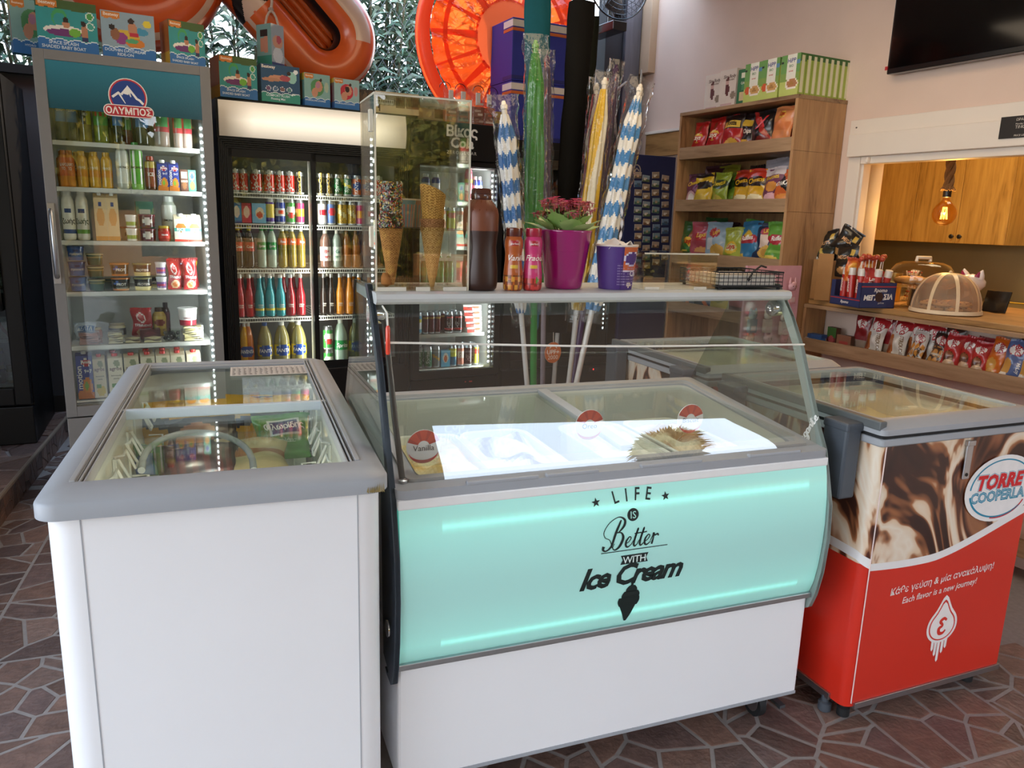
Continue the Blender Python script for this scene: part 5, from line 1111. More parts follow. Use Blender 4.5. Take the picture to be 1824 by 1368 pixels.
fx = mth('MINIMUM', mth('MAXIMUM', mth('MULTIPLY', mth('SUBTRACT', .475, mth('ABSOLUTE', mth('SUBTRACT', sp_.outputs['X'], (RU0+RU1)/2))), 7), 0), 1)
bs.inputs['Emission Color'].default_value = Hx('fff3dc'); t_.links.new(mth('MULTIPLY_ADD', mth('MULTIPLY', fz, fx), .62, .03), bs.inputs['Emission Strength'])
b = B(); b.grid(lambda u, v: (RU0+.01+u*(RU1-RU0-.02), RV-.012-.018*sin(PI*v), 1.845+v*.175), 2, 10); b.box(RU0+.01, RU1-.01, RV-.012, RV, 1.845, 2.02); hd = b.obj('header_sign', 'lit_header', t, 60)
b = B()
for k in range(5): e = k*.010; b.box(RU0+e, RU1-e, RV-.030+e*.5, RV-.002, 1.835-e-.008, 1.835-e); b.box(RU0+e, RU0+e+.008, RV-.030+e*.5, RV-.002, .58, 1.835-e); b.box(RU1-e-.008, RU1-e, RV-.030+e*.5, RV-.002, .58, 1.835-e)
b.obj('ribbed_surround', 'black_plastic', t)
for nm, a0, a1, vv in (('left_door', RU0+.045, -2.158, RV-.004), ('right_door', -2.172, RU1-.045, RV+.012)):
    b = B(); f = .022
    for (p, q, r_, s) in ((a0, a0+f, .60, 1.79), (a1-f, a1, .60, 1.79), (a0, a1, .60, .64), (a0, a1, 1.745, 1.79)): b.box(p, q, vv, vv+.014, r_, s)
    d = b.obj(nm, 'black_plastic', t); B().box(a0+f, a1-f, vv+.005, vv+.009, .64, 1.745).obj('door_glass', 'door_glass', d)
    if nm == 'left_door': B().box(a0+.004, a0+.016, vv-.012, vv, 1.08, 1.24).obj('handle', 'black_plastic', d, bevel=.003)
B().box(RU0, RU1, RV-.02, RV+.03, .10, .60).obj('base_panel', 'black_plastic', t, bevel=.004)
BZ = [1.566, 1.404, 1.163, .893, .552]
for z in BZ[:-1]:
    for a0, a1 in ((RU0+.055, -2.185), (-2.155, RU1-.055)): shelf_board(t, a0, a1, RV+.06, RV+.6, z, True)
B().box(-2.18, -2.16, RV+.03, RV+.08, .64, 1.79).obj('mullion', 'shelf_white', t)
lamp('fridge_led_drinks', 'AREA', RM.w(-2.195, RV+.03, 1.15), 1.8, (1, .96, .88), .02, (PI/2, 0, RM.a+.9), 1.15)
lamp('fridge_led_drinks_right', 'AREA', RM.w(-2.14, RV+.04, 1.15), 1.5, (1, .96, .88), .02, (PI/2, 0, RM.a-.9), 1.15)
V_ = RV+.065
F_ = 'black double-door fridge'; gp_ = 'drinks in the black double-door fridge'
row(RM, V_, BZ[0], 345, [(417, 'coke'), (437, 'coke'), (459, 'coke'), (482, 'coke'), (502, 'coke'), (519, 'coke'), (538, 'cokez')], 'black fridge left door', 'top shelf', gp_, [(428, 'coke', .075), (470, 'coke', .075), (491, 'coke', .075)])
row(RM, V_, BZ[1], 401, [(422, 'ctb'), (441, 'ctr'), (463, 'ctl'), (484, 'pug'), (502, 'rb'), (520.5, 'grc'), (537, 'pkc')], 'black fridge left door', 'second shelf', gp_, [(494, 'rb', .07)])
row(RM, V_, BZ[2], 483, [(426, 'cok5'), (448, 'cok5'), (470, 'spr5'), (488, 'spr5'), (507, 'fan5'), (524, 'fan5'), (540, 'fan5')], 'black fridge left door', 'third shelf', gp_, [(432, 'cok5', .09), (478, 'spr5', .09), (514, 'fan5', .09)])
row(RM, V_, BZ[3], 567, [(428, 'gred'), (447.5, 'gred'), (466, 'gblu'), (484.5, 'gblu'), (503, 'gblu'), (521, 'gdrd'), (539, 'gdrd')], 'black fridge left door', 'fourth shelf', gp_, [(p+6, k, .075) for p, k in ((428, 'gred'), (447, 'gred'), (466, 'gblu'), (484, 'gblu'), (503, 'gdrd'), (521, 'gdrd'))])
row(RM, V_, BZ[4], 645, [(424, 'fy15'), (447, 'fo15'), (476, 'flb15'), (506, 'fl15'), (536, 'fl15')], 'black fridge left door', 'bottom', gp_, [(440, 'fo15', .11), (525, 'fl15', .11)])
row(RM, V_, BZ[0], 355, [(574, 'cokez'), (589, 'cokez'), (605, 'sprz'), (621.5, 'spr'), (638, 'fan'), (657, 'fan'), (676, 'coke')], 'black fridge right door', 'top shelf', gp_)
row(RM, V_, BZ[1], 405, [(577, 'whr'), (593, 'blc'), (612.5, 'gold'), (629.5, 'gold'), (645, 'pkc'), (664, 'whr')], 'black fridge right door', 'second shelf', gp_)
row(RM, V_, BZ[2], 483, [(583, 'bpl'), (603.5, 'gpl'), (621, 'tea'), (637, 'tea'), (656, 'tea')], 'black fridge right door', 'third shelf', gp_, [(612, 'bpl', .09), (646, 'tea', .09)])
row(RM, V_, BZ[3], 567, [(580, 'gblk'), (593.5, 'gblk'), (609, 'gora'), (626, 'gora'), (643, 'gora'), (661, 'gora')], 'black fridge right door', 'fourth shelf', gp_, [(587, 'gblk', .075), (617, 'gora', .075), (634, 'gora', .075)])
row(RM, V_, BZ[4], 660, [(588, 'grc', {'n': 2, 'h': .134}), (611, 'sp15'), (637, 'fl15'), (661, 'dk15')], 'black fridge right door', 'bottom', gp_)

# ---- narrow cola fridge
U0, U1 = -1.618, -1.022
t = RM.T('display_fridge', 'narrow black cola fridge with lit white interior behind the counter', 'fridge')
cabinet(t, 'black_plastic', 'inner_white', U0, U1, RV, .62, .08, 2.015, .035, .535, 1.765)
b = B(); b.box(U0+.005, U1-.005, RV-.02, RV, 1.80, 2.01); hd = b.obj('header_sign', 'black_plastic', t, bevel=.004)
b = B(); y1 = RV-.021
hx = RM.atv(823, 240, y1)[0]
b.text('Βίκος', .082, lambda x, y: (hx+x, y1, 1.935+y), 'e8e4dc', bold=.03, it=.0, sp=.95); b.text('Cola', .082, lambda x, y: (hx+x, y1, 1.872+y), 'e8e4dc', bold=.03, it=.1, sp=.95)
b.text('ZERO SUGAR', .026, lambda x, y: (hx+x, y1, 1.835+y), 'd8d4cc', bold=.0, sp=1.3); b.obj('lettering', 'print', hd)
b = B()
for (p, q, r_, s) in ((U0+.008, U0+.052, .50, 1.79), (U1-.045, U1-.004, .50, 1.79), (U0+.05, U1-.04, .50, .545), (U0+.05, U1-.04, 1.765, 1.79)): b.box(p, q, RV-.045, RV-.002, r_, s)
d = b.obj('door', 'black_plastic', t, bevel=.003); B().box(U0+.05, U1-.044, RV-.025, RV-.021, .545, 1.765).obj('door_glass', 'door_glass', d)
b = B().box(U0+.005, U1-.005, RV-.02, RV+.3, .08, .49); bp_ = b.obj('base_panel', 'black_plastic', t, bevel=.004)
B().col('c23a2c').box(U1-.23, U1-.222, RV-.022, RV-.02, .455, .463).box(U1-.20, U1-.18, RV-.022, RV-.02, .455, .463).obj('display_led', 'led_dim' if False else 'print', bp_)
CZ = [1.565, 1.39, 1.225, 1.055, .755, .54]
for z in CZ[:-1]: shelf_board(t, U0+.04, U1-.07, RV+.05, RV+.55, z)
led_strip(t, U1-.055, RV+.01, .56, 1.75)
lamp('fridge_led_cola', 'AREA', RM.w(U1-.085, RV+.03, 1.15), 3.2, (.95, .98, 1), .03, (PI/2, 0, RM.a+.75), 1.2)
F_ = 'cola fridge'; gp_ = 'drinks in the narrow cola fridge'; V_ = RV+.055
row(RM, V_, CZ[0], 360, [(762, 'prb'), (780, 'prb'), (838, 'pkb'), (850, 'prb'), (866, 'prb')], F_, 'top shelf', gp_)
row(RM, V_, CZ[1], 413, [(756, 'ylr'), (773, 'grc'), (790, 'pnk'), (807, 'ylg'), (822, 'pnk'), (836, 'grc')], F_, 'second shelf', gp_)
row(RM, V_, CZ[3], 511, [(747, 'grb'), (759, 'grb'), (771, 'grb'), (787, 'grb'), (803, 'grb')], F_, 'fourth shelf', gp_)
row(RM, V_, CZ[4], 600, [(748, 'vit'), (761, 'drg'), (772, 'drg'), (783, 'drg'), (803, 'hel'), (819, 'hel')], F_, 'fifth shelf', gp_, [(755, 'drg', .07), (767, 'drg', .07), (778, 'drg', .07), (790, 'drg', .07), (811, 'hel', .07)])
row(RM, V_, CZ[5], 655, [(740, 'wht'), (751, 'spg'), (766, 'spg'), (780, 'slv'), (795, 'blx'), (810, 'ylb'), (823, 'pnk'), (837, 'hel2'), (852, 'ylg'), (865, 'ylr')], F_, 'bottom shelf', gp_, [(747, 'spg', .07), (759, 'spg', .07), (773, 'slv', .07), (816, 'ylb', .07), (829, 'pnk', .07), (843, 'hel2', .07)])
for k in range(5):
    kx = RM.atv(846+k*2.5, 590, V_)[0]
    place(G['knd'][0], 'chocolate_box', ['lowest', 'second', 'middle', 'fourth', 'topmost'][k]+' box in the leaning stack of white and red chocolate bars', 'box', RM.w(kx-.012*k*.6, V_+.05+.01*k, CZ[4]+.002+k*.034), RM.a+.25-.1*k, 'chocolate bar boxes in the cola fridge')

# ---- dark glass-door fridge behind the umbrella poles
U0, U1 = -.99, -.12
t = RM.T('display_fridge', 'dark glass-door fridge behind the umbrella poles', 'fridge')
cabinet(t, 'black_plastic', 'inner_grey', U0, U1, RV+.02, .6, .08, 1.95, .04, .56, 1.85)
b = B()
for (p, q, r_, s) in ((U0, U0+.06, .52, 1.9), (U1-.06, U1, .52, 1.9), (U0+.06, U1-.06, .52, .57), (U0+.06, U1-.06, 1.84, 1.9)): b.box(p, q, RV-.015, RV+.018, r_, s)
d = b.obj('door', 'black_plastic', t, bevel=.003); B().box(U0+.06, U1-.06, RV, RV+.005, .57, 1.84).obj('door_glass', 'dark_glass', d)
bp_ = B().box(U0, U1, RV-.01, RV+.3, .08, .51).obj('base_panel', 'black_plastic', t, bevel=.004)
B().col('26282a').box(-.32, -.25, RV-.013, RV-.01, .46, .49).obj('control_panel', 'print', bp_); emis('red_diode', 'ff2a2a', 3); B().box(-.285, -.278, RV-.0145, RV-.013, .472, .480).obj('diode', 'red_diode', bp_)
for z in (1.55, 1.25, .95): shelf_board(t, U0+.045, U1-.045, RV+.07, RV+.5, z)
led_strip(t, U1-.075, RV+.03, .74, 1.8)
F_ = 'dark fridge behind umbrellas'
good('pck', bag(.09, .12, .03, design('d8d2cc', ('diag', .3, .6, .8, 'b8322c')), (), 8), 'snack_pack', 'white and red packet', 'packet')
row(RM, RV+.08, .95, 560, [(930, 'blx'), (1050, 'ctb'), (1062, 'ctl')], F_, 'lower shelf', 'goods in the dark fridge'); row(RM, RV+.08, 1.55, 340, [(935, 'pck'), (942, 'pck', {'dv': .05})], F_, 'upper shelf', 'goods in the dark fridge')

# ---- dark fridge on the platform at the far left
LF = Fr(-1.151, 4.879, .06)
t = LF.T('display_fridge', 'tall black fridge on the paved platform at far left edge', 'fridge')
u0 = -.75
def lf(b): return b
o_ = t; o_.location.z = 0
cabinet(t, 'black_plastic', 'inner_grey', u0, 0, .03, .62, STEPH+.01, 2.14, .04, .42, 2.0)
b = B()
for (p, q, r_, s) in ((u0, u0+.07, .36, 2.1), (-.085, -.004, .36, 2.1), (u0+.07, -.085, .36, .46), (u0+.07, -.085, 1.98, 2.1)): b.box(p, q, -.02, .028, r_, s)
d = b.obj('door', 'black_plastic', t, bevel=.006); B().box(u0+.07, -.085, .0, .005, .46, 1.98).obj('door_glass', 'dark_glass', d)
B().tube([(-.10, -.02, 1.6), (-.10, -.05, 1.55), (-.10, -.05, .95), (-.10, -.02, .9)], .010, 8).obj('handle', 'black_plastic', d, 50)
B().box(u0, 0, -.015, .3, STEPH, .35).obj('base_panel', 'black_plastic', t, bevel=.006)
LZ = [1.70, 1.35, 1.0, .72, .46]
for z in LZ: shelf_board(t, u0+.045, -.045, .08, .55, z)
good('jarp', jar(.042, .10, '5a3a52', 'c8a84a', '2c2426', '1982'), 'preserve_jar', 'preserve jar with black label', 'jar', .045)
good('jarw', jar(.042, .10, 'b89a6a', '8a7a5a', 'd8d0c4', 'jam'), 'preserve_jar', 'pale preserve jar with white label', 'jar', .045)
good('drk', bottle(.034, .2, '2c2018', '6a3a24', '1c1a18', (.3, .6), None, shape='straight'), 'drink_bottle', 'dark bottle', 'bottle')
F_ = 'far left fridge'
for z, py, its in ((LZ[0], 300, ((2, 'drk'), (18, 'drk'))), (LZ[1], 400, ((4, 'drk'), (20, 'jarw'))), (LZ[2], 500, ((2, 'jarw'), (20, 'jarp'))), (LZ[3], 590, ((4, 'pck'), (20, 'drk'))), (LZ[4], 730, ((4, 'jarp', {'n': 2, 'h': .102}), (26, 'jarw')))):
    row(LF, .09, z, py, list(its), F_, ['top shelf', 'second shelf', 'third shelf', 'fourth shelf', 'bottom shelf'][LZ.index(z)], 'goods in the far left fridge')
# ------------------------------------------------------------------ snack shelf, counter and what stands on them
SL, SD, SH = .93, .36, 2.14
t = RM.T('snack_shelf', 'tall oak snack shelf with lipped boards against the right wall', 'shelf')
B().box(0, SD, SL-.018, SL, 0, SH-.02).obj('side_panel', 'oak', t, bevel=.001)
for z0, z1 in ((0, .93), (.931, 1.552), (1.553, 1.864), (1.865, SH-.02)): B().box(0, SD, 0, .018, z0, z1).obj('side_panel', 'oak', t, bevel=.0008)
B().box(-.001, SD+.002, -.002, SL+.002, SH-.02, SH).obj('top_panel', 'oak_h', t, bevel=.001)
B().box(SD-.008, SD-.002, .018, SL-.018, .05, SH-.02).obj('back_panel', 'oak', t)
SZ = [1.88, 1.568, 1.25, .94, .63, .3]
for z in SZ:
    s = B().box(.012, SD-.008, .018, SL-.018, z-.018, z).obj('shelf_board', 'oak_h', t)
    B().box(0, .014, .018, SL-.018, z-.018, z+.052).obj('lip', 'oak_h', s, bevel=.001)
def logo(cx, cz, rx, rz, c1, c2): return (('ell', cx, cz, rx, rz, c1), ('ell', cx, cz, rx*.82, rz*.78, c2))
def bagk(w, h, base, txt, tc, ts, layers, seed, tz=.6, ang=0, it=.12): 
    return bag(w, h, .055, design(base, *layers), [(txt, ts, 0, h*tz, tc, it, ang)] if txt else (), seed, 28, 34)
CH = {
 'red': (bagk(.15, .21, 'b3201f', 'Lays', 'f2ead8', .042, (('ell', .5, .5, .3, .14, 'e2b53c'), ('ell', .5, .47, .34, .1, 'c9261f'), ('ell', .5, .78, .12, .1, '8a3a22'), ('wave', .16, .04, 1, 1, 'cf6a2c')), 1, .44), 'red crisp bag'),
 'tot': (bagk(.155, .21, '24191a', 'Tottis', '2a1c16', .034, (('band', 0, .62, 'b32a2c'), ('rect', .12, .88, .66, .82, 'e0bb4a'), ('ell', .5, .2, .38, .16, 'e0b24c'), ('ell', .62, .12, .2, .1, 'c48a34')), 2, .70), 'black and red chip bag with yellow plate'),
 'tot2': (bagk(.155, .21, '241a1c', 'Chips', 'f0e4d8', .034, (('rect', .12, .7, .66, .82, 'd8b03f'), ('band', 0, .3, '6a2426'), ('ell', .4, .16, .32, .14, 'd9a845')), 3, .46), 'black chip bag with yellow plate'),
 'blk': (bagk(.15, .21, '1c191b', 'X', 'c92a2a', .09, (('diag', .5, .7, .9, 'a82a26'), ('ell', .6, .2, .3, .14, '7a2a24')), 4, .55), 'black bag with red cross'),
 'pch': (bagk(.15, .21, 'd98a55', 'Lays', 'b8261f', .034, (('ell', .5, .80, .2, .09, 'e9c14a'), ('rect', .5, .9, .03, .17, 'ecdfd2'), ('band', .40, .62, 'd07a48'), ('band', 0, .16, 'c8703f')), 5, .77), 'peach orange crisp bag'),
 'ctp': (bagk(.15, .20, '6d3554', 'Cheetos', 'e0c33a', .036, (('ell', .4, .28, .3, .2, 'd5aeb4'), ('band', .82, 1, '45203a'), ('ell', .42, .28, .18, .12, 'e8e0da')), 6, .66, .15), 'purple puff bag with yellow print'),
 'cty': (bagk(.15, .20, 'd6b428', 'Cheetos', '1d1714', .036, (('ell', .5, .64, .5, .12, '2a2220'), ('ell', .5, .22, .32, .16, 'e2c65a'), ('band', .88, 1, '2a2220')), 7, .62, .15), 'yellow puff bag with black band'),
 'ctg': (bagk(.15, .20, '8ba030', 'Cheetos', 'e3c834', .036, (('ell', .5, .66, .52, .13, '33421c'), ('ell', .5, .2, .3, .15, 'd2c458')), 8, .63, .15), 'lime puff bag with dark band'),
 'grn': (bagk(.15, .20, '6f9436', None, 'e3c834', .036, (('ell', .5, .66, .4, .12, '2c4a1c'),), 9), 'plain green puff bag'),
 'ctr': (bagk(.16, .21, 'd4a525', 'Cheetos', 'e3b428', .038, (('band', .72, 1, 'b3331f'), ('ell', .5, .66, .52, .13, '2a1c18'), ('ell', .5, .18, .36, .15, 'efe3b8')), 10, .63, .15), 'yellow puff bag with orange top'),
 'pur': (bagk(.16, .21, '6b3353', 'Foumes', 'd9b33a', .034, (('band', .8, 1, 'c9c0c4'), ('ell', .5, .5, .25, .12, 'cf8a3a'), ('ell', .5, .2, .34, .15, 'd9a8b0')), 11, .68, .1), 'purple snack bag with pale top'),
 'dor': (bagk(.15, .20, 'c9622c', 'ΠΟΜΟς', 'f0ebe2', .034, (('diag', .55, .80, .7, '1f1a1a'), ('ell', .55, .2, .34, .15, 'd98a3c')), 12, .56, .1), 'orange and black corn chip bag'),
 'gsh': (bagk(.17, .23, '2c5c2e', 'Lays', 'c3281f', .040, (('ell', .5, .46, .24, .13, 'e3b83c'), ('rect', .5, .75, .6, .78, '9a5a3a'), ('ell', .3, .16, .25, .08, 'c9b24a'), ('diag', .15, .35, .8, '3f7a36')), 13, .42), 'dark green crisp bag'),
 'pnk': (bagk(.17, .23, 'a8485a', 'Lays', 'e2c14e', .042, (('ell', .5, .62, .3, .12, 'b3303a'), ('ell', .55, .2, .3, .14, 'cf9a5a')), 14, .6, .1), 'rose red crisp bag'),
 'lbl': (bagk(.17, .23, '8ea8c2', 'Lays', 'e6c04a', .034, (('ell', .4, .72, .24, .12, 'a8383a'), ('rect', .1, .4, .3, .6, 'c8d0d8'), ('ell', .55, .25, .3, .18, 'c8a250')), 15, .70, .5), 'pale blue crisp bag'),
 'lim': (bagk(.17, .22, 'a5b043', 'Lays', 'c4261f', .044, (('ell', .5, .42, .3, .18, 'e0bc3c'), ('ell', .5, .42, .27, .1, 'd6d8a0'), ('dots', 7, 8, .3, .7, .95, '8f9c3a')), 16, .38), 'lime green crisp bag'),
 'blu': (bagk(.17, .24, '3a7ba8', 'Ruffles', 'f2eee8', .038, (('ell', .5, .58, .5, .12, 'a82a36'), ('ell', .5, .7, .2, .08, 'd8b23c'), ('ell', .2, .15, .22, .1, 'dcb24a')), 17, .55, .1), 'bright blue ridged crisp bag'),
 'nav': (bagk(.17, .23, '26324e', 'Lays', 'e2c04a', .034, (('ell', .5, .82, .3, .1, 'a8323a'), ('rect', .25, .65, .42, .74, 'd9c4b4'), ('ell', .6, .3, .3, .16, 'd3a850'), ('ell', .6, .3, .18, .09, 'b98a3c')), 18, .80, .3), 'navy blue crisp bag'),
 'grr': (bagk(.17, .24, '5f9a38', 'Ruffles', 'f2eee8', .038, (('ell', .5, .6, .5, .12, 'a82a36'), ('ell', .3, .14, .3, .1, 'dcc05a'), ('band', .30, .36, '8ab85a')), 19, .57, .1), 'bright green ridged crisp bag'),
 'dpo': (bagk(.17, .22, '27304a', 'Pop', 'e8e6e0', .06, (('diag', .3, .5, 1.0, 'c0642c'), ('dots', 6, 5, .3, .6, .95, '56688a')), 20, .3), 'navy popcorn bag with orange stripe'),
 'dye': (bagk(.17, .20, '9a8f3c', None, 'e8e6e0', .06, (('ell', .5, .5, .3, .2, '7a7a34'),), 21), 'olive yellow snack bag'),
 'drd': (bagk(.17, .19, '5c2a26', None, 'e8e6e0', .06, (('band', .3, .5, 'a8484a'),), 22), 'dark red snack bag'),
 'mrn': (bagk(.17, .23, '4d2630', None, 'e8e6e0', .06, (('diag', .5, .6, .8, '8a7078'),), 23), 'maroon bag'),
 'olv': (bagk(.17, .22, '8f8a2c', None, 'e8e6e0', .06, (('ell', .5, .7, .3, .1, '5a5a24'),), 24), 'olive bag'),
 'wpr': (bagk(.17, .25, 'b9b2ba', None, 'e8e6e0', .06, (('band', .0, .6, '5a3550'),), 25), 'white topped purple bag'),
 'brn': (bagk(.16, .25, 'b98560', None, 'e8e6e0', .06, (('ell', .5, .8, .25, .1, 'd9b45a'),), 26), 'tan brown crisp bag'),
}
for k, (sp, d) in CH.items(): good('c_'+k, sp, 'snack_bag', d, 'bag', .04)
def shelf_row(z, zpy, items, back, shname, u0=.045):
    for n, (pxx, k, *o) in enumerate(items):
        o = o[0] if o else {}; u = u0+o.get('du', 0); P = RM.atu(pxx, zpy, u); sp, nm, d, cat, hd = G['c_'+k]
        place(sp, nm, '%s, %s from left on %s snack shelf board' % (d, ORD[n+1], shname), 'bag', RM.w(u+.022, min(max(P[1], .105), SL-.105), z+.010), RM.a-PI/2+o.get('rz', rnd.uniform(-.12, .12)), 'snack bags on the oak shelf', (o.get('lean', -.12), rnd.uniform(-.05, .05)), (o.get('s', 1),)*3)
    for n, (pxx, k, s, dz) in enumerate(back):
        u = u0+.13; P = RM.atu(pxx, zpy, u); sp, nm, d, cat, hd = G['c_'+k]
        place(sp, nm, '%s, %s from left, back row of %s shelf board' % (d, ORD[n+1], shname), 'bag', RM.w(u+.04, min(max(P[1], .12), SL-.12), z+.014+dz), RM.a-PI/2+rnd.uniform(-.3, .3), 'snack bags on the oak shelf', (-.15, rnd.uniform(-.1, .1)), (s,)*3)
shelf_row(SZ[0], 250, [(1235, 'red', {'s': .92}), (1266, 'red', {'s': .98}), (1297, 'tot'), (1326, 'tot2', {'du': .03}), (1350, 'blk', {'du': .01}), (1383, 'pch', {'s': 1.02}), (1412, 'red', {'du': .05})], [(1255, 'tot2', 1.02, 0), (1283, 'blk', 1.02, 0), (1310, 'blk', .98, 0), (1394, 'brn', 1.02, .0)], 'top')
shelf_row(SZ[1], 355, [(1221, 'ctp'), (1246, 'cty', {'rz': .1}), (1274, 'ctg'), (1297, 'grn', {'du': .06}), (1316, 'ctr', {'du': .04}), (1340, 'ctr', {'rz': .1}), (1369, 'pur', {'s': 1.02}), (1399, 'dor', {'du': .0})], [(1240, 'mrn', 1.12, 0), (1278, 'olv', 1.15, 0), (1330, 'cty', 1.22, 0), (1372, 'wpr', 1.1, .0), (1405, 'mrn', 1.1, 0)], 'second')
shelf_row(SZ[2], 460, [(1215, 'gsh'), (1243, 'pnk', {'rz': .3}), (1270, 'lbl', {'rz': .3}), (1298, 'lim', {'s': .92}), (1326, 'blu'), (1355, 'nav', {'rz': .15}), (1386, 'grr')], [(1240, 'gsh', 1.1, 0), (1280, 'mrn', 1.0, 0), (1322, 'grr', 1.02, 0), (1365, 'gsh', 1.02, 0)], 'third')
shelf_row(SZ[3], 560, [(1214, 'dpo', {'s': 1.0}), (1244, 'dpo', {'du': .04}), (1276, 'dye'), (1309, 'drd'), (1340, 'dpo', {'du': .05})], [(1230, 'mrn', 1.05, 0), (1290, 'olv', .95, 0)], 'fourth')
# boxes on top of the shelf
def boxrow(sp, nm, lab, v, u=.03, rz=0, dz=0): return place(sp, nm, lab, 'box', RM.w(u, v, SH+.001+dz), RM.a-PI/2+rz, 'boxes on top of the snack shelf')
slim = cbox(.135, .05, .205, design('d9cec4', ('ell', .48, .48, .13, .17, '5c2c2c'), ('ell', .48, .66, .10, .07, 'c9a39a'), ('ell', .48, .74, .08, .05, '5c2c2c'), ('ell', .84, .3, .16, .1, '8a7a6a'), ('rect', .1, .8, .05, .1, 'c9a8a8')), 'cfc4ba', (('Slim Body', .026, .012, .158, '4a3430', .1), ('chocolate', .016, .02, .143, '6a4a3a', .2)))
grb = cbox(.10, .045, .185, design('2c6a44', ('rect', .2, .8, .1, .36, 'c9b28a'), ('rect', .25, .75, .75, .9, 'd8d8c4'), ('rect', .3, .7, .42, .62, '4a8a5c')), '285c3c', (('OATS', .02, 0, .105, 'e8e8d8'),))
def hipp(bowl): return cbox(.125, .043, .20, design('7d9c4e', ('band', .55, 1, '6a9a56'), ('rect', .30, .80, .38, 1, 'e2e2d6'), ('band', 0, .34, 'b7c46a'), ('ell', .22, .30, .16, .10, 'cc5a30') if bowl else ('ell', .1, .1, .01, .01, 'b7c46a'), ('ell', .64, .28, .34, .15, 'e6ddd0'), ('ell', .64, .29, .27, .10, 'c99a5e' if bowl else 'b07a54'), ('ell', .64, .29, .12, .04, 'a87a40'), ('ell', .9, .80, .09, .05, '5a8ab0'), ('rect', .02, .12, .78, .84, '23332a')), '86a05c', (('HiPP', .030, .006, .160, '3a3f86', 0), ('BIO', .018, .006, .138, '4a7a4a', 0), ('cereal', .013, .006, .115, 'b8402c', .1)), sidef=lambda u, v: Hx('e3e2c0') if .18 < u < .82 and .06 < v < .94 else Hx('4f7c3c' if v > .8 else 'a5bb54'))
for k, (sp, v, lab, u, nm) in enumerate(((slim, .74, 'white chocolate drink box, leftmost on the snack shelf', .10, 'drink_box'), (slim, .58, 'white chocolate drink box, second from left on the snack shelf', .07, 'drink_box'), (slim, .50, 'white drink box half hidden behind the green box on the shelf', .15, 'drink_box'), (grb, .43, 'dark green oat box between the white and cereal boxes', .05, 'oat_box'))): boxrow(sp, nm, lab, v, u)
h1, h0 = hipp(True), hipp(False)
boxrow(h1, 'cereal_box', 'green cereal box, leftmost of the front cereal boxes on the shelf', .345, .03); boxrow(h1, 'cereal_box', 'green cereal box, middle of the front cereal boxes on the shelf', .215, .025)
spine = cbox(.125, .040, .20, design('6f9448', ('band', .5, 1, '5f8a4a')), '7d9c50', sidef=lambda u, v: (Hx('e6e4c6') if .16 < u < .84 and .07 < v < .93 and not (int(v*60) % 3 == 0 and .3 < v < .75 and .3 < u < .7) else Hx('3f6c34' if v > .84 else 'a9bd56')))
for k in range(9):
    sp = h0 if k == 0 else spine
    boxrow(sp, 'cereal_box', 'green cereal box, %s counted back from shelf corner in the side row' % ORD[k+1], .078, .025+k*.0415+(.004 if k else 0), rnd.uniform(-.02, .02))

# ---- serving counter
CU0 = .20
t = RM.T('serving_counter', 'oak serving counter with open shelves under the kitchen window', 'counter')
B().box(CU0+.03, 1.05, -2.6, -.005, 1.065, 1.09).obj('worktop', 'counter_oak', t, bevel=.002)
B().box(CU0, .36, -2.6, -.005, 1.045, 1.064).obj('upper_board', 'oak_h', t, bevel=.001)
B().box(CU0, .36, -.023, -.005, 0, 1.044).obj('end_panel', 'oak', t, bevel=.001)
for z in (.815, .46, .12):
    s = B().box(CU0+.012, .36, -2.6, -.024, z, z+.018).obj('shelf_board', 'oak_h', t); B().box(CU0, CU0+.014, -2.6, -.024, z-.006, z+.064).obj('lip', 'oak_h', s, bevel=.001)
def cz(pxx, py, u=None):
    return RM.atz(pxx, py, 1.091)
def ctr(o): return o
# croissant packs on the counter shelf
def croi(base, seal, art, word, wc, layers, seed): 
    h = .215; w_ = .105
    f = design(base, ('band', .74, 1, seal), ('ell', .48, .74, .36, .13, 'b3262c'), ('ell', .48, .74, .33, .115, 'ece6dc'), *layers)
    return bag(w_, h, .05, f, [('BIG', .040, -.006, h*.72, 'b8242a', 0, -1.35), (word, .024, .022, h*.33, wc, .15, -1.45)], seed, 26, 34)
good('k_wht', croi('d9d2c8', 'a8252a', None, 'STROUDEL', '7a5a34', (('ell', .16, .3, .2, .26, 'a8602c'), ('ell', .12, .22, .12, .12, '7a3a1c')), 31), 'pastry_pack', 'white pastry pack with red top', 'pack', .04)
good('k_pea', croi('cbc2b8', 'd0c8bd', None, 'Peanut', '2a201c', (('vstr', 2, .42, 0, .66, '5a3a28'), ('dots', 3, 5, .42, .0, .6, 'c98a3c')), 32), 'pastry_pack', 'white and brown peanut cookie pack', 'pack', .04)
good('k_brn', croi('4a3328', '3c2a22', None, 'Cookies', 'd8d0c4', (('dots', 3, 4, .44, .0, .55, 'c48a44'), ('band', .30, .34, 'b8a890')), 33), 'pastry_pack', 'dark brown cookie pack', 'pack', .04)
good('k_red', croi('b3302c', 'a8282a', None, '', 'ffffff', (('ell', .4, .32, .3, .2, '5a3220'), ('ell', .5, .15, .34, .12, 'c8a888'), ('ell', .4, .42, .2, .08, '8a5a3a')), 34), 'pastry_pack', 'red croissant pack', 'pack', .04)
good('k_org', croi('cc6a1f', 'c65f1c', None, '', 'ffffff', (('ell', .4, .3, .26, .16, 'c99648'), ('ell', .45, .1, .26, .1, 'd0a060')), 35), 'pastry_pack', 'orange croissant pack', 'pack', .04)
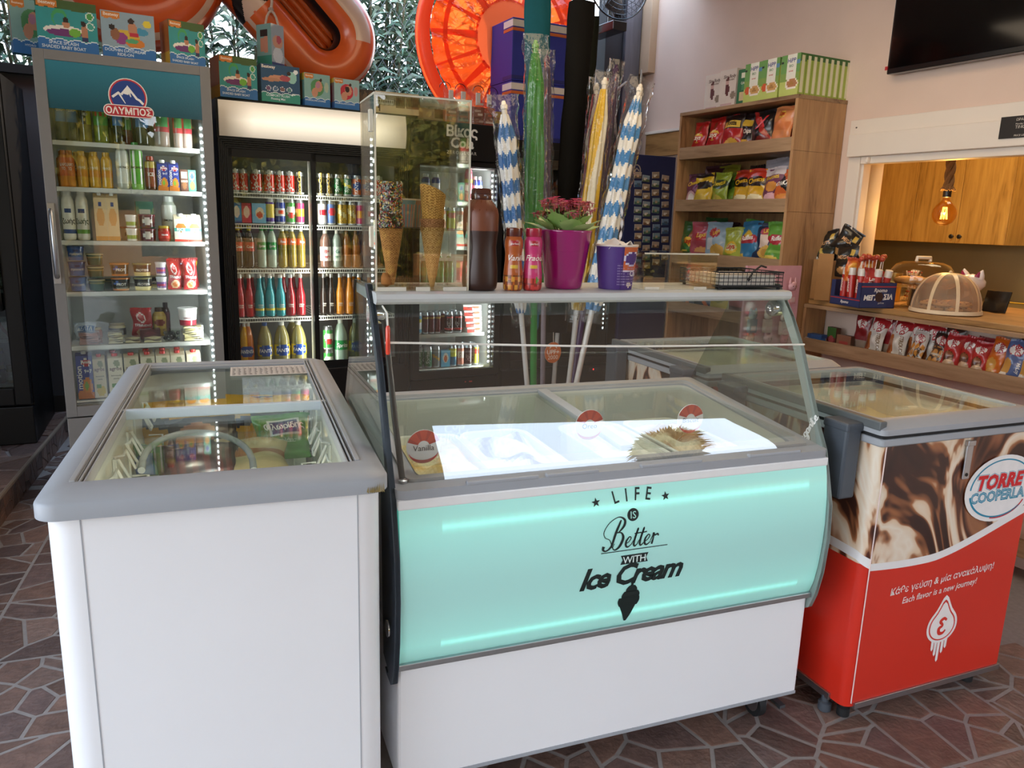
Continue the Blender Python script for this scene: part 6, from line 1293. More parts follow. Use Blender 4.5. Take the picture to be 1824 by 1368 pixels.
good('k_blu', croi('5a6a96', '54648f', None, 'MrLoy', 'e8e6e2', (('ell', .2, .3, .24, .22, 'c9964c'), ('ell', .2, .1, .2, .09, 'e8ded2')), 36), 'pastry_pack', 'blue croissant pack', 'pack', .04)
good('k_wbl', croi('c9c4be', '5a6a9a', None, 'MrLoy', '4a5a8c', (('ell', .2, .3, .24, .22, 'c9964c'), ('ell', .2, .1, .2, .09, 'e8ded2')), 37), 'pastry_pack', 'white croissant pack with blue top', 'pack', .04)
good('k_bk', croi('8a2226', '7a1f22', None, '', 'ffffff', (('band', 0, .3, 'a08a78'),), 38), 'pastry_pack', 'deep red pastry pack', 'pack', .04)
for n, (pxx, k, s, rz, dz) in enumerate(((1549, 'k_wht', 1.02, .1, 0), (1589, 'k_wht', 1.04, .1, 0), (1624, 'k_pea', .82, 0, 0), (1662, 'k_brn', .85, .1, 0), (1684, 'k_red', .86, .2, .0), (1711, 'k_red', .86, -.1, 0), (1734, 'k_red', .78, .2, 0), (1762, 'k_org', .92, -.05, 0), (1793, 'k_blu', .93, .15, 0), (1822, 'k_wbl', .95, 0, 0))):
    u = .262+(.012 if n % 2 else 0); P = RM.atu(pxx, 625+(pxx-1549)*.2, u); sp, nm, d, cat, hd = G[k]
    place(sp, nm, '%s, %s from left in front row under the counter' % (d, ORD[n+1]), 'pack', RM.w(u+.01, P[1], .845), RM.a-PI/2+rz, 'pastry packs on the counter shelf', (-.22, .10), (s*.90, s*.9, s*.90))
for n, (pxx, k, s) in enumerate(((1530, 'k_bk', 1.0), (1572, 'k_bk', 1.05), (1628, 'k_wht', 1.02), (1655, 'k_wht', 1.0), (1690, 'k_brn', 1.05), (1745, 'k_bk', .85), (1785, 'k_bk', .82), (1822, 'k_brn', 1.0))):
    u = .32; P = RM.atu(pxx, 612+(pxx-1549)*.2, u); sp, nm, d, cat, hd = G[k]
    place(sp, nm, '%s, %s from left in back row under the counter' % (d, ORD[n+1]), 'pack', RM.w(u+.002, P[1], .845), RM.a-PI/2, 'pastry packs on the counter shelf', (-.05, .08), (s*.9, s*.7, s*.9))
def gum(w, d, h, c1, c2, txt, tc, ts): return cbox(w, d, h, design(c1, ('rect', 0, .3, 0, 1, c2)), c1, ((txt, ts, .01, h*.3, tc, .1),), nu=8, nv=4)
bx = [(gum(.10, .05, .022, '2c4f86', '23406f', 'HALLS', 'e8ecf2', .018), 'blue mint pack, lowest of the stack at the left end under the counter', 1450, .24, 0, .1), (gum(.10, .05, .022, '35619a', 'c8d0dc', 'HALLS', 'e8ecf2', .018), 'blue mint pack, middle of the stack at the left end under the counter', 1452, .24, .023, -.05), (gum(.09, .05, .02, '2a4a80', '23406f', '', 'e8ecf2', .018), 'blue mint pack, topmost of the stack at the left end under the counter', 1455, .25, .046, .08),
      (gum(.10, .07, .03, '4f8a4a', 'c9d6c4', 'mint', 'e6ede2', .018), 'green sweet pack lying in front under the counter', 1481, .262, 0, .12), (gum(.10, .03, .022, 'c9642c', '8a4a2c', 'SMINT', '2c4a8a', .014), 'orange sweet pack lying at the counter shelf lip', 1504, .245, 0, -.05), (cbox(.07, .03, .11, design('7a2c34', ('band', .5, 1, '3f6a34'), ('ell', .5, .4, .3, .2, 'a84a50')), '5c3a2c'), 'green and red sweet box leaning at the back under the counter', 1484, .30, 0, -.2), (cbox(.09, .03, .08, design('8a5a44', ('rect', .2, .8, .3, .6, 'a8423a')), '6a4a38'), 'brown biscuit box standing under the counter', 1506, .29, 0, 0)]
for sp, lab, pxx, u, dz, rz in bx:
    P = RM.atu(pxx, 605, u); place(sp, 'sweet_pack', lab, 'sweets', RM.w(u, P[1], .836+dz), RM.a-PI/2+rz, 'sweet packs on the counter shelf')
# loose packs on the lowest visible shelf
for n, (pxx, py, c, lab) in enumerate(((1660, 705, 'c9c4bc', 'white paper bag on the lower counter shelf'), (1720, 720, 'b9b4ac', 'second white paper bag on the lower counter shelf'), (1775, 725, '3c3a2c', 'dark olive pack on the lower counter shelf'), (1812, 738, 'a8622c', 'orange pack on the lower counter shelf'), (1560, 640, '2c4a30', 'dark green pack on the lower counter shelf'))):
    P = RM.atu(pxx, py, .27); sp = bag(.16, .16, .05, design(c, ('band', .6, .7, c)), (), 40+n)
    place(sp, 'paper_pack', lab, 'pack', RM.w(.27, P[1], .482), RM.a-PI/2, 'packs on the lower counter shelf', (-.9, .1))
# ---- on the counter
ZC = 1.0915
o = at(T('cardboard_box', 'open brown cardboard box at the left end of the serving counter', 'box'), RM)
pm('cardboard', .85, col='a87c4c', var=.07, scale=14)
x0, x1, y0, y1, hh = .225, .36, -.145, -.012, .215
b = B(); tck = .004
for q in ((x0, x0+tck, y0, y1), (x1-tck, x1, y0, y1), (x0, x1, y0, y0+tck), (x0, x1, y1-tck, y1)): b.box(*q, ZC, ZC+hh)
b.box(x0, x1, y0, y1, ZC, ZC+tck); b.obj('box', 'cardboard', o)
B().box(x0-.075, x0, y0+.0, y0+.003, ZC+.002, ZC+hh+.035, M=Matrix.Translation((x0, y0, 0)) @ Matrix.Rotation(-.9, 4, 'Z') @ Matrix.Translation((-x0, -y0, 0))).obj('flap', 'cardboard', o)
nut = [bag(.13, .17, .05, design('1d1b1b', ('rect', .2, .8, .45, .7, '2c2620'), ('ell', .6, .2, .3, .12, 'b98a54'), ('tri',) if False else ('rect', .7, .9, .7, .85, 'c9a84a')), [(tx, .026, 0, .095, 'd8a878', 0)], 50+i) for i, tx in enumerate(('MEGA', 'MEGA', 'NUTS'))]
gn = [bag(.13, .17, .05, design('28302a', ('ell', .3, .25, .3, .16, 'cbb89a'), ('diag', .7, .85, .8, 'c9b25a')), [('Nuts', .03, 0, .09, 'e8e2d8', .2)], 55)]
for n, (pxx, py, u, z, rz, rl, sp, lab) in enumerate(((1463, 470, .27, .115, -.1, .0, gn[0], 'dark green nut bag standing in the cardboard box'), (1487, 470, .30, .23, .3, .5, nut[0], 'black nut bag tilted on top of the cardboard box'), (1502, 470, .25, .13, 0, .05, nut[1], 'black nut bag behind the red wafer rolls'), (1520, 470, .31, .17, -.2, -.6, nut[2], 'black nut bag leaning right behind the display box'), (1475, 470, .31, .20, .1, -.2, nut[2], 'black nut bag, highest of the pile at counter end'))):
    P = RM.atu(pxx, py, u); place(sp, 'nut_bag', lab, 'bag', RM.w(u, P[1], ZC+z), RM.a-PI/2+rz, 'nut bags at the counter end', (-.1, rl))
# navy display box with wafer rolls
DX = Fr(*RM.w(*RM.atz(1530, 549, ZC)[:2], 0)[:2], RM.a-.22)
o = at(T('display_box', 'navy blue cardboard display box of red wafer rolls on the counter', 'box'), DX)
b = B(); nv = '29345f'; wl_, wr_, hb = .225, .205, .125
b.col(nv)
# left face (towards -u... ) and right face meet at the near corner (0,0): right face runs +u, left face runs +v
b.box(-.0, .003, 0, wl_, ZC, ZC+.045); b.box(0, .003, 0, .028, ZC+.045, ZC+hb); b.box(0, .003, wl_-.03, wl_, ZC+.045, ZC+hb)
b.box(0, wr_, 0, .003, ZC, ZC+hb); b.box(wr_-.003, wr_, 0, wl_, ZC, ZC+hb); b.box(0, wr_, wl_-.003, wl_, ZC, ZC+hb); b.box(0, wr_, 0, wl_, ZC, ZC+.003)
b.obj('box', 'print', o)
b = B(); b.box(-.0006, 0, 0, wl_, ZC+.034, ZC+.039, 'a8343a'); b.box(0, wr_, -.0006, 0, ZC+hb-.022, ZC+hb-.016, 'a8343a')
b.text('Πραλίνα' if False else 'Ropoto' if False else 'Rpomo', .020, lambda x, y: (-.001, wl_/2-x, ZC+.014+y), 'e8e6e2', it=.25, bold=.02); b.text('Ημερα' if False else 'Rpomo', .026, lambda x, y: (wr_*.55+x, -.001, ZC+hb-.045+y), 'e8e6e2', it=.25, bold=.02)
b.text('MEΓΑ', .034, lambda x, y: (wr_*.30+x, -.001, ZC+.040+y), 'f0ede6', bold=.05, it=.1); b.text('ΣΙΑ', .034, lambda x, y: (wr_*.78+x, -.001, ZC+.044+y), 'f0ede6', bold=.05, it=.1)
b.lathe([(.0005, 0), (.024, 0)], 14, ['3a221c'], M=Matrix.Translation((wr_*.53, -.0012, ZC+.055)) @ Matrix.Rotation(PI/2, 4, 'X'), cap=False); b.text('gofreta', .012, lambda x, y: (wr_*.6+x, -.001, ZC+.022+y), 'd8d6d2', it=.2)
b.obj('lettering', 'print', o)
roll = B().lathe([(.012, 0), (.019, .008), (.019, .018), (.019, .036), (.019, .15)], 24, colf=lambda a, z: Hx('b02a24') if not (.018 < z < .036 and abs(a-1.5*PI) < .9) else Hx('b9823c')); roll.text('Biscoff', .026, vert(cyl(.0192, .098)), 'f0e6dc', bold=.03)
rcap = B().lathe([(.0192, .15), (.018, .185), (.006, .188)], 14, ['d8d3cc']*2)
rs = [('wrapper', roll.mesh('roll_wrapper', 'film', 50)), ('white_end', rcap.mesh('roll_end', 'film', 50))]
for n, (u, v, tl, lab) in enumerate(((.035, .170, .02, 'first red wafer roll from left in the navy display box'), (.035, .112, -.05, 'second red wafer roll from left in the navy display box'), (.034, .055, .02, 'third red wafer roll from left in the navy display box'), (.10, .035, .1, 'wafer roll with white end leaning right in display box'), (.155, .05, .2, 'wafer roll with white end at right corner of display box'), (.08, .14, 0, 'wafer roll in the back corner of the navy display box'))):
    place(rs, 'wafer_roll', lab, 'wafers', DX.w(u, v, ZC+.005), DX.a-PI/2+.2, 'wafer rolls in the display box', (0, tl))
lc = bag(.085, .145, .03, design('a82a24', ('band', .35, .42, 'c03a30')), [('Long', .026, 0, .082, 'f0e8e0', 0), ('Chips', .024, .0, .06, 'f0e8e0', 0)], 61)
lc2 = bag(.05, .13, .02, design('9a2622', ('vstr', 3, .4, .2, .8, 'c8483c')), (), 62)
for n, (u, v, sp, lab) in enumerate(((.055, .012, lc, 'red long chips bag standing in the navy display box'), (.10, .014, lc2, 'narrow red stick pack, left of two in the display box'), (.132, .016, lc2, 'narrow red stick pack, right of two in the display box'))):
    place(sp, 'stick_pack', lab, 'pack', DX.w(u, v+.012, ZC+.05), DX.a+.1, 'stick packs in the display box', (-.08, .15))
og = bag(.07, .12, .03, design('cc6a28', ('ell', .5, .5, .35, .28, 'd99a3c'), ('band', .85, 1, 'b8482a')), (), 63)
for n, (u, v, lab) in enumerate(((.03, .13, 'orange snack pack, left one behind the wafer rolls'), (.10, .10, 'orange snack pack, right one under the lollipops'))):
    place(og, 'snack_pack', lab, 'pack', DX.w(u, v, ZC+.12), DX.a-.3, 'orange packs in the display box', (-.1, .12))
# lollipops
lol = B().lathe([(.0005, -.0135), (.009, -.011), (.0135, -.003), (.0135, .003), (.009, .011), (.0005, .0135)], 10, ['8a2a1c', 'a8382a', 'b8482c', 'a8382a', 'c98a3c'], o=(0, 0, .12), cap=False); stk = B().tube([(0, 0, 0), (0, 0, .11)], .0018, 5, 'e6e0d6')
ls = [('sweet', lol.mesh('lollipop_sweet', 'film', 60)), ('stick', stk.mesh('lollipop_stick', 'gloss'))]
for n in range(16):
    a, r_ = n*2.4, .012*math.sqrt(n)
    place(ls, 'lollipop', 'small red and gold wrapped lollipop in the cluster above the display box', 'lollipop', DX.w(.11+r_*1.5*cos(a), .09+r_*sin(a), ZC+.125+.006*sin(n*3)), n*1.0, 'lollipops above the display box', (.10*sin(a), .14*cos(a)))
lh = at(T('lollipop_pot', 'pot holding the lollipops behind the display box', 'pot'), DX); B().lathe([(.03, 0), (.036, .10), (.034, .10), (.03, .01)], 14, ['6a3a24']*3, o=(.11, .09, ZC+.005)).obj('pot', 'gloss', lh, 40)
# tin, straws
P = RM.atz(1596, 498, ZC); P = RM.atu(1597, 470, .62)
o = T('metal_tin', 'gold and silver metal tin behind the display box', 'tin', RM.w(.62, P[1], ZC)); B().lathe([(.038, 0), (.04, .004), (.04, .155), (.037, .155), (.037, .02)], 20, ['b0a890', 'c9b06a', 'c9b06a', 'b9a878'][:4]).obj('tin', 'metal', o, 40)
P = RM.atu(1630, 470, .75); o = T('straw_pot', 'clear pot of red and white straws behind the cake dome', 'pot', RM.w(.75, P[1], ZC)); B().lathe([(.05, 0), (.058, .10), (.056, .10), (.048, .005)], 18).obj('pot', 'acrylic', o, 50)
sw = B().tube([(0, 0, 0), (0, 0, .17)], .0032, 6, 'd8cdc0'); sw2 = B(); 
for k in range(12): sw2.tube([(0, 0, .005+k*.0138), (0, 0, .005+k*.0138+.007)], .0033, 6, 'b8382c' if k % 2 else 'cfc2b4')
for k in range(22):
    a = k*2.4; r_ = .009*math.sqrt(k)
    place([('straw', (sw if k % 3 == 0 else sw2).mesh('straw', 'gloss', 50))], 'drinking_straw', 'thin striped drinking straw in the pot behind the cake dome', 'straw', RM.w(.75+r_*cos(a), P[1]+r_*sin(a), ZC+.006), 0, 'straws in the pot', (.28*sin(a), -.32*cos(a)))
# cake stand with dome
P = RM.atz(1635, 520, ZC); P = RM.atu(1640, 500, .50); cv = P[1]; o = T('cake_stand', 'glass cake stand with clear dome on the serving counter', 'stand', RM.w(.50, cv, ZC))
B().lathe([(.075, 0), (.078, .006), (.04, .02), (.034, .05), (.040, .095), (.14, .102), (.165, .118), (.166, .122), (.13, .112), (.0005, .110)], 28, cap=False).obj('stand', 'acrylic', o, 50)
B().lathe([(.05, .005), (.045, .09)], 20, ['a89a84']).obj('silver_foot', 'metal', o, 50)
d = B().lathe([(.150, .124), (.152, .15), (.146, .185), (.125, .215), (.09, .228), (.0005, .232)], 30, cap=False).obj('dome', 'acrylic', o, 60)
kb = B(); kb.tube([(-.045, 0, .232), (-.045, 0, .25), (.045, 0, .25), (.045, 0, .232)], .009, 8, 'e0d6c4'); kb.obj('knob', 'gloss', d, 50)
R = random.Random(5)
for k in range(9):
    a, r_ = k*2*PI/8, (.085 if k < 8 else 0); c = B(); c.lathe([(.0005, 0), (.032, .002), (.042, .014), (.038, .028), (.02, .036), (.0005, .038)], 12, ['8a5a2c', '9a6a34', 'b07c40', 'c08c4c', 'c89858'], cap=False)
    place([('pastry', c.mesh('pastry', 'rough', 60))], 'pastry', 'round baked pastry under the clear cake dome', 'pastry', RM.w(.50+r_*cos(a), cv+r_*sin(a), ZC+.114), a, 'pastries under the cake dome')
# food cover with cookies
FX = RM.atu(1684, 540, .38); fv = FX[1]; o = T('food_cover', 'beige mesh dome food cover over cookies on the serving counter', 'cover', RM.w(.385, fv, ZC))
glass('mesh_net', 'e6d0b8', .02, rough=.6, haze=.26, hazecol='d8bfa0')
n_ = 6; Rb, Hc = .152, .178
def dome(a, q): r_ = Rb*cos(q*PI/2)**.75; return (r_*cos(a), r_*sin(a), .012+Hc*sin(q*PI/2))
b = B(); b.grid(lambda u, v: dome(u*2*PI, v*.985), 36, 12); b.obj('net', 'mesh_net', o, 60)
for k in range(8):
    a = k*PI/4+.25; b = B(); b.grid(lambda u, v: tuple(Vector(dome(a+(u-.5)*.10/max(.15, cos(v*PI/2*.99)), v*.985))*1.006), 2, 12, c='d9bf98'); b.obj('rib', 'satin', o, 60)
b = B(); b.lathe([(Rb+.002, 0), (Rb+.008, .004), (Rb+.004, .020), (Rb-.002, .020), (Rb-.002, 0)], 36, ['dcc5a2']*4); b.obj('base_hoop', 'satin', o, 50); B().lathe([(.006, Hc+.008), (.008, Hc+.018), (.002, Hc+.024)], 8, ['d9bf98']*2).obj('top_button', 'satin', o, 40)
pl2 = T('plate', 'white plate of cookies under the mesh food cover', 'plate', RM.w(.385, fv, ZC)); B().lathe([(.07, .001), (.12, .010), (.138, .016), (.136, .019), (.10, .010), (.0005, .006)], 28, ['cfc6b8']*5, cap=False).obj('plate', 'gloss', pl2, 50)
ck = B(); ck.lathe([(.0005, 0), (.034, .001), (.040, .008), (.036, .017), (.02, .021), (.0005, .022)], 14, ['b08a50', 'bf9a60', 'd2b078', 'dabb88', 'dfc294'], cap=False)
for k in range(7): a = k*2*PI/7; ck.lathe([(.0005, .012), (.006, .012), (.005, .019), (.0005, .021)], 6, ['8a5a30']*3, o=(.031*cos(a), .031*sin(a), 0), cap=False)
cm = ck.mesh('cookie', 'rough', 60)
for k in range(14):
    lay = k//7; a = (k % 7)*2*PI/6; r_ = .078 if k % 7 else 0; place([('cookie', cm)], 'cookie', 'pale ring cookie in the %s layer under the mesh cover' % ('lower' if lay == 0 else 'upper'), 'cookie', RM.w(.385+r_*cos(a+lay*.4), fv+r_*sin(a+lay*.4), ZC+.012+lay*.0225), k, 'cookies under the mesh cover')
# cat figure behind the cover
P = RM.atu(1731, 500, .60); o = T('cat_figure', 'white cat figure with magenta ears behind the mesh food cover', 'figurine', RM.w(.60, P[1], ZC))
b = B().lathe([(.045, 0), (.055, .02), (.05, .07), (.035, .10)], 18, ['ded2cc']*3); b.obj('body', 'gloss', o, 60)
b = B(); b.lathe([(.0005, -.045), (.04, -.036), (.062, -.01), (.062, .012), (.045, .036), (.0005, .048)], 20, ['e6dbd6']*5, o=(0, 0, .135), cap=False); hd = b.obj('head', 'gloss', o, 60)
for s in (-1, 1):
    B().lathe([(.024, 0), (.017, .02), (.003, .042)], 10, ['e6dbd6', 'e6dbd6'], M=Matrix.Translation((-.0, s*.038, .165)) @ Matrix.Rotation(-s*.35, 4, 'X')).obj('ear', 'gloss', hd, 50)
    B().lathe([(.014, 0), (.002, .026)], 8, ['8f1f4c'], M=Matrix.Translation((-.016, s*.040, .172)) @ Matrix.Rotation(-s*.35, 4, 'X')).obj('inner_ear', 'gloss', hd, 50)
    B().lathe([(.0005, -.004), (.005, 0), (.0005, .004)], 8, ['c03a6a']*2, o=(-.058, s*.022, .137), cap=False).obj('eye', 'gloss', hd, 60)
P = RM.atu(1752, 515, .66); o = T('tablet_stand', 'dark tablet leaning on the counter behind the cat figure', 'tablet', RM.w(.66, P[1], ZC+.002), RM.a-PI/2)
B().col('1a1714').box(-.0, .12, 0, .01, 0, .11, M=Matrix.Rotation(-.3, 4, 'X')).obj('slab', 'gloss', o, bevel=.004); B().col('241f1a').box(.04, .08, .0, .06, 0, .008).obj('foot', 'gloss', o)
P = RM.atz(1806, 541, ZC); o = T('pen', 'yellow and black pen lying on the counter at right edge', 'pen', RM.w(P[0], P[1], ZC+.004), RM.a-1.4)
B().tube([(-.06, 0, 0), (.045, 0, 0), (.05, 0, 0), (.062, 0, 0)], [.004, .004, .003, .001], 8, 'c9a21f').obj('barrel', 'gloss', o, 40); B().tube([(-.064, 0, .0), (-.02, 0, 0)], .0046, 8, '1c1a18').obj('cap', 'gloss', o, 40)
# pink key-ring display board
o = at(T('keyring_display', 'pale pink display board of key rings standing before the oak shelf', 'display'), RM)
b = B(); b.grid(lambda u, v: (-.385+u*.375, -.15-.0+.0*v, .10+v*1.18), 2, 2, c='c996a0'); b.box(-.385, -.01, -.149, -.135, .10, 1.28, 'c996a0'); b.box(-.385, -.01, -.149, .0, 0, .10, 'b8858f')
for k in range(6):
    cx, cz = -.35+.06*(k % 4)+.02*(k % 3), 1.255-.07*(k//3)-.02*(k % 2)
    for dx, r_ in ((-.008, .006), (0, .009), (.009, .006)): b.poly([(cx+dx+r_*cos(a*PI/5), -.1508, cz+r_*.7*sin(a*PI/5)) for a in range(10)], 'd9b4ba')
b.obj('board', 'print', o)
def charm(kind, seed):
    R = random.Random(seed); b = B(); c1 = {'cat': 'd8cfc8', 'bun': 'c99aa2', 'fox': 'b86a5a', 'blue': '8aa0b0', 'girl': 'c9707c'}[kind]
    b.lathe([(.0005, -.024), (.022, -.018), (.028, 0), (.022, .018), (.0005, .024)], 12, [c1]*4, M=Matrix.Translation((0, 0, .045)) @ Matrix.Scale(.55, 4, (0, 1, 0)), cap=False)
    hdm = b.mesh('charm_head', 'gloss', 60); e = B()
    for s in (-1, 1): e.lathe([(.010, 0), (.002, .02 if kind != 'bun' else .03)], 8, [c1], o=(s*.017, 0, .060), cap=False)
    e.lathe([(.0005, -.003), (.003, 0), (.0005, .003)], 6, ['2c2426']*2, o=(-.009, -.015, .046), cap=False); e.lathe([(.0005, -.003), (.003, 0), (.0005, .003)], 6, ['2c2426']*2, o=(.009, -.015, .046), cap=False)
    p = B(); p.box(-.024, .024, -.010, .010, -.045, .024, {'cat': 'd0bcb4', 'bun': 'c08a90', 'fox': 'b0868a', 'blue': '7a8896', 'girl': 'b85a68'}[kind]); p.box(-.016, .016, -.0115, -.010, -.035, -.01, 'c9a8a8')
    return [('head', hdm, [('ears', e.mesh('charm_ears', 'gloss', 60))]), ('pouch_body', p.mesh('charm_body', 'gloss', 40))]
CHM = {k: charm(k, i) for i, k in enumerate(('cat', 'bun', 'fox', 'blue', 'girl'))}
for n, (pxx, py, k, lab) in enumerate(((1410, 515, 'bun', 'pale pink key ring at the top right of the pink display'), (1340, 566, 'blue', 'blue grey key ring, left in the row below the glass rim'), (1367, 566, 'cat', 'white cat key ring in the middle of the pink display'), (1396, 570, 'cat', 'white key ring beside the glass bolt'), (1335, 608, 'fox', 'red and yellow key ring, left of the second visible row'), (1366, 608, 'bun', 'pink rabbit key ring, middle of the second visible row'), (1395, 610, 'girl', 'rose key ring, right of the second visible row'), (1335, 640, 'cat', 'white cat key ring low on the left of the display'), (1362, 646, 'blue', 'pale key ring low in the middle of the display'), (1392, 640, 'bun', 'pink key ring low on the right of the display'))):
    P = RM.atv(pxx, py, -.165); place(CHM[k], 'key_ring', lab, 'key ring', RM.w(P[0], -.1685, P[2]-.03), RM.a, 'key rings on the pink display')
# wall television
o = at(T('television', 'large black flat television on the upper right wall', 'television'), RM)
B().col('0c0c0d').box(.295, .335, -1.75, -.27, 2.225, 3.0).obj('housing', 'gloss', o, bevel=.004); pm('tv_screen', .08, col='060607', var=.02); B().box(.290, .2955, -1.735, -.285, 2.25, 2.985).obj('screen', 'tv_screen', o); B().col('2a2a2c').box(.335, .365, -1.2, -.8, 2.4, 2.8).obj('bracket', 'satin', o)
B().col('b8282c').box(.289, .295, -.275, -.262, 2.245, 2.262).obj('sticker', 'print', o)
# ------------------------------------------------------------------ what stands on the ice cream freezer
ZT = 1.2905
def ICT(name, lab, cat, u, v, grp=None): return T(name, lab, cat, IC.w(u, v, ZT), IC.a, grp)
# tall acrylic cone case
o = ICT('cone_case', 'tall clear acrylic case holding sample ice cream cones on the freezer top', 'case', .0, .255)
W2, D2, H2 = .236, .185, .455; g = .0035
for nm, q in (('front_pane', (0, W2, 0, g, .0, H2)), ('back_pane', (0, W2, D2-g, D2, 0, H2)), ('side_pane', (0, g, g, D2-g, 0, H2)), ('side_pane', (W2-g, W2, g, D2-g, 0, H2)), ('top_pane', (0, W2, 0, D2, H2, H2+g)), ('base_pane', (0, W2, 0, D2, 0, g)), ('shelf_pane', (g, W2-g, .03, D2-g, .148, .152))):
    B().box(*q).obj(nm, 'acrylic', o)
pm('acrylic_edge', .2, col='d9d2bd', var=.1, coat=.4)
for q in ((0, .004), (W2-.004, W2)):
    B().box(q[0], q[1], -.0015, .002, 0, H2).obj('edge', 'acrylic_edge', o)
B().box(0, W2, -.0015, .002, H2-.002, H2+.002).obj('edge', 'acrylic_edge', o); B().box(-.001, .002, 0, D2, H2-.001, H2+.003).obj('edge', 'acrylic_edge', o)
for z in (.37, .105):
    h = B().box(-.012, -.002, .0, .016, z, z+.05).obj('hinge', 'acrylic_edge', o, bevel=.002)
for a0, a1 in ((.004, .075), (.10, .135), (.17, .23)): B().box(a0, a1, -.004, .0, .0, .010, 'd8d2c4').obj('tape', 'matte', o)
b = B(); b.lathe([(.016, 0), (.016, .008), (.010, .008), (.010, 0)], 20, M=Matrix.Translation((.187, -.002, .235)) @ Matrix.Rotation(PI/2, 4, 'X'), cap=False); b.obj('door_knob', 'acrylic', o, 40)
# cones
def fine(prof, st=.0022):
    o = []
    for (r0, z0), (r1, z1) in zip(prof, prof[1:]):
        m_ = max(1, int(abs(z1-z0)/st)); o += [(r0+(r1-r0)*k/m_, z0+(z1-z0)*k/m_) for k in range(m_)]
    return o+[prof[-1]]
def wgrid(a, z): return abs((a*2.6+z*170) % 1-.5) > .36 or abs((a*2.6-z*170) % 1-.5) > .36
def wafer(prof, n=72, c1='c08a4e', c2='8f5e30', tw=.6):
    A, D = Hx(c1), Hx(c2); b = B(); b.lathe(fine(prof), n, cap=False, colf=lambda a, z: D if wgrid(a, z) else A); return b
c1 = ICT('sugar_cone', 'tall cone with sprinkle coated top in the left of the acrylic case', 'cone', .052, .32)
wafer([(.006, .01), (.010, .03), (.014, .065), (.019, .10), (.024, .14), (.0255, .15), (.024, .15)]).obj('wafer', 'rough', c1, 50)
B().col('a56a38').lathe([(.002, .005), (.012, .012), (.012, .03), (.008, .04)], 10, o=(-.010, 0, 0)).obj('wafer_tail', 'rough', c1, 50)
R = random.Random(8)
SP = ['b8342c', '2f7a8a', 'd8b84a', '3f7a3c', 'e0d4c4', '7a3a6a', '2a1a14', '3a221a', '301c15', 'c8623a']
def sprinkle(prof, n, lab): 
    b = B(); b.lathe(fine(prof), 40, cap=True, colf=lambda a, z: Hx(R.choice(['2a1712', '3a2219', '241410', '4a2c20'])))
    for k in range(n):
        z = R.uniform(prof[0][1]+.002, prof[-1][1]-.002); r_ = [p0[0]+(p1[0]-p0[0])*(z-p0[1])/(p1[1]-p0[1]) for p0, p1 in zip(prof, prof[1:]) if p0[1] <= z <= p1[1]][0]; a = R.random()*2*PI; t_ = R.random()*PI; L = .0032
        p = Vector((r_*cos(a), r_*sin(a), z)); d = Vector((-sin(a)*cos(t_), cos(a)*cos(t_), sin(t_)))*L
        b.tube([p-d, p+d], .0011, 4, R.choice(SP))
    return b
pf = [(.0245, .150), (.026, .158), (.0265, .172), (.0225, .182), (.0215, .184)]
b = sprinkle(pf, 320, ''); b.obj('sprinkle_rim', 'gloss', c1, 50)
pf = [(.0215, .184+.0), (.0225, .20), (.0228, .235), (.0235, .262)]
b = sprinkle(pf, 950, ''); b.obj('sprinkle_top', 'gloss', c1, 50); c1.scale = (1.18, 1.18, 1)
c2 = ICT('sugar_cone', 'plain golden waffle cones stacked in the right of the acrylic case', 'cone', .158, .32)
wafer([(.004, .004), (.010, .04), (.016, .09), (.022, .14), (.025, .155), (.0225, .155)], c1='c9a166', c2='9c6f3c').obj('wafer', 'rough', c2, 50)
b = B()
def wv(q, v_): a = q*2*PI*1.15; r_ = .019+.006*v_; top = .165+v_*(.095-.03*(.5+.5*sin(a*1.0+1.2))); return (r_*cos(a)*(1+.04*q), r_*sin(a)*(1+.04*q), top)
b.grid(wv, 90, 40, cf=lambda q, v_: Hx('96682c') if wgrid(q*6.6, v_*.08) else Hx('cf9f55')); b.obj('rolled_wafer', 'rough', c2, 60); c2.scale = (1.28, 1.28, 1)
wafer([(.018, .142), (.0235, .160), (.0245, .175), (.021, .176)], c1='a87650', c2='80522e').obj('second_wafer', 'rough', c2, 50)
for n, (u, v, c, lab) in enumerate(((.10, .375, '7fb0c0', 'blue paper cup with pink stripes behind the sprinkle cone'), (.125, .395, 'c9a08f', 'pink paper cup behind the waffle cones'))):
    f = design(c, ('vstr', 16, .45, .08, .85, 'd89a8c' if n == 0 else '8fb0b8')); b = B().lathe([(.020, 0)]+[(.020+.008*k/6, .068*k/6) for k in range(1, 7)], 32, cap=False, colf=lambda a, z: f(a/2/PI, z/.068)); b.col('e8e0d4').lathe([(.0285, .067), (.0293, .069), (.0285, .071), (.027, .068), (.02, .004)], 24, cap=False)
    for k in range(3): b.lathe([(.019, .001-.0+.0), (.0195, .002)], 8, cap=False)
    q = T('paper_cup', lab, 'cup', IC.w(u, v, ZT+.153), 0, 'paper cups in the acrylic case'); b.obj('cup', 'print', q, 50)
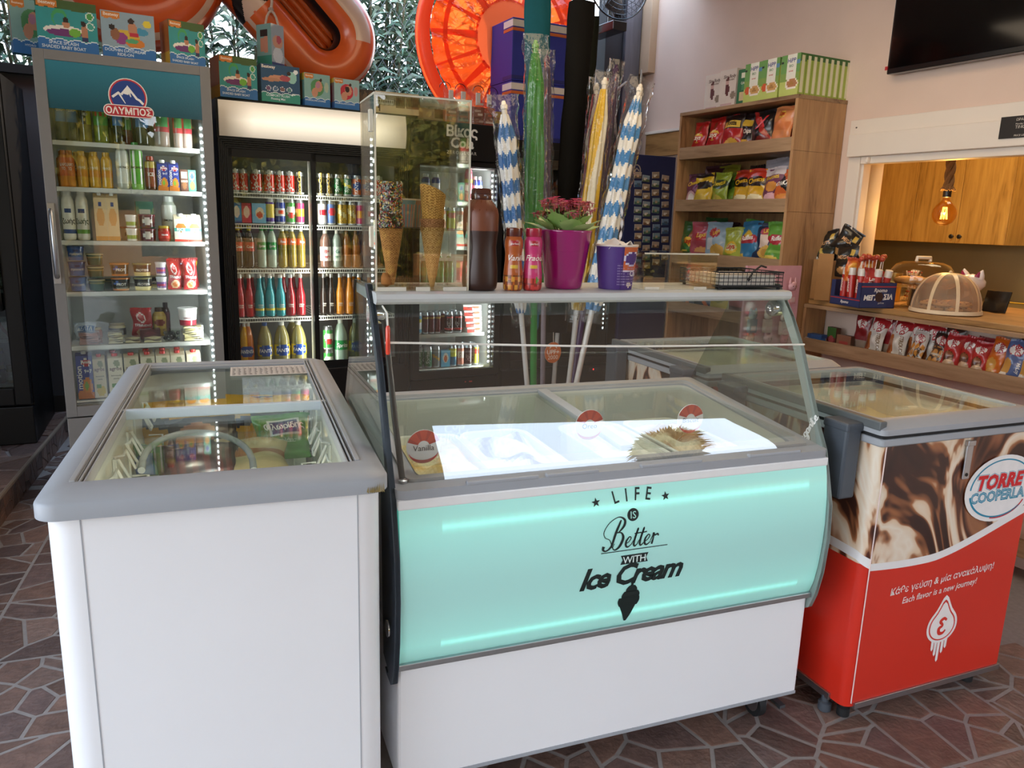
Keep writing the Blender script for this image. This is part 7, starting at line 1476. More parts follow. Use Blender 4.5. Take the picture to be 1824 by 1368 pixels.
# brown syrup bottle
o = ICT('syrup_bottle', 'large brown translucent chocolate syrup bottle on the freezer top', 'bottle', .275, .285)
pf = [(.034, 0), (.039, .006), (.041, .02), (.041, .05), (.038, .085), (.0365, .11), (.039, .14), (.0405, .15), (.0405, .192), (.037, .206), (.026, .222), (.0215, .228)]
cc_ = ['33190f']*7+['74402a']*4
B().lathe(pf, 32, cc_).obj('body', 'satin', o, 60); o.scale = (1.12, 1.12, 1)
b = B()
for k in range(16): a = k*2*PI/16; b.tube([(.0385*cos(a), .0385*sin(a), .200), (.024*cos(a+.12), .024*sin(a+.12), .224)], .0012, 4, '7a4628')
b.obj('shoulder_rib', 'liquid', o, 60, kind='stuff')
B().lathe([(.0225, .225), (.0235, .230), (.0235, .240), (.0225, .242), (.0225, .250), (.020, .254)], 24, ['4a2418', '53291b', '3e1d14', '53291b', '53291b']).obj('flip_cap', 'gloss', o, 40)
# two topping bottles
def topping(u, v, base, cap, art, word, lab):
    o = ICT('topping_bottle', lab, 'bottle', u, v, 'topping bottles on the freezer top')
    f = design(base, *art); pf = [(.020, 0), (.0245, .004), (.0255, .012), (.0255, .045), (.022, .075), (.0215, .095), (.024, .115), (.0235, .128), (.019, .138), (.0185, .142)]
    zs_ = []
    for (r0, z0), (r1, z1) in zip(pf, pf[1:]):
        m = max(1, int((z1-z0)/.004)); zs_ += [(r0+(r1-r0)*k/m, z0+(z1-z0)*k/m) for k in range(m)]
    zs_.append(pf[-1]); b = B(); b.lathe(zs_, 36, colf=lambda a, z: f(((a+PI/2)/(2*PI)+.5) % 1, z/.142)); b.text(word, .020, cyl(.0235, .078, .0), 'f5e8dc', bold=.01, it=.35)
    b.text('LINE' if False else 'MONIN' if False else 'perfect', .007, cyl(.0245, .118, -.25), 'f0d8d0', bold=.02); b.obj('body', 'film', o, 60)
    B().lathe([(.0205, .138), (.0215, .141), (.0215, .158), (.0195, .160)], 24, [cap]*3).obj('cap', 'gloss', o, 40)
topping(.358, .262, 'b35a28', '5a2416', (('rect', .40, .53, .80, .90, 'a81f2a'), ('dots', 14, 9, .42, .0, .30, '7a3f1c'), ('dots', 9, 7, .36, .02, .26, 'd8983a'), ('rect', .40, .52, .40, .46, 'd8b03a')), 'Vanilla', 'orange caramel topping bottle beside the brown syrup bottle')
topping(.412, .262, 'cc3a74', 'a31f3a', (('rect', .38, .52, .80, .90, 'b01f30'), ('band', 0, .22, '8f2a2c'), ('dots', 10, 8, .4, .0, .26, 'c8403a'), ('ell', .52, .2, .03, .05, '5a8a3a'), ('rect', .40, .52, .40, .46, 'd8b03a')), 'Fraoula', 'bright pink strawberry topping bottle beside the flower pot')
# flower pot
o = ICT('flower_pot', 'magenta glazed pot with pink flowering kalanchoe on the freezer top', 'plant', .530, .325)
pm('magenta', .12, col='9c1468', var=.03, coat=.6); pm('soil', .95, col='2c1f18', var=.3, scale=80, bump=.5)
B().lathe([(.046, 0), (.050, .003), (.052, .01), (.072, .150), (.0735, .154), (.072, .157), (.069, .155), (.065, .10)], 40).obj('pot', 'magenta', o, 60)
B().lathe([(.0005, .140), (.066, .138)], 24, cap=False).obj('soil', 'soil', o)
R = random.Random(12); pm('leaf', .45, var=.14, scale=40, coat=.1)
def leafp(b, base, d, L, wd, curl, c):
    d = Vector(d).normalized(); s = d.cross(Vector((0, 0, 1))).normalized(); up = s.cross(d)
    def f(u, v): 
        t = v; w_ = wd*math.sin(PI*(.12+.85*t))**.8*(1+.10*sin(t*26)); x = (u-.5)*2*w_; p = Vector(base)+d*(L*t)+up*(curl*t*t*L+.15*abs(u-.5)*2*w_)+s*x; return p
    b.grid(f, 4, 9, c=c)
for k in range(20):
    a = k*2.4+R.random()*.3; lay = k/20; el = .45+lay*.75; b = B(); r0 = .052*(1-lay*.8)
    leafp(b, (r0*cos(a), r0*sin(a), .148+.02*lay), (cos(a)*cos(el), sin(a)*cos(el), sin(el)), R.uniform(.052, .068), R.uniform(.026, .034), -.12, R.choice(['a4c474', 'b0ce80', '98b868', 'bcd88e'])); b.obj('leaf', 'leaf', o, 60)
for k in range(24):
    a = k*2.4; r_ = .013*math.sqrt(k); top = Vector((r_*cos(a)*1.15, r_*sin(a), .226+R.uniform(-.018, .016)-.25*r_))
    b = B(); b.tube([(top.x*.4, top.y*.4, .15), (top.x*.8, top.y*.8, .19), tuple(top)], .0014, 5, '6f8a4a'); st_ = b.obj('flower_stem', 'leaf', o)
    b = B()
    for j in range(9):
        q = top+Vector((R.uniform(-.016, .016), R.uniform(-.016, .016), R.uniform(-.006, .010))); cl_ = R.choice(['ffa0c4', 'ffb0cc', 'ff86b2', 'ff9fc0', 'ffc8a8'])
        for m in range(4):
            an = m*PI/2+R.random(); d = Vector((cos(an), sin(an), .5)); leafp(b, q, d, .0115, .0062, -.3, cl_)
        b.lathe([(.0014, -.008), (.002, 0)], 5, ['a8504a'], o=tuple(q))
    b.obj('flower_head', 'leaf', st_)
# purple paper cup with spoons film
o = ICT('ice_cream_cup', 'purple and orange printed ice cream tub cup beside the flower pot', 'cup', .680, .305)
f = design('4a2a78', ('rect', .62, .86, .45, 1, 'c9602c'), ('ell', .70, .72, .085, .17, 'd8d2e4'), ('ell', .70, .72, .075, .14, '4a2a78'), ('rect', .60, .62, 0, 1, '3f2468'), ('rect', .61, .86, .40, .47, 'd9c8d4'), ('ell', .70, .12, .03, .06, 'e0d0c0'))
b = B(); b.lathe([(.046+.0118*k/24, .118*k/24) for k in range(25)], 56, cap=False, colf=lambda a, z: f(((a+PI/2)/(2*PI)+.63) % 1, z/.118)); b.col('4a2a78').lathe([(.0005, .001), (.046, .0005)], 24, cap=False)
b.text('Choco', .020, lambda x, y: cyl(.0505, .038, .88)(x, y), 'f0ecf4', bold=.03, it=.1)
for k in range(13):
    for q in range(4):
        if 3 < k < 9 and q in (1,): continue
        b.text('llllll lll llll'[:R.randint(8, 15)], .0052, lambda x, y, k=k, q=q: cyl(.0505+.0009*(12-k)*.5, .014+k*.0072, -.42+q*.27)(x, y), 'b8a8cc', sp=1.1, al='LEFT')
b.obj('cup', 'print', o, 60)
B().lathe([(.0575, .116), (.0595, .118), (.0595, .121), (.057, .121)], 40, ['e8dcd0']*3).obj('rolled_rim', 'print', o, 50)
b = B(); b.grid(lambda u, v: ((u-.5)*.09, (v-.5)*.08, .110+.022*abs(sin(7*u+3*v))*sin(PI*u)+.008*sin(19*u)), 14, 14, c='e6e2e0'); b.obj('napkins', 'matte', o, 30)
o = ICT('clear_twist', 'clear twisted plastic strip hanging over the purple cup', 'strip', .690, .315)
b = B(); b.grid(lambda u, v: (.004*(u-.5)*2*cos(v*14)+.006*sin(v*4), .004*(u-.5)*2*sin(v*14), .118+v*.145), 2, 30, c='e4e4e6'); b.obj('strip', 'gloss', o, 60)
# low acrylic box
o = ICT('acrylic_box', 'low clear acrylic display box beside the purple cup', 'case', .745, .262); W3, D3, H3 = .238, .15, .098
for nm, q in (('front_pane', (0, W3, 0, .003, 0, H3)), ('back_pane', (0, W3, D3-.003, D3, 0, H3)), ('side_pane', (0, .003, 0, D3, 0, H3)), ('side_pane', (W3-.003, W3, 0, D3, 0, H3)), ('top_pane', (-.002, W3+.002, -.002, D3, H3, H3+.004))): B().box(*q).obj(nm, 'acrylic', o)
B().box(-.002, W3+.002, -.003, .0, H3, H3+.004).obj('edge', 'acrylic_edge', o)
for a0, a1 in ((.005, .05), (.165, .205)): B().box(a0, a1, -.004, 0, 0, .008, 'd8d2c4').obj('tape', 'matte', o)
# wire basket with napkins
o = ICT('wire_basket', 'black wire basket of white napkins at the right end of freezer top', 'basket', .985, .25); W4, D4, H4 = .225, .20, .05
b = B(); b.box(0, W4, 0, D4, .006, .010); 
for z in (.010, H4): b.tube([(0, 0, z), (W4, 0, z), (W4, D4, z), (0, D4, z)], .0028, 6, closed=True)
b.obj('frame', 'rubber', o)
b = B()
for z in (.022, .034, .044): b.tube([(0, 0, z), (W4, 0, z), (W4, D4, z), (0, D4, z)], .0011, 4, closed=True)
for k in range(15): x = W4*k/14; b.tube([(x, 0, .01), (x, 0, H4)], .0011, 4); b.tube([(x, D4, .01), (x, D4, H4)], .0011, 4)
for k in range(11): y = D4*k/10; b.tube([(0, y, .01), (0, y, H4)], .0011, 4); b.tube([(W4, y, .01), (W4, y, H4)], .0011, 4)
b.obj('wire_mesh', 'rubber', o, kind='stuff')
b = B(); b.tube([(.10, -.002, .030), (.14, .03, .050), (.19, .06, .066), (W4, .08, .060)], .003, 6); b.lathe([(.0005, -.006), (.006, 0), (.0005, .006)], 8, o=(.10, -.004, .030), cap=False); b.obj('hold_arm', 'rubber', o, 50)
for x, y in ((.01, .005), (W4-.01, .005), (.01, D4-.01), (W4-.01, D4-.01)): B().lathe([(.005, 0), (.006, .004), (.003, .007)], 10, o=(x, y, 0)).obj('foot', 'rubber', o, 50)
o2 = ICT('napkin_stack', 'stack of white paper napkins in the black wire basket', 'napkins', .985, .25)
b = B()
for k in range(7): b.box(.02+.003*sin(k*2), W4-.015+.003*sin(k*3), .015, D4-.02, .012+k*.0042, .0155+k*.0042, 'ece6dc' if k % 2 else 'd9d3ca')
b.obj('stack', 'matte', o2)
# price list of the freezer mirrored in its side is a reflection; nothing more stands here

# ------------------------------------------------------------------ umbrellas
glass('film_wrap_clear', 'fafafa', .035, rough=.04, haze=.012, bump=1.2, bscale=28)
pm('cloth', .75, var=.06, scale=40, bump=.1, spec=.15); pm('shiny_cloth', .32, var=.06, scale=30, bump=.25, coat=.25)
def seg(pt, pb, v, zb=.03):
    """axis through two photo points on the plane RM v: tip and a lower point; carried on down to the floor"""
    a = Vector(RM.atv(*pt, v)); c = Vector(RM.atv(*pb, v)); a.y = c.y = v
    A = RM.w(*a); C_ = RM.w(*c); d = (C_-A); k = (zb-A.z)/d.z; F = A+d*k
    return A, F, d.normalized()
def axisM(A, d):
    z = -d; x = Vector((0, 1, 0)).cross(z).normalized(); y = z.cross(x)
    return Matrix(((x.x, y.x, z.x, A.x), (x.y, y.y, z.y, A.y), (x.z, y.z, z.z, A.z), (0, 0, 0, 1)))
def umbrella(lab, pt, pb, v, Lc, r0, r1, colf, polec, rp=.013, wrapped=True, tipc='e8e4d8', twist=0., cloth='shiny_cloth', lobes=8, nseg=110):
    A, F, d = seg(pt, pb, v); M = axisM(A, d); L = (F-A).length
    o = T('beach_umbrella', lab, 'umbrella', (0, 0, 0), 0, 'folded beach umbrellas')
    b = B()
    def f(u, q):
        a = u*2*PI; z = -Lc*q-.05; r_ = (.016+(r0-.016)*min(1, q/.12)) if q < .12 else r0+(r1-r0)*((q-.12)/.88)
        if q > .93: r_ *= 1-.35*((q-.93)/.07)
        r_ *= 1+.13*cos(lobes*a+twist*q*6+.6*sin(q*5)); r_ *= 1+.05*sin(q*23+3*a)
        return M @ Vector((r_*cos(a), r_*sin(a), z))
    b.grid(f, 72, nseg, cf=lambda u, q: colf(u, q)); b.obj('canopy', cloth, o, 60)
    B().lathe([(.012, -.06), (.013, -.03), (.016, -.028), (.016, -.012), (.011, -.008), (.010, 0), (.006, .006)], 14, [tipc]*6, M=M).obj('tip', 'gloss', o, 50)
    b = B(); b.lathe([(rp, -L), (rp, -Lc*.5)], 14, [polec], M=M); b.obj('pole', 'gloss', o, 50)
    if wrapped:
        b = B()
        def w_(u, q): a = u*2*PI; z = .03-(Lc+.14)*q; r_ = (r0+(r1-r0)*q)*1.22+.006+.005*sin(9*a+q*31)+.004*sin(4*a-q*57); k = .35+.65*min(1, q/.08); return M @ Vector((r_*cos(a)*(1.25 if q < .06 else 1), r_*sin(a)*k, z))
        b.grid(w_, 26, 40); b.obj('clear_sleeve', 'film_wrap_clear', o, 60)
    return o
def stripes(c1, c2, n, ph=0.): 
    A, D = Hx(c1), Hx(c2)
    def f(u, q): k = int(q*n+ph+.42*abs(((u*8+.7*q) % 1)*2-1)); return A if k % 2 else D
    return f
def solid(c): A = Hx(c); return lambda u, q: A
def spiral(c1, c2, n=4, tw=1.6): 
    A, D = Hx(c1), Hx(c2); return lambda u, q: A if ((u+q*tw*.5)*n) % 1 < .62 else D
VU = .20
umbrella('blue and white striped folded umbrella, left one beside the green umbrella', (897, 182), (935, 640), VU-.06, .88, .040, .030, stripes('1f62a0', 'dcdcd6', 15), 'd9d8d4', .012)
umbrella('plain green folded beach umbrella in clear sleeve with green pole', (954, 74), (950, 690), VU+.02, 1.08, .034, .047, solid('2f7a20'), '2c8a3c', .017, tipc='4f9440', twist=1.5, lobes=7)
umbrella('purple folded umbrella half hidden behind the green one', (974, 100), (967, 640), VU+.16, 1.1, .022, .026, solid('3b2340'), '8a7f88', .013, tipc='4a2c50')
umbrella('red and white folded umbrella behind the yellow one', (1063, 150), (1018, 640), VU+.26, 1.05, .026, .030, spiral('9a2430', 'd4ccc2'), 'd8d6d2', .012)
umbrella('yellow and white folded umbrella in clear sleeve', (1078, 140), (1012, 690), VU+.02, 1.05, .032, .044, spiral('d8ae0c', 'e0d8be', 2, .9), 'dfddd8', .013)
umbrella('purple folded umbrella in clear sleeve right of the yellow one', (1098, 118), (1020, 690), VU+.12, 1.08, .022, .027, solid('3c2148'), '4a2360', .016, tipc='3c2148')
umbrella('blue and white striped folded umbrella, rightmost of the row', (1141, 152), (1025, 690), VU-.10, 1.02, .040, .046, stripes('2a78b4', 'e4e2da', 17, .4), 'e0deda', .014)
def sleeve(lab, pt, pb, v, wd0, wd1, c, mat='cloth', th=.4, hang=True, pole=None, logoc=None):
    A = Vector(RM.atv(*pt, v)); C_ = Vector(RM.atv(*pb, v)); A.y = C_.y = v; A = RM.w(*A); C_ = RM.w(*C_); d = (C_-A).normalized(); L = (C_-A).length; M = axisM(A, d)
    o = T('umbrella_bag', lab, 'bag', (0, 0, 0), 0, 'umbrella carry bags')
    b = B()
    def f(u, q): a = u*2*PI; w_ = wd0+(wd1-wd0)*q; k = 1+.05*sin(q*19+2*a)+.03*sin(q*41); e = th+(1-th)*0; sq = .92+.08*cos(4*a); return M @ Vector((w_*cos(a)*k*sq, w_*e*sin(a)*k, -L*q+.01*cos(3*a)*(1-q)))
    b.grid(f, 32, 40, c=c); b.poly([f(k/32, 0) for k in range(32)], c); b.poly([f((32-k)/32, 1) for k in range(32)], c); b.obj('bag', mat, o, 60)
    B().tube([M @ Vector((wd1*.3, -.01, -L)), M @ Vector((wd1*.2, -.02, -L-.06)), M @ Vector((-.005, -.02, -L-.10))], .006, 6, '17171a' if c != '15525f' else '1c5f6c').obj('strap', 'cloth', o, 50)
    F = A+d*((.02-A.z)/d.z)
    if pole: B().lathe([(.012, -(F-A).length), (.012, -L*.7)], 12, [pole], M=M).obj('pole', 'gloss', o, 50)
    return o
sleeve('tall teal umbrella bag rising behind the green umbrella', (958, -6), (952, 560), VU+.28, .066, .058, '15525f', th=.35, pole='8a8a88')
sleeve('tall black umbrella bag leaning between green and yellow umbrellas', (1037, 4), (993, 592), VU+.17, .068, .052, '080808', th=.42, pole='c9c9c6')
sleeve('slim black bag with lime leaf print behind the black umbrella bag', (1058, 30), (1030, 470), VU+.36, .030, .030, '141811', th=.5, pole='55584a')
o = at(T('round_tag', 'round orange tag with white umbrella sign hanging under the black bag', 'tag'), RM)
P = RM.atv(985, 628, VU+.02); b = B(); r_ = .047
b.prism([(r_*cos(k*PI/16), r_*1.12*sin(k*PI/16)) for k in range(32)], 0, .002, lambda x, y, h: (P[0]+x, P[1]+h, P[2]+y), 'cf6a24', side='e8e0d8')
q = lambda x, y, dx=0, dz=0: (P[0]+x+dx, P[1]-.0008, P[2]+y+dz)
b.text('UPF+', .032, lambda x, y: q(x, y, 0, -.008), 'f2e8dc', bold=.015); b.text('2000', .030, lambda x, y: q(x, y, 0, -.034), 'f2e8dc', bold=0.)
for k in range(7):
    if k % 2 == 0: b.poly([q(0, .040), q(.022*cos(PI*k/7), .022*sin(PI*k/7)+.018), q(.022*cos(PI*(k+1)/7), .022*sin(PI*(k+1)/7)+.018)], 'f2e8dc')
b.obj('disc', 'print', o); B().tube([(P[0], P[1], P[2]+.05), (P[0]+.004, P[1]+.01, P[2]+.10)], .0015, 5, 'e0dcd4').obj('string', 'gloss', o)

# ------------------------------------------------------------------ boxes and floats on top of the fridges
def toybox(w, d, h, kind, title, sidec='c98a3a'):
    water = {'boat': '2f8f8f', 'dolphin': '8aa0ac', 'plush': '1f4a6a', 'lg': '7fa8a4', 'lr': '8fb0b0'}[kind]; low = {'plush': '2f8a78'}.get(kind, '2c6aa8')
    L = []
    if kind == 'boat': L += [('band', .84, 1, '2f4426'), ('ell', .7, .92, .5, .1, '3f5a2c'), ('ell', .38, .66, .13, .17, '3f9a5a'), ('ell', .38, .62, .10, .14, water), ('ell', .45, .42, .34, .10, 'e6e2d6'), ('ell', .45, .38, .3, .07, '6a2f6a'), ('ell', .62, .40, .10, .08, '6fae3c'), ('ell', .48, .55, .06, .08, 'b8805f'), ('ell', .48, .63, .05, .05, '2c1c18'), ('ell', .78, .42, .06, .16, 'b07a5c'), ('ell', .77, .60, .045, .05, '2c1c18'), ('rect', .73, .83, .24, .34, '2c2f5a'), ('ell', .88, .75, .07, .08, 'd8e4da'), ('ell', .88, .75, .055, .06, '4a9a4a'), ('ell', .88, .56, .07, .08, 'd8e4da'), ('ell', .88, .56, .055, .06, '3f9a8a')]
    if kind == 'dolphin': L += [('ell', .45, .48, .26, .15, 'c9a83a'), ('ell', .36, .44, .12, .13, '8a3a7a'), ('ell', .62, .36, .18, .10, 'c9772c'), ('ell', .72, .62, .16, .08, '3f8aa8'), ('ell', .56, .40, .12, .05, '4f9a6a'), ('ell', .58, .66, .09, .14, 'b57e5e'), ('ell', .56, .83, .06, .06, '2c1c18'), ('rect', .52, .68, .50, .58, 'b3283a'), ('ell', .25, .52, .08, .13, '8a5a40'), ('ell', .20, .66, .06, .06, '241814'), ('ell', .86, .80, .08, .08, 'd8c23a')]
    if kind == 'plush': L += [('ell', .55, .66, .36, .08, 'c08a6c'), ('ell', .80, .70, .12, .16, '8fc0b4'), ('ell', .62, .66, .14, .08, 'a84a52'), ('ell', .25, .60, .24, .05, 'b07c60'), ('ell', .72, .80, .05, .05, '2c1a16'), ('ell', .18, .36, .07, .07, 'd4dce4'), ('ell', .18, .36, .058, .058, '6a4a6a'), ('ell', .36, .36, .07, .07, 'd4dce4'), ('ell', .36, .36, .058, .058, '4a6a8a'), ('ell', .54, .36, .07, .07, 'd4dce4'), ('ell', .54, .36, .058, .058, '7a5a5a'), ('ell', .72, .36, .07, .07, 'd4dce4'), ('ell', .72, .36, .058, .058, '4a7a7a'), ('ell', .9, .86, .06, .06, 'e4e8ea'), ('ell', .86, .16, .12, .12, 'd8e4de'), ('ell', .86, .16, .09, .09, '4f9a88')]
    if kind in ('lg', 'lr'): c = '4f8a5a' if kind == 'lg' else 'b3283a'; L += [('ell', .5, .58, .26, .26, c), ('ell', .56, .62, .14, .17, 'c08a70'), ('ell', .40, .42, .12, .14, 'c08a70'), ('ell', .52, .66, .09, .10, 'b07a90' if kind == 'lg' else '2c1a1c'), ('ell', .64, .82, .05, .05, '33201a'), ('ell', .86, .62, .08, .16, 'a8b8a0' if kind == 'lg' else 'c08a8a')]
    L += [('wave', .255, .018, 3.5, 0, 'd4e0e4'), ('wave', .235, .018, 3.5, 0, low)]
    if kind != 'plush': L += [('rect', .02, .36, .86, .985, 'c9772c'), ('ell', .10, .86, .08, .02, 'c9772c'), ('ell', .26, .86, .08, .02, 'c9772c')]
    tx = [('Bestway', w*.088 if kind != 'plush' else w*.11, -w*.31, h*.895, 'f2e8d8', 0)]
    for i, l in enumerate(title): tx.append((l, w*.080, -w*.08, h*(.15-.085*i), 'd4e2ec', 0))
    wav = lambda u, v: Hx('c9912f') if v > .25 else Hx('c9a12c')
    S = {'orange': lambda u, v: Hx('9a5a26') if v > .3 else Hx('b8922c'), 'teal': lambda u, v: Hx('1f4a5a') if v > .25 else Hx('2a6a62'), 'green': lambda u, v: Hx('b8982c') if v > .8 else (Hx('8a6a4a') if ((u-.5)/.3)**2+((v-.5)/.3)**2 < 1 else (Hx('5f8a84') if v > .2 else Hx('2c5a8a'))), 'red': lambda u, v: Hx('b8982c') if v > .85 else (Hx('8a2a34') if ((u-.5)/.3)**2+((v-.5)/.3)**2 < 1 else Hx('6a5a5a') if v > .2 else Hx('2c4a7a'))}[sidec]
    return cbox(w, d, h, design(water, *L), '2a6a7a', tx, nu=48, nv=48, sidef=S, topc='2f6a74')
def rmbox(fr, spec, lab, pxa, pxb, pyb, v, zt, rz=0., dz=0): 
    ua, ub = fr.atv(pxa, pyb, v)[0], fr.atv(pxb, pyb, v)[0]
    return place(spec, 'inflatable_box', lab, 'box', fr.w((ua+ub)/2, v+.05, zt+.002+dz), fr.a+rz, 'boxed pool floats on the fridges')
ZO, ZB = 2.134, 2.032
rmbox(OL, toybox(.235, .09, .215, 'boat', ('SPACE SPLASH', 'SHADED BABY BOAT'), 'orange'), 'baby boat float box, leftmost on the grey fridge', 70, 175, 90, .06, ZO, .02)
rmbox(OL, toybox(.22, .09, .20, 'dolphin', ('DOLPHIN DAYDREAM', 'RIDE-ON'), 'orange'), 'grey blue box with rainbow dolphin float on the grey fridge', 183, 279, 98, .06, ZO, .0)
rmbox(OL, toybox(.165, .12, .195, 'boat', ('SPACE SPLASH', 'SHADED BABY BOAT'), 'orange'), 'baby boat float box with orange side, rightmost on the grey fridge', 296, 362, 112, .07, ZO, .24)
rmbox(OL, toybox(.16, .06, .23, 'lg', ('HYDRO',), 'green'), 'pale float box standing behind the leftmost box on grey fridge', 40, 75, 85, .20, ZO, .2)
rmbox(RM, toybox(.19, .16, .20, 'boat', ('SPACE SPLASH', 'SHADED BABY BOAT'), 'orange'), 'baby boat float box, leftmost on the black double-door fridge', 384, 456, 176, .02+RV, ZB, .16)
rmbox(RM, toybox(.20, .12, .185, 'plush', ('COMFORT PLUSH', 'Floating Mat'), 'teal'), 'dark blue lounge mat box with green bottom on the black fridge', 468, 530, 182, .02+RV, ZB, .06)
rmbox(RM, toybox(.145, .12, .165, 'lg', ('HYDROLUXE LOUNGE',), 'green'), 'pale teal box with green lounge float on the black fridge', 541, 583, 190, .03+RV, ZB, .16)
rmbox(RM, toybox(.145, .12, .155, 'lr', ('HYDROLUXE LOUNGE',), 'red'), 'pale teal box with red lounge float on the black fridge', 592, 638, 196, .03+RV, ZB, .12)
pb = cbox(.085, .11, .20, design('8a98a6', ('ell', .5, .58, .4, .16, 'b98a74'), ('ell', .6, .64, .2, .1, 'a84a58'), ('ell', .5, .25, .4, .2, 'b8c0cc'), ('band', 0, .05, '2a3a6a')), '5f8a84', (), nu=24, nv=30, topc='c8ccd4', sidef=lambda u, v: Hx('2f7a6a') if v < .22 else (Hx('b07a64') if ((u-.55)/.28)**2+((v-.5)/.2)**2 < 1 else (Hx('241a18') if ((u-.5)/.18)**2+((v-.78)/.1)**2 < 1 else Hx('6f9490'))))
place(pb, 'inflatable_box', 'tall silver float box standing on the dark blue lounge mat box', 'box', RM.w(RM.atv(485, 100, RV+.05)[0], RV+.09, ZB+.190), RM.a+.55, 'boxed pool floats on the fridges')
gb = cbox(.36, .16, .115, design('b8a888', ('rect', 0, .30, 0, 1, '2c2018'), ('ell', .06, .5, .04, .4, '4a3626'), ('ell', .14, .5, .04, .4, '5a4430'), ('ell', .23, .5, .05, .42, '4f3a28'), ('ell', .36, .45, .025, .35, '2c2018'), ('rect', .62, .78, .3, .75, '5a3a24'), ('rect', .80, 1, .3, .75, '6a4a30')), '8a7a60', (('Games', .045, .015, .055, '4a3626', .4),), nu=48, nv=14)
rmbox(RM, gb, 'cream and dark brown game box behind the acrylic cone case', 625, 752, 198, .06+RV, ZB, -.06)
place(cbox(.30, .16, .11, design('9a8a70', ('rect', 0, .25, 0, 1, '2c2018'), ('rect', .6, .9, .3, .7, '5a3a24')), '7a6a54', nu=20, nv=8), 'game_box', 'second cream game box farther right behind the acrylic case', 'box', RM.w(RM.atv(770, 190, RV+.1)[0], RV+.22, 2.017), RM.a, 'game boxes on the fridges')
# clear packs of beach toys on the cola fridge
for n, (pxx, c1, c2) in enumerate(((803, 'b8a090', 'a8503a'), (826, 'a89080', 'c8603a'), (851, 'b09484', '8a4a34'), (872, 'c0a494', 'b8482c'))):
    P = RM.atv(pxx, 215, RV+.10); o = T('beach_toy_pack', 'clear hanging pack of orange and brown beach toys, %s from left on cola fridge' % ORD[n+1], 'pack', RM.w(P[0], RV+.10+.01*(n % 2), 2.018), RM.a, 'beach toy packs on the cola fridge')
    R = random.Random(n); b = B(); b.box(-.038, .038, .0, .03, .004, .11, c2); b.box(-.03, .03, -.004, .0, .02, .08, '8a5a48')
    for k in range(6): b.box(R.uniform(-.035, .01), R.uniform(.012, .036), -.008, -.003, .02+k*.02, .032+k*.02, R.choice([c1, '6a3a2c', 'd0b8a8', 'b85a3a']))
    b.box(-.012, .014, -.002, .01, .12, .19, 'd8d0cc'); b.obj('toy', 'print', o)
    b = B(); b.grid(lambda u, v: (.045*cos(u*2*PI)*(1+.06*sin(9*v+u*12)), .01+.030*sin(u*2*PI)*(1-.6*v*v), .21*v), 20, 12); b.obj('clear_bag', 'film_wrap_clear', o, 60)
    B().tube([(.06*cos(a*PI/10)*.6+.02*n-.03, .02, .20+.035*sin(a*PI/10)) for a in range(11)], .0022, 5, '1c1a1a').obj('handle', 'gloss', o, 50)
P = RM.atv(905, 178, RV+.15); place(cbox(.16, .10, .07, design('c9a52c', ('band', .3, .5, 'b8842c')), 'b8962c', nu=6, nv=6), 'yellow_box', 'low yellow box between beach toys and teal umbrella bag', 'box', RM.w(P[0], RV+.2, 2.05), RM.a)
# navy boxed sets
dfb = T('navy_box', 'navy blue box with white and orange bands behind the teal umbrella bag, lower', 'box', (0, 0, 0), 0, 'navy boxes on the dark fridge')
for n, (z0, z1, lab) in enumerate(((1.952, 2.30, None), (2.302, 2.66, 'navy blue box with white and orange bands behind the teal bag, upper'))):
    o = dfb if n == 0 else T('navy_box', lab, 'box', (0, 0, 0), 0, 'navy boxes on the dark fridge')
    b = B(); b.box(-.93, -.40, RV+.08, RV+.38, z0, z1, '26308a'); b.obj('box', 'print', o, bevel=.004); at(o, RM)
    b = B(); b.box(-.932, -.398, RV+.077, RV+.2, z1-.05, z1-.012, 'd8cfc4'); b.box(-.932, -.398, RV+.076, RV+.2, z1-.075, z1-.058, 'c9642c'); b.box(-.932, -.398, RV+.076, RV+.2, z0+.01, z0+.03, '1c2468'); b.obj('band', 'print', o)
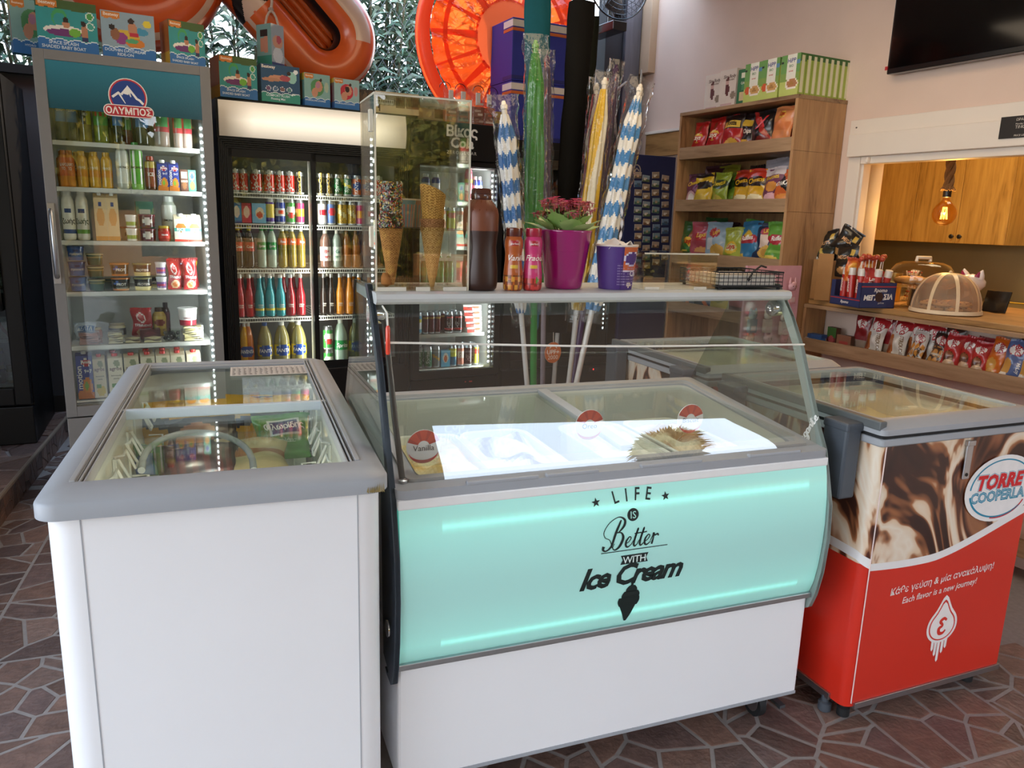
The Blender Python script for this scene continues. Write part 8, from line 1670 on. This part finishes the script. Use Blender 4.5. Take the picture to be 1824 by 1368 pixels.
# orange floats
pm('vinyl', .28, coat=.25, var=.05, scale=10)
def tubec(path, rad, nang, colf, closed=False, up=Vector((0, 0, 1))):
    b = B(); n = len(path); i = 0
    for j, (c, t_) in enumerate(path):
        s_ = t_.cross(up).normalized(); w_ = s_.cross(t_)
        r_ = rad(j/(n-1)) if callable(rad) else rad
        for k in range(nang): a = 2*PI*k/nang; b.v.append(tuple(c+s_*(r_*cos(a))+w_*(r_*sin(a))))
    for j in range(n-1):
        for k in range(nang): b.face((j*nang+k, j*nang+(k+1) % nang, (j+1)*nang+(k+1) % nang, (j+1)*nang+k), colf((j+.5)/(n-1), (k+.5)/nang))
    if not closed: b.face(list(range(nang))[::-1]); b.face([(n-1)*nang+k for k in range(nang)])
    return b
def boat(lab, u0, z0, v0, ang, hw, r, sl, s1, pattern, ribs, N=40):
    """inflatable boat leaning upright: stadium tube, dark inner wall, ribbed floor; local x across, y along (ang from vertical)"""
    o = at(T('inflatable_boat', lab, 'inflatable boat', (0, 0, 0), 0, 'orange inflatable boats'), RM)
    ex = Vector((cos(ang), 0, sin(ang))); ey = Vector((-sin(ang), 0, cos(ang))); ez = Vector((0, -1, 0)); O = Vector((u0, v0, z0))
    w_ = lambda x, y, h: O+ex*x+ey*y+ez*h
    path = []
    for k in range(N): path.append((w_(-hw, s1*(1-k/N), 0), -ey))
    for k in range(41): a = PI+PI*k/40; path.append((w_(hw*cos(a), hw*sin(a), 0), (ex*-sin(a)+ey*cos(a))))
    for k in range(1, 41): path.append((w_(hw, s1*k/40, 0), ey))
    tubec(path, r, N+32, pattern, up=ez).obj('side_tube', 'vinyl', o, 60)
    b = B(); b.grid(lambda u, q: w_((u-.5)*2*hw, -hw*.9+q*(s1+hw*.9), -.10), 4, 6, c='1d1716'); b.obj('inner_wall', 'vinyl', o)
    for k in range(ribs):
        x = (k-(ribs-1)/2)*(2*(hw-r*.75)/ribs); yb = -math.sqrt(max(.0001, (hw-r*.6)**2-x*x))+.03
        b = B(); b.lathe([(.003, 0), (.02, .012), (.026, .05), (.026, s1-yb), (.02, s1-yb+.02)], 14, ['c9501f', 'cf5823', 'd05a24', 'c9501f'], M=Matrix.Translation(w_(x, yb, -.07)) @ Matrix(((ex.x, ez.x, ey.x), (ex.y, ez.y, ey.y), (ex.z, ez.z, ey.z))).to_4x4()); b.obj('floor_rib', 'vinyl', o, 60)
    return o, w_
OR1, OR2, BK_, WH = Hx('d2521c'), Hx('d85f28'), Hx('1c1719'), Hx('d9b8a4')
def pat1(t_, a):
    if .33 < a < .66 and False: return BK_
    if .05 < a < .10: return WH
    return OR1
def pat1b(t_, a):  # a: 0 inner/outer side depends on travel; the face turned to the viewer is around .75
    if abs(a-.13) < .025: return WH
    return OR1
o, w_ = boat('orange round-ended inflatable boat lying behind the boxes at upper left', -2.98, 2.74, RV+.42, .12, .30, .165, .62, .9, pat1b, 4)
b = B(); P_ = lambda x, y: w_(.30+x, .05+y, .168); s2 = .028
for k in range(4): a0, a1 = PI/2*k, PI/2*(k+1); b.stroke([(s2*cos(a0), s2*sin(a0)), (s2*cos(a1), s2*sin(a1))], .003, P_, '2a1812')
b.text('2', .034, lambda x, y: P_(x, y-.012), '2a1812', bold=.02); b.obj('printed_mark', 'print', o)
def pat2(t_, a):
    side = t_ < .46
    if .40 < a < .66: return BK_
    f = (t_*5.0-abs(a-.18)*2.6+.25) % 1.0
    if side and (a < .40 or a > .9):
        if f < .26: return BK_
        if f < .52: return WH
        return OR1
    if abs(a-.10) < .02 and t_ > .45: return WH
    if abs(a-.22) < .06 and .78 < t_ < .9: return WH
    return OR2
o, w_ = boat('orange black and white inflatable boat tilted above the black fridge', -1.985, 2.475, RV+.45, .785, .185, .125, .62, 1.1, pat2, 4, 150)
b = B()
for k in range(10):
    if k == 5: continue
    b.stroke([(0, 0), (.13+.03*sin(k*4), 0)], .006, lambda x, y, k=k: w_(.085+.0075*k, .22+x-.012*k, -.03), '8a7a74')
b.obj('printed_mark', 'print', o, kind='stuff')
b = B(); P0 = w_(-.17, .28, .14)
ro = B(); ro.tube([P0+Vector((0, -.0, .10)), P0+Vector((.005, -.01, .04)), P0], .008, 6, 'c9b8ac'); ro.tube([P0+Vector((.035*cos(a*PI/8-PI/2), -.01, -.11+.10*sin(a*PI/8-PI/2)*-1)) for a in range(17)], .0065, 6, 'c9b8ac'); ro.lathe([(.012, -.01), (.016, 0), (.012, .01)], 10, ['a89a94']*2, o=tuple(P0)); ro.obj('rope', 'cloth', o, 50)
# round sunshade float, translucent film lit from behind
mm, t_, n_, out = _new('orange_film')
tl = n_.new('ShaderNodeBsdfTranslucent'); tl.inputs[0].default_value = Hx('ff5a1c'); df = n_.new('ShaderNodeBsdfDiffuse'); df.inputs[0].default_value = Hx('e8521c'); tp = n_.new('ShaderNodeBsdfTransparent'); tp.inputs[0].default_value = Hx('ff6a2a'); gl = n_.new('ShaderNodeBsdfGlossy'); gl.inputs['Roughness'].default_value = .15
m1, m2, m3 = [n_.new('ShaderNodeMixShader') for _ in range(3)]; nzz = n_.new('ShaderNodeTexNoise'); nzz.inputs['Scale'].default_value = 9; nzz.inputs['Detail'].default_value = 5; tcc = n_.new('ShaderNodeTexCoord'); t_.links.new(tcc.outputs['Object'], nzz.inputs['Vector'])
bpp = n_.new('ShaderNodeBump'); bpp.inputs['Strength'].default_value = 1; bpp.inputs['Distance'].default_value = .05; t_.links.new(nzz.outputs['Fac'], bpp.inputs['Height']); t_.links.new(bpp.outputs[0], gl.inputs['Normal'])
m1.inputs[0].default_value = .35; t_.links.new(tl.outputs[0], m1.inputs[1]); t_.links.new(tp.outputs[0], m1.inputs[2]); m2.inputs[0].default_value = .18; t_.links.new(m1.outputs[0], m2.inputs[1]); t_.links.new(df.outputs[0], m2.inputs[2]); m3.inputs[0].default_value = .06; t_.links.new(m2.outputs[0], m3.inputs[1]); t_.links.new(gl.outputs[0], m3.inputs[2]); t_.links.new(m3.outputs[0], out.inputs[0])
mm, t_, n_, out = _new('orange_cloth')
tl = n_.new('ShaderNodeBsdfTranslucent'); tl.inputs[0].default_value = Hx('f06a3c'); df = n_.new('ShaderNodeBsdfPrincipled'); df.inputs['Base Color'].default_value = Hx('d8562c'); df.inputs['Roughness'].default_value = .35; m1 = n_.new('ShaderNodeMixShader'); m1.inputs[0].default_value = .5; t_.links.new(tl.outputs[0], m1.inputs[1]); t_.links.new(df.outputs[0], m1.inputs[2]); t_.links.new(m1.outputs[0], out.inputs[0])
o = at(T('sunshade_float', 'round translucent orange sunshade float glowing above the cola fridge', 'float'), RM)
SU, SZ_, SV, SR = -.80, 2.60, RV+.48, .60
b = B(); b.lathe([(SR*.86, -.03), (SR*.90, -.055), (SR*.97, -.055), (SR, -.02), (SR, .02), (SR*.97, .05), (SR*.88, .05), (SR*.86, .0)], 56, M=Matrix.Translation((SU, SV, SZ_)) @ Matrix.Rotation(PI/2, 4, 'X'), cap=False); b.obj('rim', 'orange_cloth', o, 60)
def sp3(r_, a, h): return (SU+r_*cos(a), SV-h, SZ_+r_*sin(a))
b = B(); b.grid(lambda u, q: sp3(SR*(.38+.49*q), u*2*PI, .05+.05*(1-q)+.012*sin(u*2*PI*14)*(q)+.008*sin(u*2*PI*33+q*9)), 168, 12); b.obj('clear_film', 'orange_film', o, 60)
b = B(); b.grid(lambda u, q: sp3(SR*.40*q, u*2*PI, .12-.02*q*q), 40, 6); b.obj('centre_panel', 'orange_cloth', o, 60)
for k in range(16):
    a = k*2*PI/16; wd = .028 if k % 2 else .05
    b = B(); b.grid(lambda u, q: sp3(SR*(.38+.49*q), a+(u-.5)*wd/(.38+.49*q)*(1.6-.9*q), .056+.05*(1-q)), 2, 6); b.obj('spoke_strip', 'orange_cloth', o, 60)
b = B(); b.grid(lambda u, q: sp3(SR*(.70+.05*q), u*2*PI, .075), 60, 1); b.obj('ring_strip', 'orange_cloth', o, 60)

# ------------------------------------------------------------------ corner: post, casing, pipes, wall fan
CV = 1.80
pm('zinc', .4, metal=.6, col='77767e', var=.12, scale=7, stretch=(6, 6, .6))
o = ST(at(B().box(.17, .30, CV, CV+.10, 0, 3.05).obj('trim_5', 'zinc', bevel=.004), RM))
ST(at(B().col('2b2a30').box(.02, .165, CV+.03, CV+.14, 0, 3.05).obj('trim_6', 'paint', bevel=.004), RM))
o = at(T('wall_casing', 'cream cable casing hanging in the corner above the postcard stand', 'casing'), RM); B().col('c2a588').box(.305, .40, 1.70, 1.84, 2.52, 3.05).obj('casing', 'paint', o, bevel=.004)
o = at(T('drain_pipe', 'grey drain pipe with beige elbow in the wall corner', 'pipe'), RM); B().lathe([(.042, .4), (.042, 2.44)], 18, ['5f5a5c'], o=(.33, 1.92, 0)).obj('pipe', 'satin', o, 50); B().lathe([(.046, 2.40), (.048, 2.42), (.048, 2.50), (.044, 2.58)], 18, ['8f836c']*3, o=(.33, 1.92, 0)).obj('elbow', 'satin', o, 50)
o = at(T('hanging_cable', 'pale cables looping beside the grey post', 'cable'), RM)
B().tube([(.31, 1.78, 2.55), (.29, 1.76, 2.45), (.27, 1.76, 2.2), (.30, 1.76, 2.0)], .008, 6, 'b8a994').obj('cable', 'satin', o, 50); B().tube([(-.12, 1.66, 2.28), (.02, 1.7, 2.36), (.14, 1.72, 2.44)], .008, 6, 'b8aa9c').obj('conduit', 'satin', o, 50); B().tube([(.10, 1.76, 2.45), (.06, 1.74, 2.3), (.09, 1.74, 2.1), (.14, 1.76, 1.95)], .007, 6, '8a8078').obj('cable', 'satin', o, 50)
o = at(T('wall_fan', 'black wall fan with wire guard at the top by the cream casing', 'fan'), RM)
fu, _, fz = RM.atv(1103, -36, 1.55); fv_ = 1.55; b = B(); Rf = .24
for q in range(9): b.tube([(fu+Rf*(q+1)/9*cos(k*PI/18), fv_-.07*(1-((q+1)/9)**2), fz+Rf*(q+1)/9*sin(k*PI/18)) for k in range(36)], .0016, 4, '1a191b', closed=True)
for k in range(30): a = k*PI/15; b.tube([(fu+.03*cos(a), fv_-.07, fz+.03*sin(a)), (fu+Rf*.6*cos(a), fv_-.045, fz+Rf*.6*sin(a)), (fu+Rf*cos(a), fv_, fz+Rf*sin(a)), (fu+Rf*.5*cos(a), fv_+.09, fz+Rf*.5*sin(a))], .0015, 4, '1a191b')
b.tube([(fu+Rf*cos(k*PI/18), fv_, fz+Rf*sin(k*PI/18)) for k in range(36)], .006, 6, '18171a', closed=True); b.obj('guard', 'gloss', o, 50, kind='stuff')
for k in range(3):
    a = k*2*PI/3+.4; b = B(); b.grid(lambda u, q: (fu+(.03+.18*q)*cos(a+(u-.5)*.9), fv_+.03*(u-.5), fz+(.03+.18*q)*sin(a+(u-.5)*.9)), 5, 5, c='2c2a2c'); b.obj('blade', 'gloss', o, 60)
B().lathe([(.05, .0), (.06, .03), (.05, .14)], 16, ['1a191b']*2, M=Matrix.Translation((fu, fv_+.02, fz)) @ Matrix.Rotation(-PI/2, 4, 'X')).obj('motor', 'gloss', o, 50)
B().col('1c1b1d').box(fu-.04, fu+.07, fv_-.02, fv_+.30, fz-.31, fz-.25).box(fu-.01, fu+.05, fv_+.02, fv_+.10, fz-.26, fz-.10).obj('bracket', 'gloss', o, bevel=.006)
# navy postcard stand
o = at(T('postcard_stand', 'navy blue souvenir stand in the corner behind the umbrellas', 'stand'), RM)
B().col('1b2350').box(-.11, .29, 1.30, 1.36, .0, 1.915).obj('panel', 'print', o, bevel=.004); B().col('141a3c').box(-.11, .29, 1.2, 1.30, 0, .10).obj('base', 'print', o)
b = B(); cu_, cz_ = RM.atv(1134, 303, 1.3)[0], RM.atv(1134, 303, 1.3)[2]
b.tube([(cu_+.030*cos(k*PI/10), 1.2995, cz_+.034*sin(k*PI/10)) for k in range(20)], .004, 5, '9a8f8a', closed=True); b.stroke([(-.02, -.012), (0, .012), (.02, -.004)], .01, lambda x, y: (cu_+x, 1.299, cz_+y), '9a8f8a'); b.obj('emblem', 'print', o)
R = random.Random(21); PCM = []
for k in range(6):
    f = design(['8a9aa8', 'a8988a', '6f8aa8', '9a8a7a', '7a94a0', 'b09a84'][k], ('band', 0, .35, ['5a6a4a', '6a5a4a', '3a5a7a', '8a7050', '4a6a5a', '7a5a44'][k]), ('ell', .4+.1*(k % 3), .45, .25, .2, ['d0c8ba', 'c9a88a', '4a5a6a', 'd8d0c4', 'a89a80', 'e0d8c8'][k]))
    b = B(); b.grid(lambda u, v: ((u-.5)*.058, -.004, (v-.5)*.042), 6, 5, cf=f); b.box(-.029, .029, -.0038, 0, -.021, .021, 'c8c2ba'); PCM.append([('card', b.mesh('magnet', 'print'))])
for i, px_ in enumerate((1136, 1151, 1168, 1185)):
    for j in range(11):
        py = 312+j*15.5+(6 if i % 2 else 0)
        if py > 480 or (i == 3 and j > 9): continue
        P = RM.atv(px_, py, 1.298); place(R.choice(PCM), 'souvenir_magnet', 'picture magnet on the navy stand, %s column, %s from top' % (['leftmost', 'second', 'third', 'rightmost'][i], ORD[j+1]), 'magnet', RM.w(P[0]+R.uniform(-.004, .004), 1.2985, P[2]), RM.a, 'picture magnets on the navy stand', (0, R.uniform(-.08, .08)))

# ------------------------------------------------------------------ frozen goods in the white chest freezer
def froz(sp, nm, lab, px_, py, z, rz, tilt, s=1, cat='bag'):
    P = F1.atz(px_, py, z); return place(sp, nm, lab, cat, F1.w(P[0], P[1], z), rz, 'frozen goods in the white chest freezer', tilt, (s,)*3)
yb = bag(.30, .21, .07, design('e0ac1c', ('diag', .45, .62, .35, '33302c'), ('rect', .35, .9, .06, .32, 'd0722c'), ('rect', .3, .62, .12, .28, 'e0d4bc'), ('ell', .2, .3, .2, .2, 'd8a93a')), [('ΒΙΟΜΑΧ', .034, 0, .03, 'b8342c', .2)], 71, 24, 24)
yb2 = bag(.28, .20, .06, design('dba61c', ('diag', .55, .72, -.3, '2c2c34'), ('rect', .5, 1, .0, .35, '3c4650'), ('rect', .55, .98, .04, .30, 'c8b090')), [('SPECIAL', .04, 0, .10, '2c2a28', .2)], 72, 24, 24)
gb_ = bag(.16, .13, .05, design('4f8a3a', ('rect', .25, .82, .50, .86, 'd6dcd8'), ('rect', .28, .79, .53, .83, '26407a')), [('Φλωρίδης', .026, .005, .083, 'f0f0ee', .0), ('Φασολάκια', .015, .0, .045, 'd8e4d0', .1)], 73, 24, 24)
def frz(sp, nm, lab, u, v, z, rz, tilt, s=1): return place(sp, nm, lab, 'bag', F1.w(u, v, z), rz, 'frozen goods in the white chest freezer', tilt, (s,)*3)
frz(yb, 'frozen_bag', 'yellow frozen bag with black stripe, left of two in the chest freezer', .215, .95, .70, .08, (-.42, 0), .95)
frz(yb2, 'frozen_bag', 'yellow and black frozen bag, right of two in the chest freezer', .44, .98, .71, .03, (-.42, .06), .95)
frz(gb_, 'frozen_bag', 'green frozen vegetable bag with blue label in the chest freezer', .475, .76, .755, .0, (-.5, 0), 1.05)
frz(bag(.2, .14, .05, design('33251f', ('ell', .4, .6, .3, .25, 'b06a3a'), ('band', 0, .2, '4a4a4a')), (), 74), 'frozen_pizza', 'dark pizza pack between the yellow bags in the chest freezer', .255, .84, .735, .15, (-.5, 0), 1.0)
sg = bag(.22, .16, .08, design('2c1a18', ('vstr', 7, .55, 0, .9, '5a2a24'), ('ell', .75, .3, .16, .13, '8a5a50'), ('ell', .75, .3, .14, .11, '5a1f20')), [('CRETA', .022, .055, .043, 'e8d8c8', 0)], 75, 26, 20)
frz(sg, 'frozen_bag', 'clear bag of dark red sausages at the front of the chest freezer', .245, .62, .70, .0, (-.6, 0), 1.0)
mx_ = bag(.12, .12, .05, design('3f7a3a', ('rect', 0, .4, 0, .5, '2c4a8a'), ('rect', .5, 1, 0, .4, 'c9a02c'), ('rect', .5, .8, .5, .9, 'b83a2c')), (), 76)
froz(mx_, 'frozen_bag', 'small blue green and red frozen pack at the front left of freezer', 285, 845, .76, .3, (-1.1, .2))
o = F1.T('bag_hoop', 'pale grey curved rim of a wrapped tray arching in the chest freezer', 'tray')
pts = []
for k in range(17):
    a = PI*k/16; pts.append(F1.w(0, 0, 0)-F1.o+Vector(F1.atz(352-100*cos(a), 838-68*sin(a)**.8, .84)))
b = B(); b.tube(pts, .009, 8, 'b9bcbc'); b.obj('hoop', 'gloss', o, 50)
sr = bag(.17, .07, .05, design('a8907c', ('vstr', 12, .5, 0, 1, 'a84a3a'), ('rect', .7, 1, 0, 1, '9c3a2c')), (), 77)
froz(sr, 'frozen_bag', 'clear bag of red sausages in the rear half of the chest freezer', 500, 712, .80, .02, (-.9, 0), 1.0)
froz(bag(.2, .16, .06, design('c9b78a', ('band', .3, .5, 'a8683a')), (), 78), 'frozen_bag', 'beige frozen bag under the front rim of the chest freezer', 450, 842, .76, .0, (-1.2, 0))
froz(bag(.15, .30, .05, design('b8b09a', ('band', .4, .6, '9a8a5a')), (), 79), 'frozen_bag', 'pale frozen bag along the left basket of the chest freezer', 225, 800, .74, .05, (-1.3, 0))
o = F1.T('frozen_bed', 'frosted white packs filling the bottom of the chest freezer', 'packs'); b = B(); b.grid(lambda u, v: (.10+u*.455, .14+v*1.10, .58+.14*min(1, max(0, (v-.68)*8))+.03*sin(9*u+5*v)*sin(13*v)), 20, 40, c='dcdbd0'); b.obj('packs', 'rough', o, 60)
# ------------------------------------------------------------------ outside: oleanders and fence behind the shop, street side behind the viewer
pm('oleander', .7, var=.16, scale=12, spec=.2)
def leaf_cloud(b, pts, R, L, wd, cols, droop=.3):
    for P, d in pts:
        d = Vector(d).normalized(); s = d.cross(Vector((R.uniform(-1, 1), R.uniform(-1, 1), R.uniform(-.3, 1)))).normalized(); l = L*R.uniform(.6, 1.25); w_ = wd*R.uniform(.7, 1.2); P = Vector(P)
        m = P+d*l*.5; e = P+d*l-Vector((0, 0, droop*l)); i = len(b.v); b.v += [tuple(P), tuple(m+s*w_), tuple(e), tuple(m-s*w_)]; c = R.choice(cols); b.face((i, i+1, i+2, i+3), c)
cols = [Hx(c) for c in ('5f7a66', '6f8a72', '86a088', '9aae98', '54705c', '43584a')]
for n in range(9):
    R = random.Random(100+n); u = -5.4+n*.62+R.uniform(-.1, .1); v = 3.35+R.uniform(-.1, .3)
    base = RM.w(u, v, 0); o = T('oleander_shrub', 'tall oleander shrub beyond the fence, %s from left' % ORD[n+1], 'shrub', base, 0, 'oleander shrubs beyond the fence')
    b = B(); st_ = B()
    for k in range(13):
        a = R.random()*2*PI; tip = Vector((R.uniform(-.42, .42), R.uniform(-.3, .3), R.uniform(2.9, 4.7))); st_.tube([(0, 0, 0), (tip.x*.4, tip.y*.4, tip.z*.5), tuple(tip)], .010, 4, '5f5a44')
        pts = []
        for j in range(185):
            q = R.uniform(.45, 1.0); p = Vector((tip.x*(.3+.7*q), tip.y*(.3+.7*q), tip.z*q)); a2 = R.random()*2*PI; el = R.uniform(-.2, 1.1); pts.append((p, (cos(a2)*cos(el), sin(a2)*cos(el), sin(el))))
        leaf_cloud(b, pts, R, .19, .017, cols)
    b.obj('foliage', 'oleander', o, kind='stuff'); st_.obj('stem', 'oleander', o, kind='stuff')
o = at(T('wire_fence', 'chain link fence on the wall behind the fridges', 'fence'), RM); b = B()
for k in range(75):
    x = -5.4+k*.085
    for s in (-1, 1): b.tube([(x, 2.98, 2.24), (x+s*.9, 2.98, 3.6)], .0016, 3, '6a7074')
b.obj('mesh_wire', 'satin', o, kind='stuff')
for k in range(4): B().lathe([(.022, 0), (.022, 3.7)], 10, ['6a7270'], o=(-5.0+k*1.7, 3.0, 0)).obj('post', 'metal', o, 50)
# sunlit hedge, wall and palm opposite the shop (seen mirrored in the glass)
gold = [Hx(c) for c in ('8a7a2c', 'a08c34', '6f6a28', 'b09a44', '57581f', '7c7430')]
pm('hedge_core', .9, col='6a6226', var=.35, scale=9, bump=.6, bscale=14)
o = T('hedge', 'tall sunlit golden green hedge opposite the shop', 'hedge', (0, 0, 0)); R = random.Random(200); b = B()
def hz(x): return 3.5+.25*sin(x*1.3+.5)+.2*sin(x*2.9)-(1.0*max(0, 1-abs(x-2.35)/.45))+(.3 if x > 3 else 0)
b.grid(lambda u, v: (-6+u*18, -8.6+.8*sin(v*PI)+.25*sin(u*60+v*9)*sin(v*PI), hz(-6+u*18)*min(1, 1.6*v)), 90, 14); b.obj('inner_growth', 'hedge_core', o, 60)
b = B(); pts = []
for k in range(9000):
    x = R.uniform(-6, 12); q = R.random(); z = hz(x)*q; y = -8.6+.8*sin(PI*min(1, q*.8+.1))+R.uniform(0, .25); pts.append(((x, y, z+.1), (R.uniform(-1, 1), R.uniform(.1, 1), R.uniform(-.6, .9))))
leaf_cloud(b, pts, R, .24, .06, gold, .15); b.obj('foliage', 'oleander', o, kind='stuff')
pm('sunny_render', .9, col='d89a55', var=.06, scale=3)
o = T('garden_wall', 'low ochre rendered wall opposite the shop', 'wall', (0, 0, 0)); B().box(-5, 11, -6.9, -6.7, 0, .62).obj('wall', 'sunny_render', o); B().box(1.05, 1.70, -6.95, -6.4, 0, 1.42).obj('pillar', 'sunny_render', o); B().box(2.7, 3.6, -6.95, -6.4, 0, .95).obj('pillar', 'sunny_render', o); B().box(6.9, 8.2, -6.95, -6.4, 0, .86).obj('pillar', 'sunny_render', o)
R = random.Random(300); o = T('dry_palm', 'dry straw coloured palm opposite the shop', 'palm', (5.35, -4.3, 0)); B().lathe([(.16, 0), (.13, 2.0), (.12, 3.7)], 10, ['6a5a44']*2).obj('trunk', 'rough', o); b = B(); pts = []
for k in range(4500):
    a = R.random()*2*PI; el = R.uniform(-.2, 1.4); rr_ = R.random()**.5*.30; pts.append(((rr_*cos(a), rr_*sin(a), 3.98+R.uniform(-.28, .1)), (.5*cos(a)*cos(el), .5*sin(a)*cos(el), .25+sin(el))))
leaf_cloud(b, pts, R, .26, .022, [Hx(c) for c in ('a89672', 'bcaa84', '8f7f5e', 'cdbd98')], .25); b.obj('fronds', 'oleander', o, kind='stuff')
o = T('overhead_cable', 'dark overhead cable crossing the street', 'cable', (0, 0, 0)); B().tube([(-8, -3.2, 5.0), (2, -3.2, 4.75), (12, -3.2, 5.0)], .012, 5, '2a2a2c').obj('cable', 'satin', o)
